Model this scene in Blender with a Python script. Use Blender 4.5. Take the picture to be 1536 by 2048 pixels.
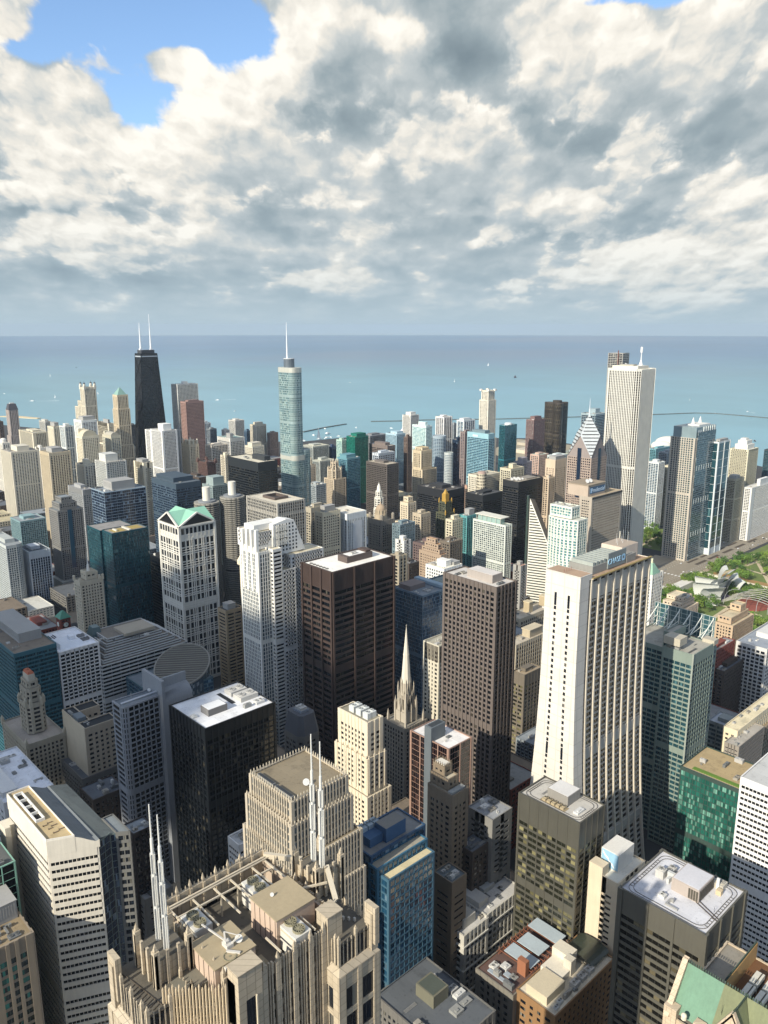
import bpy, math, random
from mathutils import Vector
R_ = math.radians
scene = bpy.context.scene
for o in list(bpy.data.objects): bpy.data.objects.remove(o)
C = scene.collection
random.seed(7)

# ---------------------------------------------------------------- camera (observation deck, 412 m up; +y is grid north)
VIEW_AZ = 43.3
cam_d = bpy.data.cameras.new("camera"); cam = bpy.data.objects.new("camera", cam_d); C.objects.link(cam)
cam.location = (0, 0, 412)
cam.rotation_euler = (R_(90 - 13.1), 0, R_(-VIEW_AZ))
cam_d.sensor_fit = 'VERTICAL'; cam_d.sensor_height = 36.0; cam_d.lens = 1600 / 2048 * 36
cam_d.clip_start = 1.0; cam_d.clip_end = 120000
scene.camera = cam
scene.view_settings.view_transform = 'Standard'; scene.view_settings.look = 'None'
scene.view_settings.gamma = 1.0; scene.view_settings.exposure = 0.5
scene.cycles.max_bounces = 6; scene.cycles.diffuse_bounces = 3; scene.cycles.glossy_bounces = 3
scene.cycles.volume_bounces = 0; scene.cycles.use_denoising = True
scene.cycles.sample_clamp_indirect = 6.0
scene.render.film_transparent = False

# ---------------------------------------------------------------- sun
SUN_AZ, SUN_EL = 264.5, 29.0
sun_d = bpy.data.lights.new("sun", 'SUN'); sun_d.energy = 4.4; sun_d.angle = R_(0.53); sun_d.color = (1.0, 0.93, 0.79)
sun = bpy.data.objects.new("sun", sun_d); C.objects.link(sun)
sdir = Vector((math.sin(R_(SUN_AZ)) * math.cos(R_(SUN_EL)), math.cos(R_(SUN_AZ)) * math.cos(R_(SUN_EL)), math.sin(R_(SUN_EL))))
sun.rotation_euler = (-sdir).to_track_quat('-Z', 'Y').to_euler()
sun.location = (-300, -100, 900)

# ---------------------------------------------------------------- world: clear sky with a deck of cumulus in it
COVER = [(-15.65, 17.47, 8.97, 2.12, -0.62), (-10.01, 17.32, 2.52, 1.8, -0.34), (-15.5, 13.24, 2.32, 2.31, -0.36), (-17.5, 14.59, 2.1, 0.8, -0.14), (-22.37, 15.82, 1.97, 1.0, -0.15), (17.37, 19.3, 3.97, 1.08, -0.4), (12.96, 19.06, 1.81, 0.37, -0.2), (-13.49, 15.94, 1.92, 1.11, 0.62), (-23.02, 17.35, 1.65, 1.21, 0.6), (-20.6, 13.94, 4.42, 1.57, 0.16), (-20.3, 10.84, 5.12, 2.21, 0.22), (1.05, 14.15, 13.47, 5.12, 0.24), (17.08, 11.89, 9.12, 5.88, 0.22), (-4.77, 17.65, 2.9, 2.56, 0.22), (10.58, 17.68, 3.69, 1.78, 0.16), (-20.15, 5.63, 5.25, 1.35, 0.16), (20.02, 5.03, 6.33, 1.8, 0.25), (-4.39, 3.39, 4.12, 0.98, 0.1), (-15.79, 1.68, 23.78, 2.23, 0.02), (7.98, 1.73, 18.71, 1.97, -0.03)]
TONE = [(0.73, 13.0, 11.37, 1.57, -0.2), (4.28, 16.32, 6.07, 2.12, -0.17), (13.57, 11.66, 3.7, 1.42, -0.22), (-4.32, 7.4, 9.45, 1.09, -0.16), (21.94, 9.89, 3.09, 1.25, -0.24), (11.15, 5.95, 3.55, 0.87, -0.22), (-21.59, 2.7, 13.45, 1.1, -0.24), (-22.61, 7.58, 5.36, 0.75, -0.22), (-17.24, 12.16, 1.83, 1.11, -0.12), (-22.09, 7.03, 4.48, 0.87, -0.14), (-2.21, 16.35, 2.92, 1.07, -0.1), (22.02, 2.54, 5.13, 0.43, -0.3), (15.87, 7.3, 3.68, 0.9, -0.1), (20.37, 14.62, 4.18, 2.57, 0.1), (-21.4, 8.22, 3.58, 1.15, 0.05), (-8.88, 10.23, 5.28, 1.18, 0.08)]
HEADS = [(1.03, 18.49, 8.28, 1.28, 0.22), (-4.85, 14.1, 10.8, 1.26, 0.26), (-0.27, 10.05, 7.32, 0.9, 0.14), (13.28, 13.78, 4.86, 1.64, 0.16), (-22.42, 9.58, 3.51, 1.67, 0.2), (-11.58, 14.15, 5.44, 1.91, 0.75), (-6.72, 16.53, 1.93, 1.06, 0.7), (-20.91, 13.65, 3.51, 1.45, 0.65), (-19.74, 10.6, 4.23, 1.81, 0.6), (-4.1, 18.71, 3.53, 1.52, 0.35), (11.22, 17.39, 3.37, 2.04, 0.6), (20.55, 15.63, 3.88, 2.27, 0.45), (4.54, 11.51, 1.97, 0.94, 0.55), (1.23, 11.24, 1.5, 1.18, 0.5), (-10.58, 8.53, 6.28, 1.03, 0.38), (-19.57, 5.41, 4.34, 1.26, 0.85), (11.42, 7.19, 2.42, 0.86, 0.6), (7.34, 6.04, 1.33, 0.63, 0.6), (-4.39, 3.39, 3.6, 0.78, 0.6), (2.13, 3.3, 0.96, 0.33, 0.4), (19.0, 4.61, 5.59, 1.89, 0.95), (23.0, 7.7, 1.97, 1.43, 0.75), (17.16, 10.76, 2.69, 1.28, 0.5), (-0.95, 6.63, 3.73, 0.63, 0.3), (-17.26, 3.5, 2.86, 0.44, 0.4), (9.29, 3.03, 2.99, 0.65, 0.4), (-13.49, 15.94, 1.86, 1.11, 0.7), (-23.02, 17.35, 1.65, 1.09, 0.7), (13.91, 8.45, 1.57, 0.48, 0.4), (-12.39, 4.6, 1.31, 0.38, 0.35)]
class N:
    """tiny expression wrapper round shader math nodes"""
    tree = None
    def __init__(s, sock): s.s = sock
    @staticmethod
    def m(op, *a, clamp=False):
        n = N.tree.nodes.new('ShaderNodeMath'); n.operation = op; n.use_clamp = clamp
        for i, x in enumerate(a):
            if isinstance(x, N): N.tree.links.new(x.s, n.inputs[i])
            else: n.inputs[i].default_value = x
        return N(n.outputs[0])
    def __add__(s, o): return N.m('ADD', s, o)
    __radd__ = __add__
    def __sub__(s, o): return N.m('SUBTRACT', s, o)
    def __rsub__(s, o): return N.m('SUBTRACT', o, s)
    def __mul__(s, o): return N.m('MULTIPLY', s, o)
    __rmul__ = __mul__
    def __truediv__(s, o): return N.m('DIVIDE', s, o)
    def clamp(s): return N.m('ADD', s, 0.0, clamp=True)
def smooth(x, a, b):
    n = N.tree.nodes.new('ShaderNodeMapRange'); n.interpolation_type = 'SMOOTHSTEP'
    N.tree.links.new(x.s, n.inputs[0]); n.inputs[1].default_value = a; n.inputs[2].default_value = b
    return N(n.outputs[0])
def vec(*a):
    n = N.tree.nodes.new('ShaderNodeCombineXYZ')
    for i, x in enumerate(a):
        if isinstance(x, N): N.tree.links.new(x.s, n.inputs[i])
        else: n.inputs[i].default_value = x
    return n.outputs[0]
def noise(v, scale, detail, rough, dist=0.0, lac=2.0, dim=3):
    n = N.tree.nodes.new('ShaderNodeTexNoise'); n.noise_dimensions = '2D' if dim == 2 else '3D'; n.inputs['Scale'].default_value = scale
    n.inputs['Detail'].default_value = detail; n.inputs['Roughness'].default_value = rough
    n.inputs['Distortion'].default_value = dist; n.inputs['Lacunarity'].default_value = lac
    N.tree.links.new(v, n.inputs['Vector']); return N(n.outputs[0])
def ramp(x, stops):
    n = N.tree.nodes.new('ShaderNodeValToRGB'); N.tree.links.new(x.s, n.inputs[0]); cr = n.color_ramp
    while len(cr.elements) < len(stops): cr.elements.new(0.5)
    for e, (p, c) in zip(cr.elements, stops): e.position = p; e.color = (*c, 1)
    return n.outputs[0]
def mixc(f, a, b, mode='MIX'):
    n = N.tree.nodes.new('ShaderNodeMix'); n.data_type = 'RGBA'; n.blend_type = mode
    for i, x in ((0, f), (6, a), (7, b)):
        if isinstance(x, N): N.tree.links.new(x.s, n.inputs[i])
        elif isinstance(x, bpy.types.NodeSocket): N.tree.links.new(x, n.inputs[i])
        elif i == 0: n.inputs[0].default_value = x
        else: n.inputs[i].default_value = (*x, 1)
    return n.outputs[2]

world = bpy.data.worlds.new("World"); scene.world = world; world.use_nodes = True
wt = world.node_tree; wt.nodes.clear(); N.tree = wt
tc = wt.nodes.new('ShaderNodeTexCoord'); sep = wt.nodes.new('ShaderNodeSeparateXYZ'); wt.links.new(tc.outputs['Generated'], sep.inputs[0])
X, Y, Z = N(sep.outputs[0]), N(sep.outputs[1]), N(sep.outputs[2])
az = N.m('ARCTAN2', X, Y) * 57.29578 - VIEW_AZ          # degrees from the view bearing
az = N.m('WRAP', az, 180.0, -180.0)
el = N.m('MAXIMUM', N.m('ARCSINE', Z) * 57.29578, 0.0)
warp = noise(vec(az * 0.12, el * 0.22, 3.1), 1.0, 3, 0.5) - 0.5
def bumps(lst, wob=2.2):
    tot = None
    for a0, e0, sa, se, amp in lst:
        t = N.m('POWER', (az + warp * wob - a0) / sa, 2.0) + N.m('POWER', (el + warp * wob - e0) / se, 2.0)
        g = N.m('EXPONENT', t * -1.0) * amp
        tot = g if tot is None else tot + g
    return tot
cu, cv = (az / (el * 0.30 + 9.0)) * 3.6, N.m('LOGARITHM', el + 5.0, 2.718) * 5.2
def vor(v, scale, detail, rough):
    n = N.tree.nodes.new('ShaderNodeTexVoronoi'); n.feature = 'F1'; n.voronoi_dimensions = '2D'; n.normalize = True
    n.inputs['Scale'].default_value = scale; n.inputs['Detail'].default_value = detail; n.inputs['Roughness'].default_value = rough
    N.tree.links.new(v, n.inputs['Vector']); return N(n.outputs['Distance'])
wx = noise(vec(cu, cv, 0.0), 2.6, 3, 0.55, dim=2) - 0.5
wy = noise(vec(cu + 9.3, cv, 0.0), 2.6, 3, 0.55, dim=2) - 0.5
def dens(du, dv, det=1):
    p = vec(cu + du + wx * 0.30, cv * 1.25 + dv + wy * 0.30, 0.0)
    f = noise(p, 0.62, 8 if det else 2, 0.55, dim=2)
    if not det: return f
    return f * 0.70 + (0.55 - vor(p, 1.7, 3, 0.55)) * 0.40 + 0.13
big = noise(vec(cu, cv, 0.0), 0.4, 2, 0.5, dim=2)
n_a = dens(0, 0); n_b = dens(-0.09, 0.18); n_d = dens(0, 0, 0); n_c = dens(-0.25, 0.55, 0)
away = smooth(N.m('ABSOLUTE', az), 34.0, 75.0)
high = smooth(el, 24.0, 45.0)
away = smooth(N.m('ABSOLUTE', az), 34.0, 75.0)
high = smooth(el, 24.0, 45.0)
cover = bumps(COVER) - N.m('MAXIMUM', away, high) * 0.21
D = n_a * 0.95 + big * 0.35 + cover + smooth(el, 9.0, 3.0) * 0.25
alpha = smooth(D, 0.47, 0.63)
def bodies(lst, wob=3.0):
    """cumulus heads: firm on top, trailing off below"""
    tot = None
    for a0, e0, sa, se, amp in lst:
        dy = (el + warp * wob * 0.6 - e0) / se
        dy = N.m('MAXIMUM', dy, 0.0) + N.m('MINIMUM', dy, 0.0) * 0.62
        t = N.m('POWER', (az + warp * wob - a0) / sa, 2.0) + dy * dy
        g = N.m('EXPONENT', t * -1.0) * amp
        tot = g if tot is None else tot + g
    return tot
gray = bumps(TONE)
heads = bodies(HEADS) + away * 0.3
f_n = (n_a - 0.5) * 1.3 + (n_d - 0.5) * 0.3
head_a = smooth(heads + f_n, 0.26, 0.48)
wisp = smooth(heads * 0.7 + f_n * 0.9 + (big - 0.5) * 0.5 + 0.1, 0.05, 0.60)
base_v = 0.48 + (n_d - 0.5) * 0.75 + (n_a - n_b) * 0.28 + gray + wisp * 0.22
head_v = 0.80 + (n_a - n_b) * 1.15 + (n_d - n_c) * 0.8 + gray * 0.5 + (heads - 0.5) * 0.16
lit = base_v * (1.0 - head_a) + head_v * head_a
cloud_col = ramp(lit.clamp(), [(0.0, (0.17, 0.225, 0.26)), (0.3, (0.31, 0.375, 0.405)), (0.58, (0.53, 0.57, 0.575)), (0.8, (0.82, 0.785, 0.71)), (1.0, (1.0, 0.96, 0.87))])
haze_f = N.m('EXPONENT', el * -0.36)
lowblue = N.m('EXPONENT', el * -0.16)
cloud_col = mixc((lowblue * 0.50 * (1.0 - head_a * 0.7)).clamp(), cloud_col, (0.33, 0.45, 0.55))
sky = wt.nodes.new('ShaderNodeTexSky'); sky.sky_type = 'NISHITA'; sky.sun_disc = False
sky.sun_elevation = R_(SUN_EL); sky.sun_rotation = R_(SUN_AZ); sky.altitude = 400; sky.air_density = 1.0; sky.dust_density = 0.35; sky.ozone_density = 3.0
bg_sky = wt.nodes.new('ShaderNodeBackground'); bg_sky.inputs[1].default_value = 0.15
wt.links.new(sky.outputs[0], bg_sky.inputs[0])
bg_cl = wt.nodes.new('ShaderNodeBackground'); wt.links.new(cloud_col, bg_cl.inputs[0]); bg_cl.inputs[1].default_value = 0.77
bg_hz = wt.nodes.new('ShaderNodeBackground'); bg_hz.inputs[0].default_value = (0.375, 0.475, 0.535, 1); bg_hz.inputs[1].default_value = 0.90
mx1 = wt.nodes.new('ShaderNodeMixShader'); mx2 = wt.nodes.new('ShaderNodeMixShader'); wo = wt.nodes.new('ShaderNodeOutputWorld')
wt.links.new(alpha.s, mx1.inputs[0]); wt.links.new(bg_sky.outputs[0], mx1.inputs[1]); wt.links.new(bg_cl.outputs[0], mx1.inputs[2])
wt.links.new(haze_f.clamp().s, mx2.inputs[0]); wt.links.new(mx1.outputs[0], mx2.inputs[1]); wt.links.new(bg_hz.outputs[0], mx2.inputs[2])
wt.links.new(mx2.outputs[0], wo.inputs[0])

# ---------------------------------------------------------------- materials
def lin(h):
    h = h.lstrip('#'); r = []
    for i in (0, 2, 4):
        c = int(h[i:i + 2], 16) / 255; r.append(c / 12.92 if c <= .04045 else ((c + .055) / 1.055) ** 2.4)
    return tuple(r)
def mute(c):
    r, g, b = c
    if r > g > b and r > .08 and (r - b) / r < .72:
        l = .3 * r + .55 * g + .15 * b; return tuple(l + (v - l) * .70 for v in c)
    return c
def scale(c, k): return tuple(min(1, v * k) for v in c)
MATS = {}
def newmat(name):
    m = bpy.data.materials.new(name); m.use_nodes = True; m.node_tree.nodes.clear(); N.tree = m.node_tree
    b = m.node_tree.nodes.new('ShaderNodeBsdfPrincipled'); o = m.node_tree.nodes.new('ShaderNodeOutputMaterial')
    m.node_tree.links.new(b.outputs[0], o.inputs[0]); return m, b
def L(a, b): N.tree.links.new(a.s if isinstance(a, N) else a, b)
def objpos():
    t = N.tree.nodes.new('ShaderNodeTexCoord'); return t.outputs['Object']
def mapped(v, s):
    n = N.tree.nodes.new('ShaderNodeMapping'); n.inputs['Scale'].default_value = s; L(v, n.inputs[0]); return n.outputs[0]
def wall(hexc, rough=.8, metal=0., var=.22, panels=None):
    k = ('wall', hexc, rough, metal, var, panels)
    if k in MATS: return MATS[k]
    m, b = newmat('masonry' if metal < .2 else 'metal_cladding'); c = mute(lin(hexc)); p = objpos()
    n1 = noise(p, .07, 4, .6); n2 = noise(mapped(p, (.9, .9, .06)), 1.0, 4, .65); n3 = noise(p, 1.4, 3, .6)
    f = (n1 * .45 + n2 * .40 + n3 * .15 - .5) * (3.2 * var) + 1.0
    col = mixc(1.0, c, vec(f, f, f), 'MULTIPLY')
    if panels:
        s = N.tree.nodes.new('ShaderNodeSeparateXYZ'); L(p, s.inputs[0]); x, y, z = (N(q) for q in s.outputs)
        u = x + y
        def joint(q, w): return N.m('LESS_THAN', N.m('FRACT', q / w), .07)
        j = N.m('MAXIMUM', joint(z, panels), joint(u, panels * 1.2))
        cell = N.tree.nodes.new('ShaderNodeTexWhiteNoise'); cell.noise_dimensions = '2D'
        L(vec(N.m('FLOOR', u / (panels * 1.2)), N.m('FLOOR', z / panels), 0.0), cell.inputs[0])
        g = N(cell.outputs[0]) * (.16 if panels < 4 else .06) + (.92 if panels < 4 else .965) - j * (.40 if panels < 4 else .16)
        col = mixc(1.0, col, vec(g, g, g), 'MULTIPLY')
    L(col, b.inputs['Base Color']); b.inputs['Roughness'].default_value = rough; b.inputs['Metallic'].default_value = metal
    MATS[k] = m; return m
def roofmat(hexc, stain=.5):
    k = ('roof', hexc, stain)
    if k in MATS: return MATS[k]
    m, b = newmat('roof_membrane'); c = lin(hexc); p = objpos()
    n1 = noise(p, .11, 6, .66); n2 = noise(p, .55, 5, .7); n3 = noise(p, 3.0, 3, .6)
    s = N.tree.nodes.new('ShaderNodeSeparateXYZ'); L(p, s.inputs[0])
    seam = N.m('LESS_THAN', N.m('FRACT', N(s.outputs[0]) / 3.1), .04) * .10
    pc = N.tree.nodes.new('ShaderNodeTexWhiteNoise'); pc.noise_dimensions = '2D'; L(vec(N.m('FLOOR', N(s.outputs[0]) / 6.2), N.m('FLOOR', N(s.outputs[1]) / 9.0), 0.0), pc.inputs[0])
    f = .93 + N(pc.outputs[0]) * .14 - smooth(n1, .52, .70) * stain * .55 - smooth(n2, .56, .70) * stain * .6 - (n3 - .5) * .25 - seam
    L(mixc(1.0, c, vec(f, f, f), 'MULTIPLY'), b.inputs['Base Color']); b.inputs['Roughness'].default_value = .85
    MATS[k] = m; return m
def glass(key):
    k = ('glass', key)
    if k in MATS: return MATS[k]
    base, blind, prob, nsub, frame, ior, rough, tilt = GLASS[key]
    m, b = newmat('window_glass'); t = N.tree.nodes.new('ShaderNodeTexCoord'); uv = t.outputs['UV']
    s = N.tree.nodes.new('ShaderNodeSeparateXYZ'); L(uv, s.inputs[0]); u, v = N(s.outputs[0]), N(s.outputs[1])
    oi = N.tree.nodes.new('ShaderNodeObjectInfo'); rid = N(oi.outputs['Random']) * 91.7
    wn = N.tree.nodes.new('ShaderNodeTexWhiteNoise'); wn.noise_dimensions = '3D'
    L(vec(N.m('FLOOR', u * float(nsub)), N.m('FLOOR', v), rid), wn.inputs[0]); r1 = N(wn.outputs[0]); rc = wn.outputs[1]
    sc = N.tree.nodes.new('ShaderNodeSeparateColor'); L(rc, sc.inputs[0]); r2 = N(sc.outputs[0]); r3 = N(sc.outputs[1]); r4 = N(sc.outputs[2])
    fu = N.m('ABSOLUTE', N.m('FRACT', u * float(nsub)) - .5); fv = N.m('FRACT', v)
    isframe = N.m('GREATER_THAN', fu, .455)
    drawn = N.m('LESS_THAN', r1, prob) * N.m('GREATER_THAN', fv, r2 * .9 - .25)
    g = r3 * .7 + .65
    col = mixc(1.0, lin(base), vec(g, g, g), 'MULTIPLY')
    bl = r4 * .7 + .5
    col = mixc(drawn, col, mixc(1.0, lin(blind), vec(bl, bl, bl), 'MULTIPLY'))
    col = mixc(isframe, col, lin(frame))
    L(col, b.inputs['Base Color']); b.inputs['IOR'].default_value = ior
    L(isframe * .35 + drawn * .12 + rough, b.inputs['Roughness'])
    geo = N.tree.nodes.new('ShaderNodeNewGeometry')
    va = N.tree.nodes.new('ShaderNodeVectorMath'); va.operation = 'ADD'; L(geo.outputs['Normal'], va.inputs[0])
    wob = noise(objpos(), .25, 2, .5) - .5
    L(vec((r2 - .5) * tilt + wob * tilt * .8, (r3 - .5) * tilt + wob * tilt * .8, (r4 - .5) * tilt), va.inputs[1])
    vn = N.tree.nodes.new('ShaderNodeVectorMath'); vn.operation = 'NORMALIZE'; L(va.outputs[0], vn.inputs[0]); L(vn.outputs[0], b.inputs['Normal'])
    MATS[k] = m; return m
# base, blind colour, share of blinds drawn, panes per bay, frame colour, ior, roughness, pane tilt
GLASS = {
 'dark': ('#141a22', '#77746a', .14, 2, '#2a2c2e', 1.60, .08, .03), 'black': ('#0c1014', '#4a463c', .10, 2, '#101214', 1.55, .08, .02),
 'navy': ('#13243a', '#5e7080', .10, 3, '#223242', 1.9, .06, .025), 'blue': ('#1c3e54', '#6a8494', .12, 2, '#2a4c60', 1.95, .06, .025),
 'teal': ('#1c3d45', '#46686c', .10, 3, '#244c52', 1.95, .05, .03), 'green': ('#265e52', '#6a9a8a', .28, 2, '#123a30', 1.7, .07, .03),
 'deepgreen': ('#0a5248', '#2c7f6c', .15, 3, '#06463c', 1.7, .06, .03), 'olive': ('#22231a', '#807a58', .36, 2, '#3a3a30', 1.5, .15, .02),
 'brown': ('#120e0c', '#4a3a30', .12, 2, '#241c18', 1.55, .1, .03), 'resid': ('#26363c', '#8f9690', .25, 2, '#8c9090', 1.6, .08, .04),
 'cyan': ('#3f737a', '#a9bdb8', .35, 2, '#9ab4b4', 1.8, .06, .03), 'silver': ('#5a7478', '#94a8a2', .30, 3, '#8aa0a0', 2.1, .05, .03),
 'tealwin': ('#1c2a26', '#3f7f70', .30, 2, '#4a4c44', 1.6, .08, .04), 'rose': ('#141014', '#3c2c28', .12, 4, '#5a4038', 1.55, .06, .02),
 'steelgrey': ('#38464e', '#8a9498', .22, 3, '#566068', 1.8, .06, .03), 'bronze': ('#14130f', '#6a624c', .20, 4, '#2c2a22', 1.55, .1, .02),
 'blackmull': ('#06090c', '#15181a', .1, 1, '#9cc4b4', 1.6, .05, .02),
}
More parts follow.
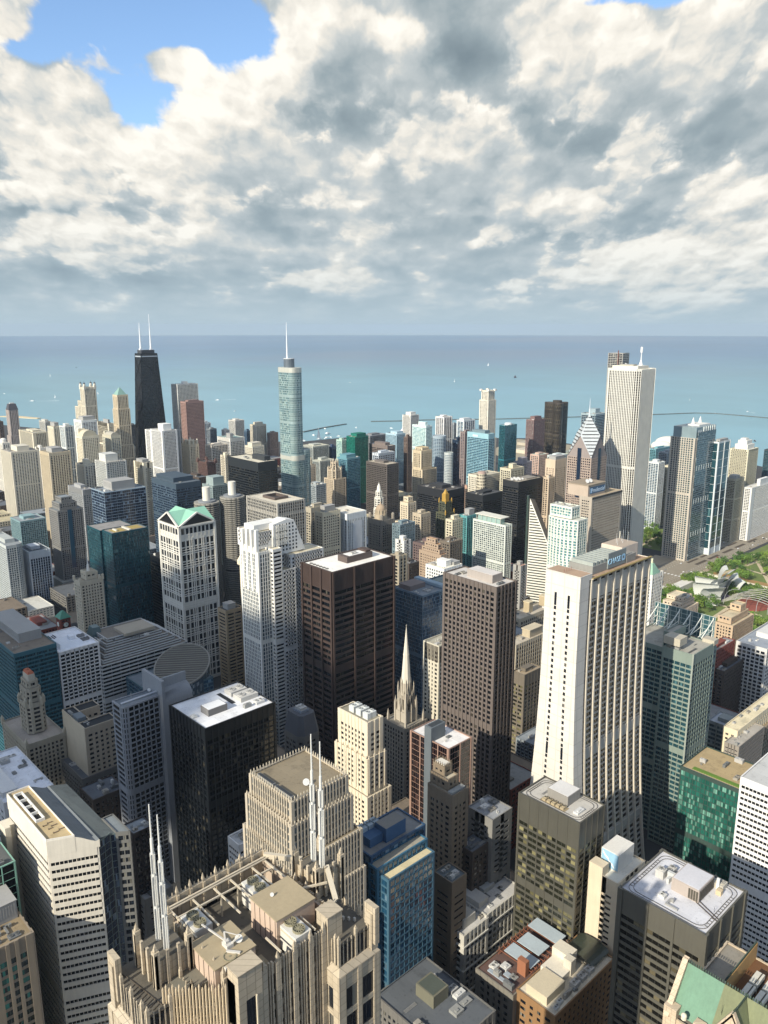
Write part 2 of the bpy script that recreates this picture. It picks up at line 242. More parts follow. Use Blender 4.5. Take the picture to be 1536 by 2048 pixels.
# wall, glass, bay, pier w, pier d, floor h, spandrel h, spandrel d, attic, corner w, roof, [wall rough, metal]
def S(w, g='dark', bay=3., pw=.8, pd=.5, fh=3.7, sh=1.3, sd=.3, at=4., cw=1.2, rf='#8a8478', ro=.8, me=0.):
    return dict(w=w, g=g, bay=bay, pw=pw, pd=pd, fh=fh, sh=sh, sd=sd, at=at, cw=cw, rf=rf, ro=ro, me=me)
ST = {
 'tan_old': S('#8f7e64', 'tealwin', 4.5, 1.6, .7, 4.2, 1.5, .3, 8, 3, '#8d7d62'),
 'black_mullion': S('#7fa896', 'blackmull', 6, .25, .25, 4, .22, .2, .5, .4, '#585a58'),
 'white_plain': S('#d8d6d0', 'dark', 6, 3, .3, 5, 3, .25, 8, 3, '#e0e2e6'),
 'black_steel': S('#15191d', 'black', 4.2, .55, .7, 4.0, 1.2, .25, 9, .8, '#dcdcdc', .45, .3),
 'beige_old': S('#b3a081', 'dark', 4.2, 2.2, .4, 3.9, 1.9, .3, 6, 2, '#23282c'),
 'white_grid': S('#d9d6cf', 'black', 4.6, .8, .8, 3.7, 1.0, .8, 3, .9, '#e6e8ec'),
 'cream_deco': S('#d9c7a2', 'dark', 3.2, 1.6, .6, 3.6, 1.6, .25, 8, 2.6, '#8c8674'),
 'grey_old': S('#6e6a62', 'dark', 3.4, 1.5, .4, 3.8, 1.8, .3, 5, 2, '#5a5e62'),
 'black_rose': S('#a37a62', 'rose', 9, .8, .5, 4, .25, .12, .8, 1, '#dfdbd6', .5),
 'brown_old': S('#7d6a4e', 'dark', 3.4, 1.9, .35, 3.6, 1.8, .25, 8, 2.2, '#b5ab96'),
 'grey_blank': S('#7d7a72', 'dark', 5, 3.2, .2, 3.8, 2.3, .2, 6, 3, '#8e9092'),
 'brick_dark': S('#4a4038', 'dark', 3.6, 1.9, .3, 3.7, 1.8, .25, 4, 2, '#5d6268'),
 'olive_steel': S('#5d5a4c', 'olive', 6.2, .7, .5, 3.8, 1.5, .3, 17, .8, '#b9b4aa', .5, .3),
 'bronze_steel': S('#676354', 'bronze', 13.4, 1.1, .9, 4.0, 1.75, .35, 13, 1.6, '#c9c8ca', .5, .3),
 'green_glass': S('#33453f', 'green', 3.0, .3, .3, 3.8, .5, .2, 3, .5, '#a8946f'),
 'white_ribbon': S('#dedad2', 'black', 2.2, .35, .15, 3.8, 2.0, .3, 5, 1, '#b9b8b4'),
 'cream_blank': S('#d8c29a', 'dark', 5, 3.0, .2, 3.7, 2.2, .2, 10, 5, '#d9d4c6'),
 'white_ornate': S('#b8b2a2', 'dark', 3.6, 1.3, .5, 4.2, 1.4, .35, 4, 2, '#b9b6b0'),
 'grey_slot': S('#7c7566', 'dark', 3.8, 2.0, .4, 4.2, 1.9, .2, 5, 3, '#6a4a3a'),
 'tan_brick': S('#8d6c48', 'dark', 4.2, 2.6, .25, 4.0, 2.1, .2, 4, 2.5, '#d6cbb4'),
 'brown_blank': S('#79654a', 'dark', 6, 4.6, .15, 4.5, 3.2, .15, 10, 4, '#5a6468'),
 'frame_win': S('#3a3230', 'dark', 3.0, 1.2, .3, 3.4, 1.3, .3, 3, 1, '#8e9498'),
 'olive_plain': S('#6f6350', 'olive', 5, 1.2, .4, 4, 1.8, .3, 12, 1.6, '#9a8a72'),
 'beige_store': S('#b9a988', 'dark', 4.4, 1.5, .5, 5.2, 1.8, .3, 5, 2, '#b4aa98'),
 'white_grid2': S('#c9c6bd', 'dark', 4.4, 1.2, .5, 4.2, 1.4, .4, 4, 1.6, '#8f959c'),
 'grey_ribbon': S('#8d9290', 'steelgrey', 6, .9, .3, 4, 1.5, .3, 3, 1, '#b0b4ba'),
 'cream_bright': S('#dfcb9d', 'dark', 4.4, 2.4, .25, 4, 2.1, .2, 5, 3, '#d8cbaa'),
 'brick_red': S('#7a3f33', 'dark', 3.8, 2.0, .3, 4, 2.0, .2, 3, 2, '#8a8a88'),
 'cream_hotel': S('#cdb491', 'dark', 3.6, 2.0, .3, 3.6, 1.9, .2, 4, 2.2, '#cfc0a2'),
 'cream_hotel2': S('#bf9f74', 'dark', 3.6, 1.8, .4, 3.8, 1.6, .3, 3, 2, '#c0b192'),
 'white_terra': S('#dcd6c4', 'dark', 3.2, 1.4, .5, 3.8, 1.5, .2, 5, 1.8, '#b4b0a0'),
 'teal_dark': S('#1d4a54', 'teal', 3.0, .14, .1, 3.9, .35, .08, 2.5, .2, '#85827c', .4, .2),
 'navy_lines': S('#8fa0ac', 'navy', 9, .12, .12, 4.0, .35, .25, 1.2, .2, '#7f8890', .5),
 'blue_band': S('#3d4c58', 'navy', 6, .3, .2, 3.9, 1.7, .25, 9, .5, '#5a646c', .5),
 'black_plain': S('#14171b', 'black', 3, .3, .25, 4, 1.2, .15, 6, .5, '#33383c', .4),
 'grey_arcade': S('#a29c8e', 'dark', 3.6, 1.0, 1.1, 4, 1.1, .5, 3, 1.6, '#cfc6b2'),
 'black_ibm': S('#33373a', 'black', 3.2, .28, .35, 4.0, 1.5, .2, 15, .5, '#d0c8b2', .4, .3),
 'beige_band': S('#a58a5e', 'dark', 9, 1.6, .4, 3.8, 1.9, .6, 4, 1.8, '#55524c'),
 'cream_rib': S('#d8c6a0', 'dark', 3.0, 1.3, .7, 3.7, 1.4, .15, 5, 1.6, '#a89a7e'),
 'slate_grid': S('#5f7484', 'blue', 2.2, .18, .18, 3.9, .5, .15, 2, .3, '#7d8488', .5),
 'pale_dot': S('#c2b89c', 'dark', 4.0, 2.3, .4, 3.8, 1.6, .3, 6, 1.6, '#a8a290'),
 'teal_zig': S('#35606a', 'teal', 4.0, .25, .2, 3.9, 1.4, .5, 4, .4, '#7f7466', .5),
 'white_band_dark': S('#b9bab8', 'black', 9, .2, .1, 3.9, 1.6, .5, 2, .3, '#7d756a'),
 'cream_gothic': S('#c5b797', 'dark', 3.6, 1.9, .4, 3.7, 1.7, .2, 6, 2, '#aba08a'),
 'white_resid': S('#b4b8b4', 'steelgrey', 3.4, .9, .5, 3.3, 1.0, .4, 5, 1, '#8a8f90'),
 'fin_white': S('#c3c8ca', 'navy', 3.4, .7, .9, 3.9, .4, .1, 12, 1, '#4c555c'),
 'glass_resid': S('#7f9a9c', 'resid', 3.6, .7, .6, 3.2, .8, .4, 3, .8, '#909698'),
 'grey_dark_punch': S('#7c7a74', 'dark', 3.2, 1.4, .5, 3.2, 1.2, .4, 4, 1.6, '#7f868a'),
 'grey_pale': S('#9a9a98', 'steelgrey', 3.4, 1.4, .3, 3.3, 1.2, .3, 10, 1.6, '#8f8f90'),
 'white_ribs': S('#cfc4a8', 'steelgrey', 5.0, 2.4, 1.2, 3.1, 1.2, .3, 5, 2.4, '#9a948a'),
 'white_ribs2': S('#d6cfbc', 'dark', 4.0, 1.8, .6, 3.2, 1.2, .3, 5, 2, '#c0b8a8'),
 'beige_ribs': S('#c6b289', 'dark', 4.4, 2.2, .9, 3.2, 1.2, .3, 7, 2.2, '#a09682'),
 'cream_split': S('#d2c8ac', 'navy', 5, 2.6, .5, 3.3, 1.2, .3, 4, 2.6, '#c0b8a0'),
 'white_bay': S('#c2c2ba', 'steelgrey', 4.4, 1.8, .4, 3.4, 1.2, .4, 3, 2, '#b8b0a0'),
 'cream_blank2': S('#d9cba6', 'dark', 6, 4.2, .2, 4, 2.2, .2, 12, 4, '#a09a88'),
 'white_fine': S('#dcdad2', 'dark', 3.2, 1.1, .4, 3.2, 1.1, .4, 4, 4.2, '#c4c0b4'),
 'beige_crown': S('#ccb68c', 'dark', 3.6, 2.2, .5, 3.6, 1.7, .2, 7, 2.4, '#b0a488'),
 'brick_castle': S('#5a3a30', 'dark', 3.6, 1.9, .4, 3.8, 1.9, .2, 5, 2.4, '#4a4542'),
 'brown_white_rib': S('#c9bda8', 'brown', 4.2, 1.0, .9, 3.8, 1.4, .1, 3, 1.4, '#9a9488'),
 'green_trim': S('#cfcabc', 'navy', 4.0, 1.0, .5, 4, 1.0, .5, 9, 2.4, '#8aa098'),
 'pale_slab': S('#c6c0b2', 'steelgrey', 3.4, .6, .3, 3.4, 1.5, .3, 4, .8, '#b8b4a8'),
 'beige_shore': S('#c4b89a', 'dark', 3.6, 1.5, .4, 3.3, 1.3, .3, 5, 2, '#aaa490'),
 'pale_stepped': S('#c9bfa4', 'dark', 3.8, 2.0, .4, 3.6, 1.6, .3, 5, 2, '#c8c0a8'),
 'cream_narrow': S('#d0c2a0', 'dark', 3.8, 2.0, .3, 3.6, 1.6, .3, 5, 2, '#b8ae96'),
 'grey_green_grid': S('#8c9a98', 'steelgrey', 3.4, 1.0, .3, 3.3, 1.0, .3, 4, 1.2, '#9aa0a0'),
 'white_plain2': S('#dcd4c2', 'dark', 6, 5, .2, 4, 2.8, .2, 8, 3, '#c8c4b8'),
 'dark_rib_cream': S('#cbbf9e', 'navy', 4.2, 1.3, .9, 3.6, 1.0, .1, 4, 8, '#a8a290'),
 'pale_tower': S('#bcb8aa', 'steelgrey', 3.6, 1.0, .3, 3.3, 1.4, .3, 5, 1, '#b4b0a4'),
 'cream_apt': S('#d4c8a6', 'dark', 4.0, 2.4, .5, 3.2, 1.3, .3, 5, 2.4, '#c0b498'),
 'white_blue': S('#d2d4cc', 'blue', 5.2, 1.2, .4, 3.3, .9, .3, 3, 3, '#c4c4bc'),
 'white_balcony': S('#dcdcd4', 'navy', 6, 1.2, .8, 3.1, 1.3, 1.1, 6, 3, '#c8c8c0'),
 'cream_gable': S('#d6c9a4', 'dark', 4.2, 2.0, .6, 3.2, 1.3, .5, 6, 2.4, '#c0b490'),
 'cream_wall': S('#dccfae', 'dark', 7, 6.2, .2, 4, 3.2, .2, 10, 3, '#5c5a54'),
 'arch_glass': S('#bcb394', 'blue', 4.0, 1.6, .5, 3.3, 1.2, .4, 6, 2, '#a8a08a'),
 'brown_far': S('#6d5646', 'dark', 3.6, 1.6, .4, 3.4, 1.6, .3, 4, 1.8, '#6a6258'),
 'brown_far2': S('#80695a', 'dark', 3.6, 1.8, .4, 3.4, 1.6, .3, 4, 1.8, '#8a8278'),
 'grey_ribbon2': S('#9aa0a0', 'steelgrey', 5, 1.0, .3, 3.8, 1.6, .3, 4, 1.2, '#a6aaa8'),
 'dark_far': S('#4a4c4e', 'dark', 3.2, 1.0, .3, 3.4, 1.4, .3, 4, 1, '#55585a'), 'dark_far2': S('#3c474c', 'teal', 3.2, .3, .3, 3.6, 1.2, .3, 3, .6, '#3f484c'),
 'pale_far': S('#b8b6ac', 'steelgrey', 3.6, 1.5, .3, 3.4, 1.4, .3, 4, 1.6, '#a8a89e'), 'pale_far2': S('#d2cec0', 'steelgrey', 3.6, 2.0, .3, 3.4, 1.6, .3, 4, 1.6, '#c6c4ba'),
 'pale_blue_rib': S('#c6cccc', 'blue', 3.8, 1.2, .6, 3.4, .8, .2, 4, 1.6, '#c0c4c4'), 'grey_far': S('#7f868a', 'navy', 3.6, .9, .3, 3.4, 1.1, .3, 4, 1, '#8a9094'),
 'grey_far2': S('#8e9294', 'steelgrey', 3.6, 1.1, .3, 3.4, 1.2, .3, 4, 1, '#94989a'), 'blue_far': S('#4c6478', 'navy', 3.4, .6, .3, 3.4, .9, .3, 3, .8, '#60707c'),
 'blue_far2': S('#3a4c64', 'navy', 3.4, .6, .3, 3.6, 1.0, .3, 3, .8, '#56646e'),
 'brown_steel': S('#6a6058', 'black', 4.8, 1.1, .5, 3.8, 1.9, .5, 6, 1.2, '#b9ae98', .5, .2),
 'white_strip': S('#cfd2d0', 'navy', 3.0, 1.5, .5, 4, .25, .03, 9, 1.8, '#d9d2c0'),
 'grey_ornate': S('#857c6c', 'dark', 3.4, 1.7, .5, 3.7, 1.5, .3, 8, 2.6, '#8a8272'),
 'beige_classic': S('#a89c80', 'dark', 3.8, 1.7, .4, 3.8, 1.5, .3, 8, 2.2, '#b0a890'), 'cream_classic': S('#ccbd96', 'dark', 3.8, 1.8, .4, 3.8, 1.6, .3, 6, 2.2, '#c0b490'),
 'beige_tall': S('#c3ae8c', 'dark', 3.4, 1.7, .4, 3.6, 1.5, .3, 6, 2, '#b0a284'),
 'pale_ribslab': S('#a6a89e', 'steelgrey', 4.0, 1.0, 1.0, 4, .3, .1, 4, 1.2, '#c2bda8'),
 'pale_green': S('#a8c0b2', 'cyan', 3.4, .7, .4, 3.4, .8, .3, 4, .8, '#b4bcb0'), 'deep_green': S('#0e6a5a', 'deepgreen', 4, .2, .2, 3.8, .4, .15, 3, .3, '#b0705c', .5),
 'blue_green': S('#5e8a94', 'blue', 3.4, .5, .4, 3.3, .8, .5, 4, .8, '#98a09c'), 'brown_block': S('#75655c', 'dark', 6, .8, .4, 3.8, 1.7, .3, 8, 1, '#c4beb2'),
 'grey_flat': S('#77787a', 'dark', 4, 1, .3, 4, 1.8, .3, 6, 2, '#8d9094'), 'dark_band': S('#4c4a48', 'dark', 5, 1, .3, 4.4, 1.8, .3, 7, 1, '#a49c8c'),
 'white_flat': S('#bcc2c6', 'navy', 5, .9, .3, 4.2, 1.2, .3, 6, 1.2, '#b8bcc0'), 'pale_blue_balc': S('#9fb8c2', 'blue', 4, .8, .6, 3.2, 1.1, .8, 5, 1, '#d0d4d2'),
 'white_brace': S('#d6d2c6', 'dark', 3.6, 1.8, .3, 3.4, 1.5, .3, 6, 2, '#c9c4b6'), 'cyan_glass': S('#cfe0dc', 'cyan', 4, .5, .4, 3.3, 1.0, .5, 5, 1, '#e0ddd0'),
 'cream_pier': S('#cdb78c', 'dark', 3.8, 1.7, 1.0, 3.8, .9, .15, 7, 2.6, '#b0a078'), 'grey_round': S('#9aa8b0', 'blue', 3, .2, .2, 3.2, 1.3, .6, 6, .4, '#a0a8ac'),
 'band_cyl': S('#b8bcb8', 'blue', 3, .2, .2, 3.3, 1.4, .6, 5, .4, '#8c948c'), 'white_frame': S('#d4d0c8', 'navy', 6.4, 1.8, .9, 3.3, .7, .3, 4, 2.2, '#c4c0b6'),
 'white_edge_glass': S('#c8ccca', 'blue', 8, 1.2, .6, 3.3, .8, .4, 4, 3, '#c4c6c2'), 'navy_plain': S('#1c3046', 'navy', 3.4, .2, .2, 3.6, .7, .15, 2, .3, '#5c6670', .5),
 'brown_edge': S('#84716a', 'navy', 4.2, 2.2, .4, 3.4, 1.3, .3, 4, 2.6, '#777070'), 'blue_stripe': S('#8fb4bc', 'blue', 6, .2, .2, 3.3, 1.0, .4, 11, .8, '#8d9898', .5),
 'teal_clear': S('#2e6a74', 'teal', 3.2, .16, .15, 3.8, .35, .1, 2, .3, '#a8b0ae', .4), 'cream_palace': S('#cdc2a6', 'dark', 3.6, 1.7, .4, 3.8, 1.5, .3, 5, 2, '#b8b09a'),
 'cream_grid': S('#c2b794', 'dark', 4.4, 1.4, .5, 4, 1.3, .4, 5, 1.8, '#b8aa88'), 'lav_grid': S('#9a9294', 'steelgrey', 3.6, 1.3, .4, 3.6, 1.3, .3, 4, 1.6, '#8c9498'),
 'teal_peach': S('#c49c84', 'teal', 5, 1.8, .4, 3.8, 1.3, .3, 4, 2.4, '#a8c4b8'), 'white_low': S('#c4ccc8', 'teal', 4, .8, .3, 3.8, 1.2, .3, 4, 1, '#c8ccc8'),
 'black_wide': S('#2a2b2e', 'black', 6.4, .4, .35, 4.0, 1.9, .3, 15, .6, '#4e4a46', .5, .2), 'black_low': S('#282a2d', 'black', 6.4, .4, .35, 4.0, 1.9, .3, 13, .6, '#4a4b4c', .5, .2),
 'black_dish': S('#2c2d2f', 'black', 4.8, .4, .35, 4.0, 1.9, .3, 11, .6, '#a09684', .5, .2), 'peach_low': S('#b58c70', 'dark', 5, 2.4, .3, 4.2, 2, .3, 5, 2, '#c09a80'),
 'cream_lime': S('#d2bf9a', 'dark', 3.4, 1.7, .5, 3.7, 1.5, .2, 6, 2.4, '#c4b490'), 'beige_half': S('#b9a684', 'dark', 3.8, 1.9, .5, 3.8, 1.6, .2, 6, 2.2, '#a89c80'),
 'grey_glass_low': S('#72848a', 'steelgrey', 3.8, 1.0, .3, 3.8, 1.2, .3, 3, 1, '#848c90'), 'teal_band': S('#5a9494', 'teal', 4, .9, .7, 3.2, .7, .4, 4, 1, '#8c9896'),
 'white_frame_apt': S('#ccd0c6', 'resid', 3.8, .8, .9, 3.2, .8, .6, 3, 1, '#8a948c'), 'orange_brick': S('#a88c6c', 'dark', 3.6, 2.1, .4, 3.6, 1.9, .2, 5, 2.2, '#a87c50'),
 'mauve_brick': S('#6b5450', 'dark', 3.4, 1.7, .3, 3.8, 1.7, .2, 4, 2, '#584c4a'), 'white_loft': S('#dedbd0', 'steelgrey', 4.0, 1.5, .4, 4, 1.5, .3, 4, 1.8, '#e0dccc'),
 'white_narrow': S('#d0cfc6', 'dark', 5, 3.2, .2, 3.8, 2.2, .2, 5, 3, '#c4c4bc'), 'beige_bay': S('#a49678', 'dark', 4, 1.2, .8, 3.8, 1.4, .3, 4, 1.6, '#8c826e'),
 'cream_low2': S('#cabd98', 'dark', 4, 2, .3, 4, 1.8, .2, 4, 2, '#b8ac8c'), 'brown_mid': S('#6f6250', 'dark', 3.6, 1.7, .4, 3.8, 1.6, .2, 4, 2, '#75695a'),
 'pink_cap': S('#98948a', 'dark', 4, 2.2, .2, 3.8, 2, .2, 8, 2.6, '#d09a80'), 'beige_rib2': S('#c2a884', 'dark', 3.6, 1.6, .8, 3.6, 1.1, .2, 4, 2, '#b09a78'),
 'beige_upper': S('#cbb08c', 'dark', 4, 2.4, .4, 3.6, 1.7, .2, 16, 2.6, '#c0a888'), 'white_bow': S('#d4d6c8', 'cyan', 4.6, .9, .6, 3.8, .9, .5, 9, 1.2, '#c0c0b4'),
 'beige_slab': S('#ab9c86', 'dark', 2.8, 1.0, .5, 4, 2.2, .2, 6, 5, '#a8987c'), 'red_granite': S('#7c5a54', 'resid', 3.4, 1.3, .4, 3.3, 1.4, .3, 4, 1.6, '#8a8684'),
 'balcony_dark': S('#90a0a4', 'navy', 5, .3, .2, 3.3, .8, 1.4, 4, .5, '#aab0b0'), 'bcbs': S('#b8ac98', 'teal', 4.4, 1.6, 1.0, 3.9, 1.2, .4, 1, 2.2, '#c8c4b8'),
 'white_corner_glass': S('#c6cccc', 'teal', 18, 1.4, .9, 15, .5, .3, 3, 1.6, '#b8b4a4'), 'cream_small': S('#cfc49c', 'dark', 3.6, 1.7, .4, 3.2, 1.4, .4, 5, 1.8, '#d6d2c4'),
 'beige_tower3': S('#b3a88a', 'dark', 4.4, .9, .8, 3.1, 1.5, .8, 5, 1.2, '#8c8a80'), 'dark_white_slab': S('#d6d4cc', 'black', 3.6, .8, .5, 3.1, 1.2, .4, 3, 14, '#d0ccc0'),
 'blue_white_tower': S('#c8ccca', 'blue', 4.6, 1.2, .5, 3.3, .8, .3, 4, 1.4, '#c8ccc8'), 'beige_balc': S('#c2b794', 'dark', 4.6, 1.4, .9, 3.2, 1.3, .9, 5, 1.6, '#d0c6a8'),
 'tan_tile': S('#94897a', 'dark', 2.6, .5, .15, 3.4, 2.6, .15, 4, 1, '#a8a298'),
 'teal_low': S('#6a98a0', 'teal', 5, .8, .3, 4, 1.2, .3, 4, 1, '#9aa8a8'), 'grey_flat2': S('#8d9498', 'dark', 5, 1.2, .3, 4, 1.6, .3, 4, 1, '#9aa0a4'),
}
# ---------------------------------------------------------------- mesh building
class MB:
    def __init__(s): s.v = []; s.f = []; s.u = []; s.sm = False
    def quad(s, *p, uv=None):
        i = len(s.v); s.v += p; s.f.append(tuple(range(i, i + len(p)))); s.u.append(uv)
    def box(s, x0, y0, z0, x1, y1, z1):
        i = len(s.v)
        s.v += [(x0, y0, z0), (x1, y0, z0), (x1, y1, z0), (x0, y1, z0), (x0, y0, z1), (x1, y0, z1), (x1, y1, z1), (x0, y1, z1)]
        for q in ((0, 3, 2, 1), (4, 5, 6, 7), (0, 1, 5, 4), (1, 2, 6, 5), (2, 3, 7, 6), (3, 0, 4, 7)): s.f.append(tuple(i + k for k in q)); s.u.append(None)
        return s
    def prism(s, poly, z0, z1, top=None, cap=True, z1s=None):
        top = top or poly; n = len(poly); i = len(s.v)
        s.v += [(x, y, z0) for x, y in poly] + [(x, y, (z1s[k] if z1s else z1)) for k, (x, y) in enumerate(top)]
        for k in range(n):
            j = (k + 1) % n; s.f.append((i + k, i + j, i + n + j, i + n + k)); s.u.append(None)
        if cap: s.f.append(tuple(range(i + n, i + 2 * n))); s.u.append(None)
        s.f.append(tuple(range(i + n - 1, i - 1, -1))); s.u.append(None)
        return s
    def cyl(s, cx, cy, z0, z1, r0, r1=None, n=16):
        r1 = r0 if r1 is None else r1
        a = [2 * math.pi * k / n for k in range(n)]
        return s.prism([(cx + r0 * math.cos(t), cy + r0 * math.sin(t)) for t in a], z0, z1, [(cx + r1 * math.cos(t), cy + r1 * math.sin(t)) for t in a])
    def tube(s, p, q, r, n=6, r1=None):
        p = Vector(p); q = Vector(q); d = (q - p).normalized(); a = d.orthogonal().normalized(); b = d.cross(a); i = len(s.v); r1 = r if r1 is None else r1
        for c, rr in ((p, r), (q, r1)):
            for k in range(n):
                t = 2 * math.pi * k / n; s.v.append(tuple(c + a * (rr * math.cos(t)) + b * (rr * math.sin(t))))
        for k in range(n):
            j = (k + 1) % n; s.f.append((i + k, i + j, i + n + j, i + n + k)); s.u.append(None)
        s.f.append(tuple(range(i + n - 1, i - 1, -1))); s.f.append(tuple(range(i + n, i + 2 * n))); s.u += [None, None]
        return s
    def strut(s, p, q, w, h=None):
        """square bar between two points"""
        h = h or w; p = Vector(p); q = Vector(q); d = (q - p).normalized(); up = Vector((0, 0, 1)) if abs(d.z) < .95 else Vector((1, 0, 0))
        a = d.cross(up).normalized() * w / 2; b = a.cross(d).normalized() * h / 2; i = len(s.v)
        for c in (p, q):
            for sa, sb in ((-1, -1), (1, -1), (1, 1), (-1, 1)): s.v.append(tuple(c + a * sa + b * sb))
        for k in range(4):
            j = (k + 1) % 4; s.f.append((i + k, i + j, i + 4 + j, i + 4 + k)); s.u.append(None)
        s.f += [(i + 3, i + 2, i + 1, i), (i + 4, i + 5, i + 6, i + 7)]; s.u += [None, None]
        return s
    def obox(s, p, t, n, a, b, z0, z1, i_, o):
        """box on a wall: along the wall a..b, height z0..z1, out from the wall plane i_..o (no back face)"""
        if b - a < .02 or z1 - z0 < .02: return s
        def P(u, z, d): return (p[0] + t[0] * u + n[0] * d, p[1] + t[1] * u + n[1] * d, z)
        i = len(s.v)
        s.v += [P(a, z0, i_), P(b, z0, i_), P(b, z1, i_), P(a, z1, i_), P(a, z0, o), P(b, z0, o), P(b, z1, o), P(a, z1, o)]
        for q in ((4, 5, 6, 7), (0, 1, 5, 4), (1, 2, 6, 5), (2, 3, 7, 6), (3, 0, 4, 7)): s.f.append(tuple(i + k for k in q)); s.u.append(None)
        return s
    def dome(s, cx, cy, z, r, h, n=16, m=6):
        prev = None
        for k in range(m):
            t0, t1 = math.pi / 2 * k / m, math.pi / 2 * (k + 1) / m
            s.prism([(cx + r * math.cos(t0) * math.cos(2 * math.pi * j / n), cy + r * math.cos(t0) * math.sin(2 * math.pi * j / n)) for j in range(n)], z + h * math.sin(t0), z + h * math.sin(t1),
                    [(cx + max(.02, r * math.cos(t1)) * math.cos(2 * math.pi * j / n), cy + max(.02, r * math.cos(t1)) * math.sin(2 * math.pi * j / n)) for j in range(n)])
        return s
    def build(s, name, mat, parent=None, loc=(0, 0, 0), smooth_=False):
        me = bpy.data.meshes.new(name); me.from_pydata(s.v, [], s.f)
        if any(u is not None for u in s.u):
            uvl = me.uv_layers.new(name='uv'); k = 0; flat = []
            for f, u in zip(s.f, s.u):
                for c in range(len(f)): flat += (u[c] if u else (0.5, 0.5))
            uvl.data.foreach_set('uv', flat)
        if smooth_: me.polygons.foreach_set('use_smooth', [True] * len(s.f))
        me.materials.append(mat); o = bpy.data.objects.new(name, me); C.objects.link(o); o.location = loc
        if parent: o.parent = parent
        return o
def thing(name, label, cat, loc, group=None):
    o = bpy.data.objects.new(name, None); o.empty_display_size = 5; C.objects.link(o); o.location = loc; o['label'] = label; o['category'] = cat
    if group: o['group'] = group
    return o
def tag(o, label, cat, group=None, kind=None):
    o['label'] = label; o['category'] = cat
    if group: o['group'] = group
    if kind: o['kind'] = kind
    return o
CAMP = Vector((0, 0, 412))
PANES = {}
def pane_mesh(w, h, mat):
    k = (round(w, 1), round(h, 1), mat.name)
    if k not in PANES:
        m = MB(); m.box(-w / 2, -.05, -h / 2, w / 2, .04, h / 2); m.u = [[(.02, .98 - .9), (.98, .02), (.98, .98), (.02, .98)] for _ in m.f]
        o = m.build('window', mat); PANES[k] = o.data; bpy.data.objects.remove(o)
    return PANES[k]
def facade(mw, mg, p0, p1, z0, z1, st, cells=None, attic=None, rng=random):
    dx, dy = p1[0] - p0[0], p1[1] - p0[1]; Ln = math.hypot(dx, dy); t = (dx / Ln, dy / Ln); n = (t[1], -t[0])
    cw = min(st['cw'], Ln * .2); pd, sd, pw, fh, sh = st['pd'], st['sd'], st['pw'], st['fh'], st['sh']; at = st['at'] if attic is None else attic
    nb = max(1, round((Ln - 2 * cw) / st['bay'])); bw = (Ln - 2 * cw) / nb
    ztop = z1 - at; nf = max(1, int((ztop - z0) / fh)); mech = (int(nf * .45),) if nf > 20 and int(z1 * 7) % 4 else ((int(nf * .3), int(nf * .62)) if nf > 30 else ())
    uvs = [(-cw / bw, (z0 - ztop) / fh), (nb + cw / bw, (z0 - ztop) / fh), (nb + cw / bw, at / fh), (-cw / bw, at / fh)]
    mg.quad((p0[0], p0[1], z0), (p1[0], p1[1], z0), (p1[0], p1[1], z1), (p0[0], p0[1], z1), uv=uvs)
    pz = z1 - .013
    mw.obox(p0, t, n, -(max(pd - .03, .01)), cw, z0, pz, 0, pd + .02); mw.obox(p0, t, n, Ln - cw, Ln, z0, pz, 0, pd + .02)
    for k in range(1, nb): mw.obox(p0, t, n, cw + k * bw - pw / 2, cw + k * bw + pw / 2, z0, pz - .01, 0, pd)
    mw.obox(p0, t, n, cw, Ln - cw, ztop, z1, 0, sd)
    for k in range(nf):
        za = ztop - (k + 1) * fh; mw.obox(p0, t, n, cw, Ln - cw, max(za, z0), max(za, z0) + (fh + .01 if k in mech else sh), 0, sd * (.7 if k in mech else 1))
    if z0 < ztop - nf * fh - .1: mw.obox(p0, t, n, cw, Ln - cw, z0, ztop - nf * fh + .01, 0, sd * .6)
    mw.obox(p0, t, n, 0, Ln, z1 - 1.0, z1 - .02, -.45, -.004)
    if cells is not None and n[0] + n[1] < .2:
        for r in range(nf):
            for k in range(0 if r in mech else nb):
                cells.append((r, (p0[0] + t[0] * (cw + (k + .5) * bw) + n[0] * .05, p0[1] + t[1] * (cw + (k + .5) * bw) + n[1] * .05, ztop - r * fh - (fh - sh) / 2), n, bw - pw, fh - sh))
def poly_inset(poly, d):
    n = len(poly); out = []
    for i in range(n):
        a, b, c = Vector(poly[i - 1]), Vector(poly[i]), Vector(poly[(i + 1) % n])
        e1 = (b - a).normalized(); e2 = (c - b).normalized(); n1 = Vector((-e1.y, e1.x)); n2 = Vector((-e2.y, e2.x))
        m = (n1 + n2); q = m / max(.3, m.dot(n1)) * d if m.length > 1e-6 else n1 * d
        out.append((b.x + q.x, b.y + q.y))
    return out
def rect(x0, y0, x1, y1): return [(x0, y0), (x1, y0), (x1, y1), (x0, y1)]
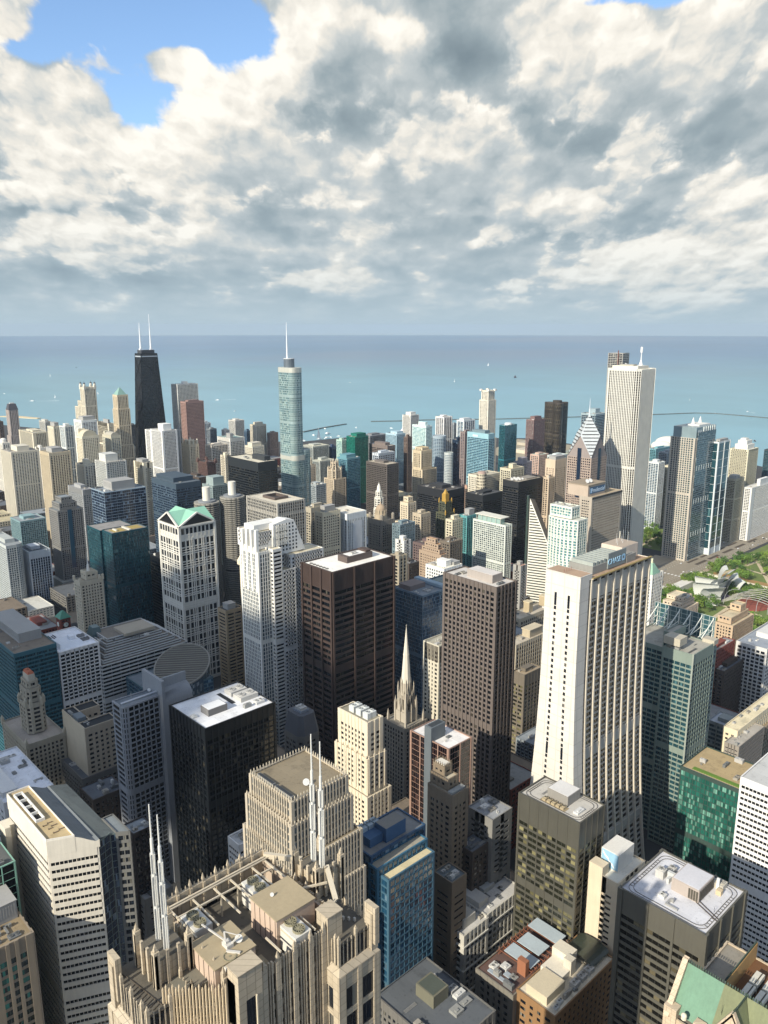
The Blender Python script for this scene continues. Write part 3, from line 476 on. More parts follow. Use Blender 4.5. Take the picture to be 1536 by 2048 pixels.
def tiers(root, lst, st, win=0, gkey=None, roofhex=None, stain=.5):
    """lst of (polygon, z0, z1, attic|None): one wall mesh, one glass mesh, a roof per tier; win = window panes kept as parts"""
    mw, mg, mr = MB(), MB(), MB(); cells = [] if win else None
    for poly, z0, z1, at in lst:
        for i in range(len(poly)): facade(mw, mg, poly[i], poly[(i + 1) % len(poly)], z0, z1, st, cells, at)
        mr.quad(*[(x, y, z1 - .9) for x, y in poly])
    mw.build('wall', wall(st['w'], st['ro'], st['me']), root)
    gm = glass(gkey or st['g']); g = mg.build('window', gm, root); g['kind'] = 'stuff'
    mr.build('roof', roofmat(roofhex or st['rf'], stain), root)
    if cells:
        cells.sort(key=lambda c: (c[0], -(c[2][0]))); cells = cells[:min(win, 100)]
        for r, p, n, w, h in cells:
            o = bpy.data.objects.new('window', pane_mesh(w, h, gm)); C.objects.link(o); o.location = p; o.rotation_euler = (0, 0, math.atan2(n[1], n[0]) + math.pi / 2); o.parent = root
    return root
WHITE_M = lambda: wall('#d8d6d0', .6)
def fan_unit(root, x, y, z, w=5, d=3, h=2.2, nf=2, name='cooling_unit', hexc='#b8b4aa'):
    m = MB(); m.box(0, 0, 0, w, d, h)
    for k in range(nf): m.cyl(w * (k + .5) / nf, d / 2, h - .01, h + .5, min(w / nf, d) * .40, n=14)
    u = m.build(name, wall(hexc, .6), root, (x, y, z)); f = MB()
    for k in range(nf):
        cx, cy, r = w * (k + .5) / nf, d / 2, min(w / nf, d) * .36
        for b in range(7):
            t = 2 * math.pi * b / 7; f.strut((cx + .1 * math.cos(t), cy + .1 * math.sin(t), h + .53), (cx + r * math.cos(t), cy + r * math.sin(t), h + .58), .22, .06)
    f.build('fan', wall('#4a4a46', .6), u); return u
def roof_clutter(root, W, D, z, n, rng, keep=()):
    """penthouse, hatches, ducts and air units scattered over a flat roof"""
    for _ in range(n):
        for _try in range(12):
            w, d = rng.uniform(1.5, min(7, W * .3)), rng.uniform(1.5, min(7, D * .3)); x, y = rng.uniform(1.4, W - w - 1.4), rng.uniform(1.4, D - d - 1.4)
            if all(x + w < a or x > c or y + d < b or y > e for a, b, c, e in keep): break
        else: continue
        keep = list(keep) + [(x - .3, y - .3, x + w + .3, y + d + .3)]; h = rng.uniform(.9, 3.0); kind = rng.random(); m = MB()
        hexc = rng.choice(['#a8a6a0', '#8c8c88', '#c4c2ba', '#6a6c6c', '#9c9484'])
        if kind < .35: fan_unit(root, x, y, z, max(w, 3), max(d, 2.2), h * .7, 2, hexc=hexc)
        elif kind < .65:
            m.box(x, y, z, x + w, y + d, z + h); m.box(x + w * .2, y + d * .2, z + h, x + w * .55, y + d * .5, z + h + .6); m.build('roof_hut', wall(hexc), root)
        elif kind < .85:
            m.box(x, y, z, x + .9, y + d, z + 1.0); m.box(x + .9, y + d - .9, z, x + w, y + d, z + 1.0); m.box(x + w - 1.2, y + d - 2.2, z, x + w, y + d - .9, z + 1.7); m.build('duct', wall(hexc, .5, .3), root)
        elif kind < .93:
            for k in range(rng.randint(2, 4)): m.strut((x, y + .5 * k, z + .3), (min(x + w * 2.2, W - 1), y + .5 * k, z + .3), .2)
            m.build('pipe_run', wall(hexc, .5, .2), root)
        else:
            for k in range(4): m.cyl(x + k * w / 4, y + (k % 2), z, z + rng.uniform(.8, 1.8), .22, n=8)
            m.build('vent_pipes', wall(hexc, .5), root)
    return keep
def penthouse(root, x0, y0, x1, y1, z, h, hexc, roofhex=None, louver=True):
    m = MB(); m.box(x0, y0, z, x1, y1, z + h)
    if louver:
        for k in range(max(2, int((x1 - x0) / 1.2))): m.box(x0 + .4 + k * 1.2, y0 - .12, z + h * .25, x0 + .75 + k * 1.2, y0, z + h * .85)
        for k in range(max(2, int((y1 - y0) / 1.2))): m.box(x0 - .12, y0 + .4 + k * 1.2, z + h * .25, x0, y0 + .75 + k * 1.2, z + h * .85)
    m.box(x0 - .25, y0 - .25, z + h, x1 + .25, y1 + .25, z + h + .35); p = m.build('penthouse', wall(hexc), root)
    if roofhex:
        r = MB(); r.box(x0 + .2, y0 + .2, z + h + .352, x1 - .2, y1 - .2, z + h + .42); r.build('penthouse_roof', roofmat(roofhex), p)
    return p
def antenna(root, x, y, z, h, r=.12, hexc='#c8c8c4'):
    m = MB(); m.cyl(x, y, z, z + h, r, r * .4, 6); m.strut((x - r * 6, y, z + h * .6), (x + r * 6, y, z + h * .6), r * .7); return m.build('antenna', wall(hexc, .5), root)
SPECIAL = {}
def special(f): SPECIAL[f.__name__] = f; return f
ROWS = [
('stone_building', 'weathered tan stone tower with teal glazed windows, in the lower left corner', 'building', 76.9, 328.2, 17.6, 49.1, 150, 'tan_old', {'win': 80, 'ph': [(0.25, 0.3, 0.95, 0.9, 9)]}),
('glass_tower', 'black glass tower with pale green mullions, left of the cream banded tower', 'building', 87.0, 357.2, 12, 40.6, 168, 'black_mullion', {'win': 60}),
('low_block', 'white flat roofed block behind the cream banded tower at the left edge', 'building', 142.7, 523.4, 32.8, 71.6, 100, 'white_plain', {'ph': [(0.05, 0.1, 0.35, 0.8, 4)]}),
('office_tower', 'black steel tower with a stained white roof in the middle of the left half', 'building', 230.5, 407.0, 52.4, 43.9, 168, 'black_steel', {'win': 100, 'special': 'roof30'}),
('stone_building', 'beige block with a blank side wall and a dark hollow court roof', 'building', 218.0, 567.1, 25.1, 43.2, 110, 'beige_old', {'win': 60, 'special': 'court'}),
('office_tower', 'white gridded tower with a bright white roof, left of the dark banded stepped block', 'building', 258.5, 718.2, 37.8, 55.8, 114, 'white_grid', {'win': 100, 'special': 'whiteroof'}),
('banded_tower', 'cream tower with punched windows and rows of pale fluted piers, crowned by white cooling boxes', 'building', 318.1, 353.2, 12.9, 28.7, 161, 'cream_deco', {'win': 0, 'special': 'deco'}),
('office_tower', 'grey slab building with dark mansard roof beside the black steel tower', 'building', 326.2, 436.7, 19.9, 23.6, 128, 'grey_old', {'special': 'mansard', 'win': 60}),
('tower_block', 'black glass block with white roof split by a grey service wall', 'building', 344.8, 306.3, 22.2, 33.5, 151, 'black_rose', {'win': 80, 'special': 'splitroof'}),
('stone_building', 'brown brick tower with stepped top standing before the black glass block', 'building', 309.0, 270.8, 13.5, 18.9, 150, 'brown_old', {'win': 100, 'special': 'browncap'}),
('stone_building', 'plain grey slab building with cluttered roof, right of the brown brick tower', 'building', 333.7, 260.7, 18.5, 19.0, 128, 'grey_blank', {'win': 50, 'clutter': 6}),
('low_block', 'small dark brick block squeezed between the brown tower and the grey slab', 'building', 319.2, 263.3, 15.1, 12, 112, 'brick_dark', {}),
('office_tower', 'olive grey tower with many yellow lit looking blinds and a pale flat roof', 'building', 337.4, 204.9, 24.7, 40.0, 152, 'olive_steel', {'win': 100, 'special': 'trackroof'}),
('office_tower', 'large dark bronze tower with pale roof and rail track, lower right', 'building', 301.2, 118.5, 39.7, 40.9, 158, 'bronze_steel', {'win': 100, 'special': 'trackroof2'}),
('glass_tower', 'green glass office block with a planted roof strip at the right', 'building', 497.4, 177.1, 39.2, 47.8, 112.4, 'green_glass', {'win': 100, 'special': 'greenroof'}),
('office_tower', 'white tower with dark ribbon windows cut off by the right edge', 'building', 447.8, 132.4, 83.4, 33.3, 151, 'white_ribbon', {'win': 100}),
('stone_building', 'slender cream tower with a painted blue mural on its penthouse', 'building', 345.1, 184.2, 28.2, 16.6, 122, 'cream_blank', {'win': 50, 'special': 'mural'}),
('stone_building', 'ornate white stone block with stepped roofs, right of the blue slab tower', 'building', 292.7, 245.8, 54.1, 15.0, 82, 'white_ornate', {'win': 100, 'special': 'ornate'}),
('stone_building', 'grey stone block with rusty roof covered in steel frames', 'building', 283.5, 204.4, 52.0, 24.4, 78, 'grey_slot', {'win': 100, 'special': 'rusty'}),
('stone_building', 'tan brick block with cream roof volumes at the lower right', 'building', 286.5, 180.9, 54.4, 23.3, 80, 'tan_brick', {'win': 100, 'special': 'creamroof'}),
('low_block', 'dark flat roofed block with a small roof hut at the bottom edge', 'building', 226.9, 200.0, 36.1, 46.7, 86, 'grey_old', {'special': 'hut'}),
('stone_building', 'brown party wall block with cluttered sunken roof, right of the blue slab tower', 'building', 287.0, 250.5, 12, 13.4, 116, 'brown_blank', {'clutter': 6}),
('low_block', 'dark tower with white framed square windows, behind the paired antennas at left', 'building', 168.8, 384.0, 12, 12, 135, 'frame_win', {'win': 60}),
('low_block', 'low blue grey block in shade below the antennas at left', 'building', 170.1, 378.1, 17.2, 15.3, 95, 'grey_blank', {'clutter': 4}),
('low_block', 'white banded low block in shade beside the fluted stone tower', 'building', 223.7, 362.8, 12.1, 12, 112, 'white_ribbon', {}),
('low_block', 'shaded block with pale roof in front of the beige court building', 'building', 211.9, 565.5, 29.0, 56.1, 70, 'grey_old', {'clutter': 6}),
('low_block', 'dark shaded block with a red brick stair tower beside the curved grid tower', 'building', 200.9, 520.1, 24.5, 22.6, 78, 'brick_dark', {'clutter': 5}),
('low_block', 'brown flat roofed block between the dotted tower and the flared white tower', 'building', 569.8, 413.7, 27.4, 13.4, 95, 'olive_plain', {'win': 50}),
('department_store', 'long beige store building with a small roof pavilion, left of the flared white tower', 'building', 706.2, 526.5, 109.2, 16.1, 52, 'beige_store', {'special': 'store'}),
('stone_building', 'beige block with two small attic towers behind the long store building', 'building', 764.6, 565.5, 96.7, 21.9, 58, 'beige_store', {'special': 'store2'}),
('stone_building', 'pale gridded white building near the right edge below the park', 'building', 815.1, 290.1, 119.0, 30.9, 88, 'white_grid2', {'win': 100, 'clutter': 5}),
('stone_building', 'dark brick block with grey roof left of the white gridded building', 'building', 769.4, 312.1, 56.3, 12, 70, 'brick_dark', {'clutter': 5, 'win': 60}),
('stone_building', 'grey office block with ribbon windows left of the cream party wall building', 'building', 662.3, 255.8, 23.7, 22.5, 68, 'grey_ribbon', {'win': 60, 'clutter': 5}),
('stone_building', 'bright cream building with yellowish roofs at the right edge', 'building', 637.4, 242.7, 113.6, 12, 80, 'cream_bright', {'clutter': 7}),
('stone_building', 'tan tile clad block with steel roof plant before the cream building', 'building', 621.3, 234.0, 51.1, 12, 75, 'tan_tile', {'clutter': 4}),
('low_block', 'low red brick row building below the white crowned glass tower', 'building', 766.8, 321.7, 44.4, 12, 90.1, 'brick_red', {'clutter': 3}),
('stone_building', 'cream hotel with terraced attic overlooking the park trees', 'building', 884.0, 417.3, 45.2, 25.8, 78, 'cream_hotel', {'special': 'terrace'}),
('stone_building', 'beige narrow building with balconied attic near the park at right', 'building', 901.5, 361.4, 58.7, 20.3, 70, 'cream_hotel2', {'special': 'terrace2'}),
('low_block', 'low cream block with brown attic tower right of the grey ribbon block', 'building', 670.7, 239.6, 100.7, 13.9, 66, 'tan_old', {'clutter': 4, 'ph': [(0.02, 0.3, 0.14, 0.8, 12)]}),
('white_slab', 'white terra cotta tower with green pyramid cap behind the flared tower', 'building', 792.1, 409.9, 23.3, 12, 145, 'white_terra', {'special': 'pyramid'}),
('glass_tower', 'dark teal glass tower with a yellowish roof deck, left of the green gabled tower', 'building', 419.5, 946.1, 49.8, 27.5, 157, 'teal_dark', {'win': 0, 'special': 'tealroof'}),
('glass_tower', 'wide navy glass tower with thin white floor lines and a grey roof box', 'building', 456.3, 1042.5, 61.2, 41.7, 190, 'navy_lines', {'ph': [(0.25, 0.2, 0.8, 0.85, 12)]}),
('office_tower', 'dark blue banded tower behind the green gabled tower', 'building', 591.7, 1091.2, 42.5, 78.0, 176.7, 'blue_band', {'ph': [(0.1, 0.2, 0.9, 0.9, 7)]}),
('office_tower', 'modern black tower with pale gridded front, left of the cornered round towers', 'building', 468.7, 909.9, 12, 34.8, 120, 'black_plain', {}),
('office_tower', 'pale modern tower with arcaded top floors and courtyard roof, behind the stepped white tower', 'building', 577.2, 808.2, 42.8, 68.1, 194, 'grey_arcade', {'special': 'openroof'}),
('office_tower', 'black modern slab with gold roof patches left of the silver round cornered tower', 'building', 700.4, 1028.9, 36.2, 85.2, 205, 'black_ibm', {'ph': [(0.5, 0.1, 0.8, 0.5, 7)]}),
('office_tower', 'beige banded office tower between the green gabled tower and the stepped tower', 'building', 427.1, 696.8, 20.0, 15.7, 118.4, 'beige_band', {'ph': [(0.2, 0.2, 0.7, 0.8, 6)]}),
('stone_building', 'cream vertical ribbed old tower with pointed corner tops left of the stepped white tower', 'building', 455.3, 690.8, 19.3, 18.1, 164.5, 'cream_rib', {'special': 'corner4'}),
('glass_tower', 'slate blue glass slab with a white side frame beside the church spire', 'building', 556.5, 533.6, 32.1, 41.6, 145.5, 'slate_grid', {'special': 'slab'}),
('office_tower', 'pale concrete tower with dark grille top half hidden by the brown dotted tower', 'building', 465.1, 426.2, 26.6, 17.5, 150, 'pale_dot', {'special': 'grille'}),
('stone_building', 'teal zigzag glass block with a brown grey roof at the left edge', 'building', 218.2, 716.0, 37.7, 123.9, 125, 'teal_zig', {'ph': [(0.35, 0.2, 0.9, 0.8, 9)], 'win': 60}),
('banded_tower', 'dark block with white floor bands and stepped glass top', 'building', 296.3, 714.1, 92.9, 16.9, 112, 'white_band_dark', {'win': 0, 'special': 'steps'}),
('stone_building', 'cream pointed tower with a white mast, left of the dark teal glass tower', 'building', 356.4, 900.8, 27.6, 17.2, 117.8, 'cream_gothic', {'special': 'mastcap'}),
('clock_tower', 'red brick clock tower with green hipped roof', 'building', 360.9, 985.9, 12, 14.6, 47.0, 'brick_red', {'special': 'clock'}),
('low_block', 'low red brick warehouse beside the clock tower', 'building', 341.8, 1017.6, 27.9, 62.4, 26.7, 'brick_red', {'clutter': 3}),
('apartment_tower', 'white gridded tower with rounded corner at the left edge', 'building', 368.7, 1191.5, 24.7, 91.7, 100.7, 'white_resid', {'special': 'round'}),
('office_tower', 'dark glass block with white vertical fins in the left middle distance', 'building', 402.9, 1200.5, 30.4, 43.3, 83.1, 'fin_white', {}),
('apartment_tower', 'grey green glass apartment slab behind the finned glass block at left', 'building', 458.7, 1395.2, 43.2, 45.8, 85.8, 'glass_resid', {}),
('apartment_tower', 'slender dark grey tower with terraced top at the left', 'building', 457.1, 1218.1, 39.1, 33.6, 150.1, 'grey_dark_punch', {'special': 'terr3'}),
('apartment_tower', 'pale grey tower behind the slender dark grey terraced tower', 'building', 540.0, 1318.6, 18.3, 60.6, 140.8, 'grey_pale', {}),
('apartment_tower', 'wide white ribbed double tower near the left edge', 'building', 563.1, 1722.8, 54.9, 59.7, 156.8, 'white_ribs', {'ph': [(0.3, 0.2, 0.75, 0.8, 10)]}),
('apartment_tower', 'wide beige ribbed tower right of the white ribbed double tower', 'building', 567.3, 1526.5, 40.1, 44.7, 177.6, 'beige_ribs', {'ph': [(0.2, 0.15, 0.7, 0.8, 8)]}),
('apartment_tower', 'cream narrow tower with dark glass center standing left of the navy tower', 'building', 638.6, 1541.7, 24.5, 38.3, 144.3, 'cream_split', {'ph': [(0.35, 0.3, 0.7, 0.7, 9)]}),
('apartment_tower', 'white tower with curved blue glass bay and penthouse bands', 'building', 636.2, 1434.1, 39.7, 47.9, 162.8, 'white_bay', {'ph': [(0.1, 0.2, 0.7, 0.8, 14)]}),
('stone_building', 'cream stepped block with blank bright west wall right of the tall pyramid topped tower', 'building', 724.4, 1460.9, 19.3, 42.6, 148.3, 'cream_blank2', {'ph': [(0.1, 0.2, 0.8, 0.8, 6)]}),
('apartment_tower', 'white tower with bright blank west side and fine grid front', 'building', 845.7, 1607.7, 36.5, 52.7, 187.2, 'white_fine', {'ph': [(0.2, 0.15, 0.75, 0.6, 14)], 'special': 'shoulder'}),
('stone_building', 'beige tower with ornate white turreted crown', 'building', 913.8, 1612.2, 23.1, 35.8, 150.1, 'beige_crown', {'special': 'crownlet'}),
('stone_building', 'dark red brick castle like block with pointed corner turrets', 'building', 888.8, 1498.3, 21.1, 37.2, 125.7, 'brick_castle', {'special': 'corner4'}),
('office_tower', 'brown tower with white vertical piers, below the pink granite tower', 'building', 976.4, 1621.9, 43.4, 26.5, 140.5, 'brown_white_rib', {}),
('stone_building', 'white gridded block with green trimmed attic', 'building', 1079.1, 1703.8, 42.7, 57.8, 139.0, 'green_trim', {'ph': [(0.1, 0.1, 0.3, 0.4, 12)]}),
('apartment_tower', 'pale concrete slab tower alone against the lake, left of the silver tower', 'building', 1348.1, 2096.0, 32.6, 36.3, 129.6, 'pale_slab', {}),
('apartment_tower', 'beige tower with flat crown near the shore left of the silver tower', 'building', 1337.7, 1968.5, 35.6, 31.1, 127.9, 'beige_shore', {'ph': [(0.2, 0.2, 0.8, 0.8, 7)]}),
('stone_building', 'pale stepped block behind the black modern slab', 'building', 1074.1, 1598.6, 33.2, 31.9, 130.8, 'pale_stepped', {'ph': [(0.1, 0.2, 0.9, 0.8, 8)]}),
('apartment_tower', 'cream narrow block peeking left of the black modern slab', 'building', 863.5, 1384.7, 14.2, 16.8, 156.9, 'cream_narrow', {}),
('stone_building', 'grey green block with tall square penthouse right of the round corncob towers', 'building', 711.2, 1184.7, 31.1, 32.8, 143.7, 'grey_green_grid', {'ph': [(0.15, 0.15, 0.85, 0.85, 14)]}),
('low_block', 'dark low brick block between the beige crowned tower and the grey green block', 'building', 746.4, 1289.0, 17.9, 50.6, 139.8, 'brick_dark', {}),
('apartment_tower', 'white tower with curved front hidden behind the white ribbed double tower', 'building', 622.5, 1955.4, 16.8, 65.2, 146.4, 'white_ribs2', {'special': 'domecap'}),
('apartment_tower', 'bright white blank tower behind the beige ribbed tower', 'building', 666.7, 1845.0, 12, 30.1, 142.2, 'white_plain2', {}),
('stone_building', 'cream block with white and dark ribbed wing behind the white double tower', 'building', 785.5, 2214.0, 41.5, 104.2, 130.5, 'dark_rib_cream', {}),
('apartment_tower', 'small pale tower against the lake between the spit and the cream tower', 'building', 943.3, 2546.2, 17.1, 49.3, 120.7, 'pale_tower', {'ph': [(0.2, 0.2, 0.8, 0.8, 5)]}),
('apartment_tower', 'cream ribbed apartment tower left of the blue glazed white tower', 'building', 788.4, 2073.9, 18.0, 39.7, 159.0, 'cream_apt', {'ph': [(0.4, 0.3, 1, 1, 10)]}),
('apartment_tower', 'white tower with blue glazed front corner bays', 'building', 769.5, 1954.2, 22.3, 30.7, 172.6, 'white_blue', {}),
('apartment_tower', 'white balconied tower below the four lantern tower', 'building', 780.1, 1875.5, 36.8, 43.3, 193.0, 'white_balcony', {'ph': [(0.2, 0.2, 1, 0.8, 8)]}),
('apartment_tower', 'cream tower with arched gable top and dark balconies', 'building', 696.7, 1679.4, 36.5, 31.0, 181.9, 'cream_gable', {'special': 'gable'}),
('apartment_tower', 'bright cream blank walled tower with grey shaded side and dark roof hut', 'building', 891.7, 1976.6, 13.4, 71.4, 168.0, 'cream_wall', {'ph': [(0.4, 0.2, 0.75, 0.6, 9)]}),
('apartment_tower', 'tower with blue arched glass top before the blank walled cream tower', 'building', 763.6, 1685.0, 22.0, 42.8, 176.2, 'arch_glass', {'special': 'gable'}),
('apartment_tower', 'old brown tower at the far left edge behind the mansard topped tower', 'building', 838.6, 2644.9, 12, 45.9, 120.7, 'brown_far', {}),
('low_block', 'grey low block left of the steel cross braced dark tower base', 'building', 909.1, 1754.0, 35.9, 45.2, 85.9, 'grey_ribbon2', {}),
('apartment_tower', 'dark block behind the base of the tapering black tower', 'building', 1138.4, 2362.4, 18.4, 20.5, 109.8, 'dark_far', {}),
('low_block', 'white low tower between the pyramid topped tower and the tapering black tower', 'building', 1002.5, 2078.2, 14.8, 36.3, 83.6, 'pale_far', {}),
('apartment_tower', 'pale blue ribbed tower right of the pink granite tower', 'building', 1227.6, 2072.2, 20.2, 19.6, 133.8, 'pale_blue_rib', {}),
('apartment_tower', 'grey glass block next to the pale blue ribbed tower', 'building', 1186.0, 1974.0, 21.1, 18.7, 128.7, 'grey_far', {}),
('apartment_tower', 'small white building left of the lone pale slab tower', 'building', 1216.7, 1945.0, 14.8, 18.2, 125.9, 'pale_far2', {}),
('apartment_tower', 'dark glass block right of the lone pale slab tower', 'building', 1344.8, 2030.4, 16.1, 13.4, 103.8, 'blue_far', {}),
('apartment_tower', 'small brown block left of the silver round cornered tower', 'building', 1367.1, 1940.8, 28.9, 15.2, 104.3, 'brown_far2', {}),
('office_tower', 'brown steel tower with regular punched windows, behind the white pointed spire', 'building', 1099.5, 1157.9, 32.5, 61.8, 139, 'brown_steel', {}),
('office_tower', 'white marble tower with dark vertical window strips and flat pale roof', 'building', 700.1, 817.4, 35.3, 42.3, 159, 'white_strip', {'special': 'plainwall'}),
('stone_building', 'ornate grey brown tower with a domed turret top, below the white spire', 'building', 782.4, 835.6, 26.6, 28.5, 132, 'grey_ornate', {'special': 'dome'}),
('stone_building', 'beige classical block right of the round corncob towers, with cornice', 'building', 691.8, 887.0, 33.4, 12.8, 157.3, 'beige_classic', {}),
('stone_building', 'cream block with terraced attic left of the white marble tower', 'building', 659.8, 821.0, 30.9, 15.1, 166.3, 'cream_classic', {'ph': [(0.2, 0.2, 0.8, 0.8, 8)]}),
('stone_building', 'pale stone tower with small dome and dark collar left of the gothic tower', 'building', 1018.3, 1307.6, 16.0, 15.3, 128.8, 'beige_tall', {'special': 'domelet'}),
('low_block', 'grey low block beneath the small domed pale tower', 'building', 965.3, 1220.1, 25.4, 28.8, 106.0, 'grey_ribbon2', {}),
('office_tower', 'wide pale ribbed slab building near the shore', 'building', 1210.4, 1538.7, 49.2, 44.1, 123.4, 'pale_ribslab', {}),
('low_block', 'pale ribbed lower wing before the wide ribbed slab', 'building', 1141.0, 1425.6, 41.9, 27.7, 109.0, 'pale_ribslab', {}),
('low_block', 'dark blue block right of the wide ribbed slab near the shore', 'building', 1276.3, 1545.4, 14.8, 17.8, 116.0, 'blue_far2', {}),
('glass_tower', 'pale green glass tower left of the deep green tower', 'building', 1230.0, 1451.6, 15.7, 20.4, 146.4, 'pale_green', {}),
('glass_tower', 'deep green glass tower with orange red roof plant', 'building', 1219.7, 1392.6, 40.8, 30.3, 160.4, 'deep_green', {'ph': [(0.2, 0.1, 0.9, 0.8, 7)]}),
('glass_tower', 'blue green glass tower with mechanical roof in front of the deep green tower', 'building', 1075.5, 1253.7, 36.2, 30.7, 142.6, 'blue_green', {'ph': [(0.1, 0.2, 0.8, 0.9, 7)]}),
('office_tower', 'brown office block with white roof plant, right of the deep green tower', 'building', 1274.7, 1340.8, 24.3, 62.3, 139.4, 'brown_block', {'ph': [(0.2, 0.2, 0.8, 0.8, 6)]}),
('low_block', 'grey flat block with long roof left of the lavender roofed tent', 'building', 1379.7, 1516.6, 62.1, 34.8, 135.8, 'grey_flat', {}),
('low_block', 'dark block with a pale band near the shore right of the grey flat block', 'building', 1437.3, 1531.0, 16.4, 31.2, 122.4, 'dark_band', {}),
('low_block', 'white banded flat block before the brown office block', 'building', 1170.9, 1260.0, 48.3, 19.3, 142.1, 'white_flat', {}),
('apartment_tower', 'pale blue balconied tower right of the brown office block', 'building', 1394.5, 1434.0, 30.0, 38.3, 147.6, 'pale_blue_balc', {'ph': [(0.3, 0.2, 1, 0.8, 5)]}),
('apartment_tower', 'white tower with cross braced front against the lake', 'building', 1526.3, 1515.9, 32.7, 30.6, 177.6, 'white_brace', {'ph': [(0.2, 0.2, 0.8, 0.8, 8)]}),
('apartment_tower', 'bright glassy white tower with cyan glazing in the center right distance', 'building', 1412.0, 1348.8, 21.3, 46.4, 173.8, 'cyan_glass', {'ph': [(0.1, 0.1, 0.5, 0.6, 9)]}),
('office_tower', 'dark brown block beneath the white cross braced tower', 'building', 1343.9, 1344.3, 15.2, 12, 153.6, 'brown_far', {}),
('office_tower', 'cream stone tower with vertical piers and stepped shoulders in the center', 'building', 1211.5, 1166.7, 43.4, 28.3, 153.7, 'cream_pier', {'special': 'shoulder2'}),
('apartment_tower', 'grey blue tower with rounded banded front', 'building', 1288.1, 1190.7, 27.7, 24.2, 175.1, 'grey_round', {'special': 'cyl'}),
('apartment_tower', 'slim cylinder tower with white floor bands', 'building', 1192.1, 1075.1, 16.6, 13.7, 162.0, 'band_cyl', {'special': 'cyl'}),
('apartment_tower', 'white tower with framed crown and tall dark window strips', 'building', 1517.7, 1386.6, 30.5, 28.0, 184.7, 'white_frame', {}),
('apartment_tower', 'grey block behind the white framed crown tower', 'building', 1686.5, 1502.3, 14.8, 12, 142.8, 'grey_far2', {}),
('glass_tower', 'white edged glass tower with blue green sides against the lake', 'building', 1517.2, 1318.4, 42.2, 23.3, 181.5, 'white_edge_glass', {'ph': [(0.1, 0.2, 0.7, 0.8, 5)]}),
('office_tower', 'plain navy blue slab between the slim cylinder and the brown edged slab', 'building', 1355.5, 1195.9, 20.5, 15.2, 160.4, 'navy_plain', {}),
('office_tower', 'brown edged blue slab left of the wide blue banded glass tower', 'building', 1291.6, 1118.8, 26.1, 12.7, 191.5, 'brown_edge', {}),
('glass_tower', 'wide blue banded glass tower with bright sign lettering on its top', 'building', 1250.0, 1020.5, 19.0, 55.5, 200.5, 'blue_stripe', {'special': 'signtop'}),
('glass_tower', 'teal glass tower with a white round roof cap left of the reddish tower', 'building', 1512.5, 1185.4, 46.3, 16.6, 181.1, 'teal_clear', {'special': 'roundcap'}),
('low_block', 'cream palace like block with central round turret', 'building', 1163.9, 964.3, 57.4, 32.6, 133.4, 'cream_palace', {'special': 'turret'}),
('stone_building', 'cream gridded block left of the black modern dish roof tower', 'building', 1204.5, 926.1, 40.5, 25.3, 146.9, 'cream_grid', {'ph': [(0.3, 0.2, 0.6, 0.6, 8)]}),
('stone_building', 'pale lavender grid block with stepped roof left of the reddish tower', 'building', 1382.7, 1032.9, 33.8, 22.8, 125.7, 'lav_grid', {'ph': [(0.2, 0.2, 0.7, 0.8, 9)]}),
('stone_building', 'teal and peach glass block with pale green roof', 'building', 1490.8, 1068.4, 36.6, 23.7, 126.1, 'teal_peach', {}),
('low_block', 'white glass low block beneath the dark three lobed tower', 'building', 1519.0, 1041.9, 45.5, 23.3, 123.8, 'white_low', {}),
('office_tower', 'wide black office block behind the gold tipped tower', 'building', 1056.3, 955.8, 49.4, 73.4, 120.6, 'black_wide', {'clutter': 8}),
('office_tower', 'low black office block right of the wide black block', 'building', 1104.5, 910.3, 57.7, 39.4, 112.3, 'black_low', {'clutter': 5}),
('low_block', 'peach roofed low block behind the two black office blocks', 'building', 1232.8, 1064.3, 56.0, 24.8, 83.8, 'peach_low', {'clutter': 3}),
('office_tower', 'tall black modern tower with white satellite dishes on its roof', 'building', 1061.6, 799.6, 67.2, 32.6, 158.5, 'black_dish', {'special': 'dishes'}),
('stone_building', 'cream stepped limestone tower left of the black wide block', 'building', 941.9, 939.9, 19.4, 18.2, 118.2, 'cream_lime', {'special': 'lime'}),
('stone_building', 'pale beige building with grey shaded half, right of the stepped limestone tower', 'building', 878.9, 848.1, 21.6, 17.6, 124.9, 'beige_half', {}),
('low_block', 'grey glass low block below the stepped limestone tower', 'building', 784.9, 799.3, 30.8, 15.6, 132.1, 'grey_glass_low', {}),
('apartment_tower', 'teal banded glass tower attached left of the white framed apartment tower', 'building', 908.5, 779.0, 21.1, 15.2, 128.8, 'teal_band', {'ph': [(0.4, 0.2, 1, 0.8, 9)]}),
('apartment_tower', 'white framed apartment tower with balconies and floating roof canopy', 'building', 903.7, 701.1, 14.1, 59.9, 128.9, 'white_frame_apt', {'special': 'canopy'}),
('stone_building', 'orange tan stepped brick building', 'building', 747.1, 683.7, 12, 39.3, 119.0, 'orange_brick', {'special': 'setbacks'}),
('stone_building', 'dark mauve brick building behind the orange tan building', 'building', 795.9, 747.7, 39.9, 35.7, 109.0, 'mauve_brick', {}),
('stone_building', 'bright white loft building below the orange tan building', 'building', 690.8, 626.9, 33.0, 30.2, 124.6, 'white_loft', {'ph': [(0.3, 0.2, 0.6, 0.7, 7), (0.65, 0.1, 0.98, 0.6, 4)]}),
('low_block', 'white narrow building with blank west wall left of the mauve building', 'building', 732.8, 738.4, 13.4, 16.4, 129.9, 'white_narrow', {}),
('stone_building', 'dark green brick block below the white narrow building', 'building', 681.1, 677.2, 17.9, 16.1, 121.8, 'brick_dark', {}),
('stone_building', 'cream narrow building with bays right of the brown steel court tower', 'building', 588.0, 600.1, 12, 12, 167.2, 'beige_bay', {}),
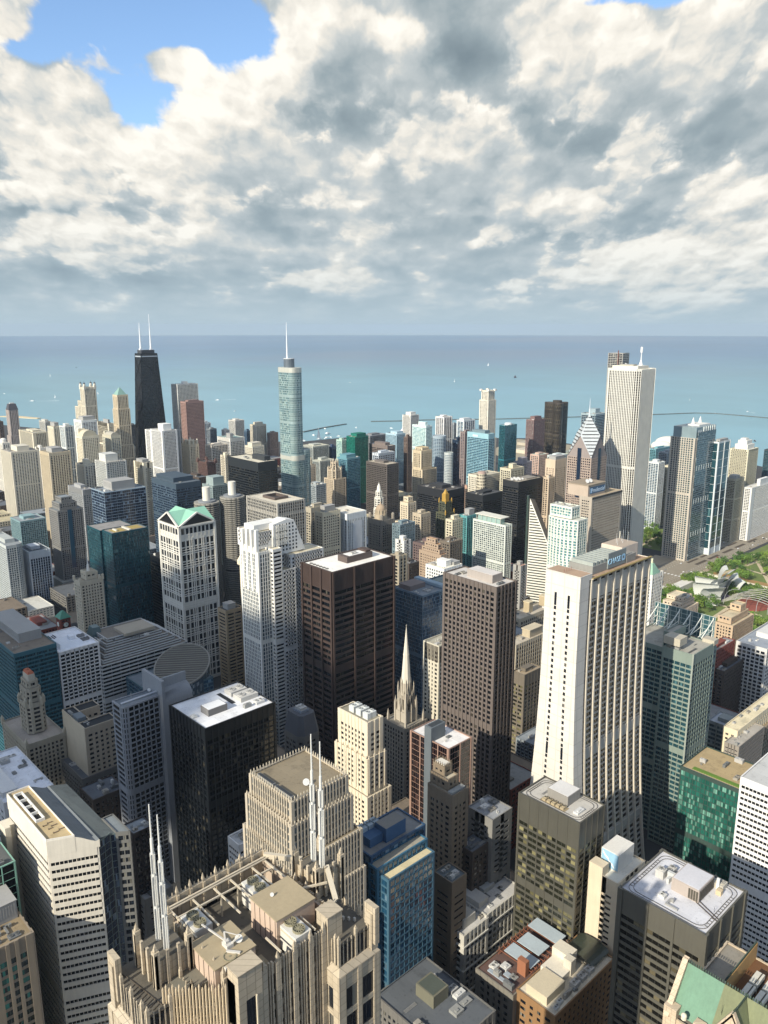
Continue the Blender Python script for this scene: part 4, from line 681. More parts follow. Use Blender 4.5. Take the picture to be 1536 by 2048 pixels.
('stone_building', 'cream block at the foot of the gold tipped tower', 'building', 884.9, 787.5, 28.7, 13.3, 124.9, 'cream_low2', {}),
('stone_building', 'brown brick block right of the gold tipped tower foot', 'building', 815.3, 729.4, 26.6, 19.2, 114.2, 'brown_mid', {}),
('low_block', 'pink capped narrow building left of the diamond topped tower', 'building', 799.5, 593.2, 12, 12, 113.1, 'pink_cap', {}),
('stone_building', 'beige ribbed tower between the black dish tower and the diamond gabled tower', 'building', 1131.8, 788.4, 17.6, 12, 158.6, 'beige_rib2', {}),
('stone_building', 'tall beige tower with plain upper block behind the diamond topped tower', 'building', 1197.9, 822.3, 34.3, 20.6, 177.4, 'beige_upper', {'ph': [(0.1, 0.1, 0.9, 0.8, 6)]}),
('office_tower', 'white gridded tower with bowed front right of the diamond topped tower', 'building', 893.8, 573.0, 21.3, 46.0, 176.4, 'white_bow', {'special': 'bowtop'}),
('office_tower', 'beige slab tower carrying a blue sign and white roof dishes', 'building', 1011.2, 627.3, 83.3, 20.5, 166.3, 'beige_slab', {'special': 'prudential'}),
('apartment_tower', 'reddish granite tower left of the dark three lobed tower', 'building', 1644.5, 1198.4, 46.3, 23.1, 182.7, 'red_granite', {'ph': [(0.2, 0.2, 0.8, 0.8, 8)]}),
('glass_tower', 'undulating balcony tower behind the peaked tower', 'building', 1403.9, 875.5, 40.5, 31.3, 240.6, 'balcony_dark', {'ph': [(0.4, 0.3, 0.8, 0.8, 9)]}),
('office_tower', 'tall tower with pale ribbed west face and glossy teal south face at right', 'building', 1338.9, 634.5, 76.8, 43.3, 221.7, 'bcbs', {'special': 'bcbs'}),
('glass_tower', 'dark glass tower with white corner frame right of the ribbed teal tower', 'building', 1409.3, 623.1, 46.8, 12, 209.9, 'white_corner_glass', {'ph': [(0.2, 0.2, 0.9, 0.8, 4)]}),
('apartment_tower', 'cream slab tower of small square windows with stepped white top', 'building', 1673.2, 676.7, 49.8, 37.5, 162.0, 'cream_small', {'special': 'stepcap'}),
('apartment_tower', 'beige ribbed tower in front of the cream slab tower at right', 'building', 1517.2, 631.3, 35.7, 18.3, 127.5, 'beige_tower3', {'ph': [(0.1, 0.1, 0.6, 0.8, 6)]}),
('apartment_tower', 'dark and white slab pair at the right edge above the wide avenue', 'building', 1561.3, 617.3, 136.6, 15.4, 106.0, 'dark_white_slab', {'ph': [(0.3, 0.1, 0.6, 0.5, 12)]}),
('apartment_tower', 'dark glass tower cut by the right edge above the white slab pair', 'building', 1871.9, 709.3, 57.1, 12.2, 137.6, 'dark_far2', {}),
('apartment_tower', 'blue and white tower right of the tall white ribbed tower', 'building', 1502.4, 782.7, 24.6, 23.1, 142.5, 'blue_white_tower', {}),
('apartment_tower', 'beige balcony tower between the white ribbed tower and the teal ribbed tower', 'building', 1554.2, 788.8, 34.3, 15.6, 125.3, 'beige_balc', {}),
('low_block', 'flat teal block by the harbour right of the tall white tower', 'building', 1870.6, 985.3, 72.2, 19.2, 109.6, 'teal_low', {}),
('low_block', 'grey flat block by the harbour below the white roofed hall', 'building', 1844.9, 940.9, 64.0, 22.5, 108.5, 'grey_flat2', {})]
FOOT = []
def build_rows():
    for name, label, cat, x, y, W, D, H, style, o in ROWS:
        rng = random.Random(label); st = ST[style]; root = thing(name, label, cat, (x, y, 0)); FOOT.append((x - 2, y - 2, x + W + 2, y + D + 2))
        sp = o.get('special'); fn = SPECIAL.get(sp)
        shape = SPECIAL.get(str(sp) + '_shape'); lst = shape(W, D, H) if shape else [(rect(0, 0, W, D), 0, H, None)]
        tiers(root, lst, st, o.get('win', 0)); zr = H - .9; keep = []
        dist = math.hypot(x, y)
        for a, b, c, d, h in o.get('ph', ()):
            penthouse(root, a * W, b * D, c * W, d * D, zr, h, ('#9c9a94' if rng.random() < .5 or 'teal' in style or 'navy' in style else st['w']), None, dist < 1300); keep.append((a * W - 1, b * D - 1, c * W + 1, d * D + 1))
        if fn: keep = fn(root, W, D, H, st, rng) or keep
        if not shape:
            n = o.get('clutter', (3 if dist < 700 and keep else 0) if sp else (7 if dist < 1200 else 3)); roof_clutter(root, W, D, zr, n, rng, keep)
            if not sp and not o.get('ph') and dist > 700: penthouse(root, W * .25, D * .3, W * .7, D * .75, zr, rng.uniform(3, 6), st['w'], None, False)

# ---------------------------------------------------------------- roof tops and shapes of single buildings
def bx(root, name, hexc, *b, rough=.8, me=0.):
    m = MB()
    for q in b: m.box(*q)
    return m.build(name, wall(hexc, rough, me), root)
def letters(root, txt, x, y, z, size, rotz, hexc, tilt=90, depth=.25):
    cu = bpy.data.curves.new('lettering', 'FONT'); cu.body = txt; cu.size = size; cu.extrude = depth; cu.align_x = 'CENTER'; t = bpy.data.objects.new('lettering_curve', cu); C.objects.link(t)
    me = bpy.data.meshes.new_from_object(t.evaluated_get(bpy.context.evaluated_depsgraph_get())); bpy.data.objects.remove(t); me.materials.clear(); me.materials.append(wall(hexc, .5, 0, .02))
    o = bpy.data.objects.new('lettering', me); C.objects.link(o); o.location = (x, y, z); o.rotation_euler = (R_(tilt), 0, rotz); o.parent = root; return o
def dish(root, x, y, z, r, az=200, el=35, name='satellite_dish'):
    m = MB(); m.cyl(0, 0, 0, r * .5, r * 1.0, r * 1.0, 18); m.v = [(vx, vy, (vx * vx + vy * vy) / (2.2 * r) + (.08 if i >= 18 else 0)) for i, (vx, vy, vz) in enumerate(m.v)]
    m.tube((0, 0, .1), (0, 0, r * .8), r * .05); o = m.build(name, wall('#d8d6ce', .5), root, (x, y, z + r)); o.rotation_euler = (R_(90 - el), 0, R_(180 - az))
    s = MB(); s.cyl(x, y, z, z + r * .95, .16 * r, n=8); s.build('dish_mount', wall('#9a9a98'), root); return o
@special
def roof30(root, W, D, H, st, rng):
    z = H - .9
    bx(root, 'penthouse', '#6f6c68', (W * .20, D * .30, z, W * .47, D * .52, z + 4.5)); bx(root, 'penthouse_roof', '#dcdcda', (W * .21, D * .31, z + 4.5, W * .46, D * .51, z + 4.62))
    bx(root, 'light_well', '#1b1e22', (W * .60, D * .42, z + .01, W * .66, D * .86, z + .08)); fan_unit(root, W * .70, D * .35, z, W * .26, D * .22, 3.2, 2); fan_unit(root, W * .70, D * .62, z, W * .24, D * .2, 3.0, 2)
    bx(root, 'roof_hut', '#55534e', (W * .3, D * .55, z, W * .38, D * .62, z + 2)); return [(W * .15, D * .25, W, D)]
def court_shape(W, D, H):
    return [(rect(0, 0, W, D * .28), 0, H, None), (rect(0, D * .28 + .02, W * .35, D), 0, H - .05, None), (rect(W * .35 + .02, D * .72, W, D), 0, H - .1, None)]
SPECIAL['court_shape'] = court_shape
@special
def court(root, W, D, H, st, rng):
    bx(root, 'blank_side_wall', '#c7b48e', (-.55, .2, 0, -.42, D - .2, H + .3)); bx(root, 'cooling_rack', '#6c7478', (W * .04, D * .35, H - .9, W * .3, D * .6, H + 2))
    roof_clutter(root, W * .33, D, H - .9, 5, rng); return []
@special
def whiteroof(root, W, D, H, st, rng):
    z = H - .9; m = MB()
    m.prism(rect(W * .1, D * .12, W * .75, D * .62), z, z + 3.2, rect(W * .16, D * .2, W * .69, D * .54)); m.build('raised_roof', wall('#dfe3e8', .7), root)
    bx(root, 'roof_hut', '#e4e6ea', (W * .46, D * .30, z + 3.1, W * .60, D * .42, z + 7))
    for k in range(4): bx(root, 'roof_slot', '#202428', (W * .16 + k * W * .06, D * (.68 + .05 * (k % 2)), z + .02, W * .16 + k * W * .06 + .8, D * (.84 + .05 * (k % 2)), z + .5))
    fan_unit(root, W * .72, D * .25, z, W * .22, 4, 2.4, 3, hexc='#6c6c6c'); fan_unit(root, W * .76, D * .45, z, W * .18, 4, 2.2, 2, hexc='#7c7c7c'); return []
def deco_shape(W, D, H):
    return [(rect(0, 0, W, D), H - 26, H, 9), (rect(-1.6, -1.6, W + 1.6, D + 2), H - 52, H - 25, 3), (rect(-4, -4, W + 4, D + 5), 0, H - 51, 4)]
SPECIAL['deco_shape'] = deco_shape
@special
def deco(root, W, D, H, st, rng):
    z = H - .9
    for k in range(3):
        for j in range(2): fan_unit(root, W * .25 + j * W * .33, D * .12 + k * D * .24, z, W * .28, D * .17, 4.2, 1, hexc='#c6c8c4')
    m = MB()
    for k in range(7): m.box(-.9 - 1.6, -1 + k * (D + 1) / 6, H - 50, -1.9, -.2 + k * (D + 1) / 6, H - 23)
    for k in range(4): m.box(-1 + k * (W + 1) / 3, -2.5, H - 50, -.2 + k * (W + 1) / 3, -1.9, H - 23)
    m.build('piers', wall('#dccba8'), root); return []
def mansard_shape(W, D, H):
    c = 4; p = [(c, 0), (W - c, 0), (W, c), (W, D - c), (W - c, D), (c, D), (0, D - c), (0, c)]; return [(p, 0, H - 15, None)]
SPECIAL['mansard_shape'] = mansard_shape
@special
def mansard(root, W, D, H, st, rng):
    p = mansard_shape(W, D, H)[0][0]; m = MB(); m.prism(poly_inset(p, -.3), H - 15.4, H, poly_inset(p, 2.8)); m.build('mansard_roof', wall('#55565a', .6), root)
    bx(root, 'roof_hut', '#7a8088', (W * .3, D * .3, H, W * .7, D * .7, H + 1.5)); fan_unit(root, W * .35, D * .35, H + 1.5, W * .3, D * .3, 2, 2); return []
@special
def splitroof(root, W, D, H, st, rng):
    bx(root, 'service_wall', '#5d6468', (-1.2, D * .42, 0, W * .55, D * .60, H + 9)); bx(root, 'service_wall_roof', '#33383c', (W * .02, D * .45, H + 9, W * .5, D * .57, H + 9.1)); return [(0, D * .38, W * .6, D * .64)]
def browncap_shape(W, D, H):
    return [(rect(0, 0, W, D), 0, H, None), (rect(W * .15, D * .3, W * .8, D), H, H + 7, 3), (rect(W * .25, D * .5, W * .7, D * .95), H + 7, H + 13, 3)]
SPECIAL['browncap_shape'] = browncap_shape
@special
def browncap(root, W, D, H, st, rng):
    m = MB(); a = (W * .25, D * .5, W * .7, D * .95)
    for k in range(6):
        for (x, y) in ((a[0] + (a[2] - a[0]) * k / 5, a[1]), (a[0], a[1] + (a[3] - a[1]) * k / 5), (a[0] + (a[2] - a[0]) * k / 5, a[3]), (a[2], a[1] + (a[3] - a[1]) * k / 5)): m.prism(rect(x - .35, y - .35, x + .35, y + .35), H + 12, H + 15, rect(x - .1, y - .1, x + .1, y + .1))
    m.build('crown_pinnacles', wall('#8d7a5c'), root); bx(root, 'cap_roof', '#cfc6b2', (a[0] + .6, a[1] + .6, H + 12.2, a[2] - .6, a[3] - .6, H + 13.5)); bx(root, 'stage', '#8b8c88', (W * .05, D * .05, H - .9, W * .9, D * .22, H + 1)); return []
def track(root, W, D, z, inset=2.2, hexc='#5a554e'):
    m = MB(); r = 4
    def loop(i):
        pts = []
        for cx, cy, a0 in ((W - i - r, i + r, -90), (W - i - r, D - i - r, 0), (i + r, D - i - r, 90), (i + r, i + r, 180)):
            for k in range(6): t = R_(a0 + 18 * k); pts.append((cx + r * math.cos(t), cy + r * math.sin(t)))
        return pts
    A, B = loop(inset), loop(inset + 1.5)
    for P in (A, B):
        for k in range(len(P)): m.strut((*P[k], z + .35), (*P[(k + 1) % len(P)], z + .3), .22, .2)
    for k in range(0, int(W / 3)): 
        for y in (inset, D - inset - 1.5): m.strut((inset + r + k * 3 * (W - 2 * inset - 2 * r) / W, y, z + .2), (inset + r + k * 3 * (W - 2 * inset - 2 * r) / W, y + 1.5, z + .2), .2)
    return m.build('window_washing_track', wall(hexc, .6), root)
@special
def trackroof(root, W, D, H, st, rng):
    z = H - .9; track(root, W, D, z, 1.6)
    bx(root, 'penthouse', '#8b857a', (W * .36, D * .34, z, W * .86, D * .68, z + 6)); bx(root, 'penthouse_roof', '#cfcac2', (W * .37, D * .35, z + 6, W * .85, D * .67, z + 6.12)); bx(root, 'roof_pit', '#a08a5c', (W * .14, D * .30, z + .01, W * .34, D * .72, z + .06))
    for k in range(5): fan_unit(root, W * .17, D * .33 + k * D * .075, z, W * .14, D * .055, 1.4, 1, hexc='#a89468')
    return [(0, 0, 4.5, D), (0, 0, W, 4.5), (W - 4.5, 0, W, D), (0, D - 4.5, W, D), (W * .12, D * .28, W * .88, D * .74)]
@special
def trackroof2(root, W, D, H, st, rng):
    z = H - .9; track(root, W, D, z, 1.7)
    bx(root, 'penthouse', '#a8988a', (W * .42, D * .28, z, W * .80, D * .60, z + 6.5)); bx(root, 'penthouse_roof', '#c4c2c4', (W * .43, D * .29, z + 6.5, W * .79, D * .59, z + 6.65))
    m = MB()
    for k in range(9): m.box(W * .44 + k * W * .04, D * .28 - .2, z + .6, W * .44 + k * W * .04 + .9, D * .28 - .02, z + 5.6)
    for k in range(4): m.box(W * .42 - .2, D * .29 + k * 1.2, z + .6, W * .42 - .02, D * .29 + k * 1.2 + .9, z + 5.6)
    m.build('louvre_panels', wall('#4b463c'), root)
    fan_unit(root, W * .82, D * .18, z, 5, 5, 2.5, 1, hexc='#b8ae98'); fan_unit(root, W * .50, D * .74, z, 4, 4, 4, 1); bx(root, 'duct', '#bcbcb8', (W * .56, D * .62, z, W * .60, D * .72, z + 4), (W * .48, D * .66, z, W * .56, D * .69, z + 2.6)); bx(root, 'roof_hut', '#c9ae7c', (W * .72, D * .16, z, W * .78, D * .22, z + 2.4))
    fan_unit(root, W * .62, D * .70, z, 6, 3.4, 2.2, 2); bx(root, 'standpipe', '#d4d4d0', (W * .80, D * .22, z, W * .82, D * .25, z + 6)); antenna(root, W * .42, D * .10, z, 3, .1, '#55524e')
    m = MB(); m.strut((W * .30, D * .02, z + .3), (W * .42, D * .3, z + .3), .3); m.strut((W * .34, D * .02, z + .3), (W * .46, D * .28, z + .3), .3); m.build('roof_rail', wall('#4a4038'), root); return [(0, 0, 5, D), (0, 0, W, 5), (W - 5, 0, W, D), (0, D - 5, W, D), (W * .3, D * .1, W, D * .85)]
@special
def greenroof(root, W, D, H, st, rng):
    z = H - .9; g = bx(root, 'planted_strip', '#5c7a2c', (W * .08, D * .10, z + .02, W * .17, D * .86, z + .5)); bx(root, 'paved_border', '#b59c70', (W * .02, D * .04, z + .02, W * .06, D * .96, z + .3)); roof_clutter(root, W, D, z, 6, rng, [(0, 0, W * .22, D)]); return []
@special
def mural(root, W, D, H, st, rng):
    z = H - .9; bx(root, 'penthouse', '#d8d3c6', (W * .30, D * .30, z, W * .86, D * .95, z + 11)); p = bx(root, 'painted_panel', '#8db4cc', (W * .30 - .12, D * .32, z + 1, W * .30 - .01, D * .93, z + 10.6))
    m = MB(); pts = [(.36, 9.8), (.44, 8.2), (.5, 7.4), (.56, 6.8), (.62, 5.0), (.70, 4.4), (.8, 2.6)]
    for (a, b), (c, d) in zip(pts, pts[1:]): m.quad((W * .30 - .16, D * (1.25 - a), z + b), (W * .30 - .16, D * (1.25 - a), z + b - 1.2), (W * .30 - .16, D * (1.25 - c), z + d - 1.2), (W * .30 - .16, D * (1.25 - c), z + d))
    m.build('painted_wave', wall('#e8ecec', .8, 0, .03), p); bx(root, 'parapet_tower', '#d4bf98', (-.8, D * .55, 0, W * .2, D + .8, H + 5)); roof_clutter(root, W, D, z, 4, rng, [(W * .2, D * .2, W, D)]); return []
def ornate_shape(W, D, H): return [(rect(0, 0, W * .38, D), 0, H, None), (rect(W * .38 + .02, 1.0, W, D + 14), 0, H + 1, None)]
SPECIAL['ornate_shape'] = ornate_shape
@special
def ornate(root, W, D, H, st, rng):
    z = H - .9; bx(root, 'penthouse', '#a8a498', (W * .07, D * .25, z, W * .26, D * .85, z + 6)); bx(root, 'penthouse', '#b4b0a6', (W * .40, D * .5, z, W * .56, D + 8, z + 5)); bx(root, 'penthouse', '#a8a8a4', (W * .62, D * .9, z, W * .80, D + 13, z + 4))
    m = MB()
    for zz in (H - 8, H - 24, H - 40): m.box(-1.0, -1.0, zz, W * .38, D, zz + .9); m.box(W * .38, -.2, zz + 1, W + .7, .3, zz + 1.9)
    m.build('cornice', wall('#c4bfb0'), root); m = MB(); m.cyl(W * .7, D + 4, z, z + 9, 2, 2, 10); m.cyl(W * .7, D + 4, z + 9, z + 11, 2.2, .3, 10); m.build('water_tank', wall('#3a3634'), root)
    roof_clutter(root, W, D + 10, z, 7, rng, [(0, 0, W * .3, D)]); return []
@special
def rusty(root, W, D, H, st, rng):
    z = H - .9; bx(root, 'rusty_deck', '#66483c', (1, 1, z + .02, W - 1, D - 1, z + .3))
    for a, b, c, d, e in ((.36, .12, .52, .85, 2.6), (.55, .2, .74, .8, 3.4), (.80, .1, .97, .9, 4.4)): bx(root, 'metal_roof_panel', '#a9b4b8', (W * a, D * b, z + e, W * c, D * d, z + e + .4))
    m = MB()
    for k in range(9): m.strut((W * (.34 + .07 * k), 1.2, z + .3), (W * (.34 + .07 * k), 1.2, z + 4.2), .25); m.strut((W * (.34 + .07 * k), D - 1.2, z + .3), (W * (.34 + .07 * k), D - 1.2, z + 4.2), .25); m.strut((W * (.34 + .07 * k), 1.2, z + 2.4), (W * (.34 + .07 * k), D - 1.2, z + 2.4), .25)
    m.strut((W * .3, D - 1.2, z + 2.6), (W * .99, D - 1.2, z + 2.6), .35); m.strut((W * .3, D - 2.4, z + 1.6), (W * .99, D - 2.4, z + 1.6), .35); m.strut((W * .3, 1.2, z + 2.6), (W * .99, 1.2, z + 2.6), .3)
    m.build('steel_frame', wall('#8e583f', .6), root); bx(root, 'brick_chimney', '#966246', (W * .27, D * .12, z, W * .33, D * .34, z + 9)); bx(root, 'skylight', '#9aa4ac', (W * .06, D * .25, z + .3, W * .10, D * .8, z + .9), (W * .14, D * .3, z + .3, W * .2, D * .5, z + .8)); roof_clutter(root, W * .3, D, z + .3, 5, rng); return []
@special
def creamroof(root, W, D, H, st, rng):
    z = H - .9; bx(root, 'penthouse', '#c9b78f', (W * .05, D * .30, z, W * .34, D * .85, z + 5)); bx(root, 'penthouse', '#d6cbb2', (W * .34, D * .42, z, W * .56, D * .95, z + 4)); bx(root, 'penthouse', '#d0c5aa', (W * .56, D * .55, z, W * .70, D + .2, z + 8)); bx(root, 'penthouse', '#c8bda4', (W * .50, D * .40, z, W * .58, D * .6, z + 9))
    for k in range(3): fan_unit(root, W * (.40 + .12 * k), D * .12, z, W * .09, D * .16, 2.6, 2)
    m = MB(); n = 10; cx, cy, r = W * .86, D * .55, D * .40
    for k in range(n):
        t0, t1 = math.pi * k / n, math.pi * (k + 1) / n
        m.quad((cx - r * .9, cy - r * math.cos(t0), z + 2 + r * .3 * math.sin(t0)), (cx + r * .9, cy - r * math.cos(t0), z + 2 + r * .3 * math.sin(t0)), (cx + r * .9, cy - r * math.cos(t1), z + 2 + r * .3 * math.sin(t1)), (cx - r * .9, cy - r * math.cos(t1), z + 2 + r * .3 * math.sin(t1)))
    m.build('arched_skylight', wall('#3c4238', .3), root); m = MB()
    for k in range(7): m.strut((cx - r * .9 + k * r * .3, cy - r, z + 2.1), (cx - r * .9 + k * r * .3, cy + r, z + 2.1), .3)
    m.build('skylight_ribs', wall('#a89a74'), root); roof_clutter(root, W * .5, D * .28, z, 4, rng); antenna(root, W * .02 + 1, 2, z, 6); return []
@special
def hut(root, W, D, H, st, rng):
    z = H - .9; bx(root, 'roof_hut', '#6d6a52', (W * .42, D * .46, z, W * .72, D * .72, z + 7)); bx(root, 'roof_hut_top', '#4a5048', (W * .44, D * .48, z + 7, W * .70, D * .70, z + 7.1)); roof_clutter(root, W, D, z, 8, rng, [(W * .4, D * .4, W * .75, D * .75)]); return []
@special
def store(root, W, D, H, st, rng):
    z = H - .9; bx(root, 'roof_pavilion', '#b3a17c', (W * .28, D * .2, z, W * .5, D * .9, z + 9)); bx(root, 'pavilion_cornice', '#c2b088', (W * .27, D * .15, z + 9, W * .51, D * .95, z + 10)); roof_clutter(root, W, D, z, 6, rng, [(W * .25, 0, W * .55, D)]); return []
@special
def store2(root, W, D, H, st, rng):
    z = H - .9
    for a in (.28, .62): bx(root, 'attic_tower', '#b09a6c', (W * a, D * .3, z, W * (a + .08), D * .7, z + 13)); bx(root, 'tower_cap', '#c4b082', (W * a - .6, D * .3 - .6, z + 13, W * (a + .08) + .6, D * .7 + .6, z + 14.2))
    roof_clutter(root, W, D, z, 6, rng); return []
def terrace_shape(W, D, H): return [(rect(0, 0, W, D), 0, H, None), (rect(W * .1, D * .15, W * .9, D), H, H + 7, 2), (rect(W * .3, D * .2, W * .8, D), H + 7, H + 12, 2)]
SPECIAL['terrace_shape'] = terrace_shape
@special
def terrace(root, W, D, H, st, rng): roof_clutter(root, W, D * .5, H + 11.1, 4, rng); return []
SPECIAL['terrace2_shape'] = lambda W, D, H: [(rect(0, 0, W, D), 0, H, None), (rect(W * .05, D * .2, W * .85, D * .95), H, H + 8, 1.5), (rect(W * .55, D * .3, W * .8, D * .9), H + 8, H + 16, 2)]
@special
def pyramid(root, W, D, H, st, rng):
    m = MB(); m.prism(rect(-.5, -.5, W * .7, D + .5), H - .5, H + 11, rect(W * .28, D * .35, W * .42, D * .65)); m.build('pyramid_roof', wall('#86a890', .6), root); bx(root, 'finial', '#c8c8a8', (W * .31, D * .4, H + 11, W * .39, D * .6, H + 16)); return []
@special
def tealroof(root, W, D, H, st, rng):
    z = H - .9; bx(root, 'roof_deck', '#a08c50', (W * .12, D * .2, z + .02, W * .45, D * .8, z + .3), (W * .6, D * .25, z + .02, W * .92, D * .85, z + .3)); bx(root, 'roof_screen', '#c9c2ae', (W * .2, D * .3, z, W * .24, D * .7, z + 2), (W * .5, D * .1, z, W * .56, D * .9, z + 1.6))
    mw, mg, mr = MB(), MB(), MB(); P = rect(-2, D + 2, W - 6, D + 42)
    for i in range(4): facade(mw, mg, P[i], P[(i + 1) % 4], 0, H - 1.5, st)
    mr.quad(*[(x, y, H - 2.4) for x, y in P]); mw.build('rear_wall', wall(st['w'], .4, .2), root); g = mg.build('window', glass('teal'), root); g['kind'] = 'stuff'; mr.build('rear_roof', roofmat('#8d8a86'), root); return []
def openroof_shape(W, D, H): return [(rect(0, 0, W, D), 0, H - 16, 2), (rect(.3, .3, W - .3, D - .3), H - 16, H, 2.5)]
SPECIAL['openroof_shape'] = openroof_shape
@special
def openroof(root, W, D, H, st, rng):
    z = H - .9; bx(root, 'roof_screen', '#5a4a40', (W * .25, D * .3, z, W * .75, D * .34, z + 3.4), (W * .25, D * .66, z, W * .75, D * .7, z + 3.4), (W * .25, D * .34, z, W * .30, D * .66, z + 3.4), (W * .70, D * .34, z, W * .75, D * .66, z + 3.4)); bx(root, 'roof_pit', '#3a3430', (W * .3, D * .34, z + .02, W * .7, D * .66, z + .1)); return []
@special
def corner4(root, W, D, H, st, rng):
    for x, y in ((0, 0), (W, 0), (0, D), (W, D)):
        m = MB(); a = min(W, D) * .14; m.box(x - a, y - a, H - 3, x + a, y + a, H + 1.5); m.prism(rect(x - a, y - a, x + a, y + a), H + 1.5, H + 1.5 + a * 2.2, rect(x - .1, y - .1, x + .1, y + .1)); m.build('corner_turret', wall(st['w']), root)
    return []
@special
def slab(root, W, D, H, st, rng):
    z = H - .9; bx(root, 'side_frame', '#8fa2ac', (W, -1.5, 0, W + 7, D + 2, H + 3)); bx(root, 'penthouse', '#7a6a64', (W * .1, D * .5, z, W * .8, D * .9, z + 5)); mw, mg = MB(), MB(); P = rect(W + 7.02, D * .1, W + 48, D)
    for i in range(4): facade(mw, mg, P[i], P[(i + 1) % 4], 0, H - 3, st)
    mg.quad(*[(x, y, H - 4) for x, y in P]); mw.build('rear_wall', wall(st['w'], .5), root); g = mg.build('window', glass('steelgrey'), root); g['kind'] = 'stuff'; roof_clutter(root, W, D, z, 4, rng, [(0, D * .4, W, D)]); return []
@special
def grille(root, W, D, H, st, rng):
    m = MB()
    for k in range(int(D / 1.5)): m.box(-.75, k * 1.5 + .5, H - 15, -.5, k * 1.5 + 1.3, H - 1)
    for k in range(int(W / 1.5)): m.box(k * 1.5 + .5, -.75, H - 15, k * 1.5 + 1.3, -.5, H - 1)
    m.build('grille', wall('#4c463e'), root); roof_clutter(root, W, D, H - .9, 5, rng); return []
def steps_shape(W, D, H): return [(rect(0, 0, W, D + 50), 0, H - 22, 1)] + [(rect(3.2 * k, 4 * k, W - 5 * k, D + 50 - 3 * k), H - 22 + 3.6 * (k - 1) + .02, H - 22 + 3.6 * k, 1) for k in range(1, 6)]
SPECIAL['steps_shape'] = steps_shape
@special
def steps(root, W, D, H, st, rng):
    m = MB(); m.prism(rect(6, D + 22, 22, D + 42), H - 22, H + 1, rect(13, D + 28, 20, D + 38)); m.build('glass_atrium', glass('teal'), root); bx(root, 'roof_screen', '#a89a80', (W * .35, D * .9, H - 4.9, W * .7, D + 24, H - 2)); roof_clutter(root, W * .6, D + 20, H - 4.9, 6, rng); return []
def mastcap_shape(W, D, H): return [(rect(0, 0, W, D), 0, H, None), (rect(W * .3, D * .1, W * .75, D * .9), H, H + 10, 4)]
SPECIAL['mastcap_shape'] = mastcap_shape
@special
def mastcap(root, W, D, H, st, rng):
    m = MB(); m.cyl(W * .52, D * .5, H + 9, H + 17, 2, 1.4, 8); m.cyl(W * .52, D * .5, H + 17, H + 32, .7, .15, 8); m.build('mast', wall('#dcd8cc'), root)
    for x, y in ((0, 0), (W, 0), (0, D), (W, D), (W * .85, 0)): bx(root, 'corner_pinnacle', '#c9bb9c', (x - 1.2, y - 1.2, H - 2, x + 1.2, y + 1.2, H + 4))
    return []
@special
def clock(root, W, D, H, st, rng):
    m = MB(); m.prism(rect(-1.5, -1.5, W + 1.5, D + 1.5), H - .3, H + 8, rect(W * .4, D * .4, W * .6, D * .6)); m.build('hipped_roof', wall('#4f8a72', .6), root)
    for rz, x, y in ((0, W / 2, -.6), (-90, -.6, D / 2)):
        m = MB(); m.cyl(0, 0, 0, .5, 3.0, n=20); c = m.build('clock_face', wall('#d6d6cc', .6, 0, .03), root, (x, y, H - 9)); c.rotation_euler = (R_(90), 0, R_(rz)); h = MB(); h.box(-.15, 0, .5, .15, 2.2, .62); h.box(0, -.15, .5, 1.6, .15, .62); h.build('clock_hands', wall('#1c1c1c'), c)
    return []
SPECIAL["round"] = lambda root, W, D, H, st, rng: round_(root, W, D, H, st, rng)
def roundp_shape(W, D, H):
    r = min(W, D) * .42; p = [(0, D), (0, 0)]
    p = [(W - r + r * math.sin(R_(a)), r - r * math.cos(R_(a))) for a in range(0, 91, 15)] + [(W, D), (0, D), (0, 0)]
    return [(p, 0, H, None)]
SPECIAL["round_shape"] = roundp_shape
@special
def round_(root, W, D, H, st, rng): bx(root, 'penthouse', '#a8aca8', (W * .2, D * .2, H - .9, W * .75, D * .6, H + 5)); return []
def terr3_shape(W, D, H): return [(rect(0, 0, W, D), 0, H - 16, 3), (rect(W * .12, D * .08, W * .8, D * .92), H - 16, H - 5, 2), (rect(W * .25, D * .2, W * .66, D * .85), H - 5, H + 3, 2)]
SPECIAL['terr3_shape'] = terr3_shape
@special
def terr3(root, W, D, H, st, rng): bx(root, 'podium', '#9a9a92', (-6, -8, 0, W + 8, D + 4, 22)); bx(root, 'glass_strip', '#2c4a5c', (W * .38, -.75, 40, W * .55, -.55, H - 16), rough=.15); return []
def shoulder_shape(W, D, H): return [(rect(0, 0, W, D), 0, H, None), (rect(0, D, W * .75, D + 26), 0, H - 3, None)]
SPECIAL['shoulder_shape'] = shoulder_shape
SPECIAL['shoulder'] = lambda root, W, D, H, st, rng: []
@special
def crownlet(root, W, D, H, st, rng):
    z = H - .9; bx(root, 'attic', '#c4ad84', (W * .15, D * .15, z, W * .85, D * .85, z + 8))
    for k, (x, y) in enumerate(((0, 0), (W, 0), (0, D), (W, D), (W * .5, 0), (0, D * .5))):
        m = MB(); m.cyl(x * .84 + W * .08, y * .84 + D * .08, z, z + 9, 2.2, n=8); m.cyl(x * .84 + W * .08, y * .84 + D * .08, z + 9, z + 13, 2.4, .2, 8); m.build('crown_turret', wall('#d0c2a0'), root)
    return []
@special
def domecap(root, W, D, H, st, rng):
    m = MB(); m.cyl(W * .5, D * .3, H - .9, H + 5, W * .4, n=16); m.dome(W * .5, D * .3, H + 5, W * .42, 4); m.build('dome_roof', wall('#dcd8cc'), root); return []
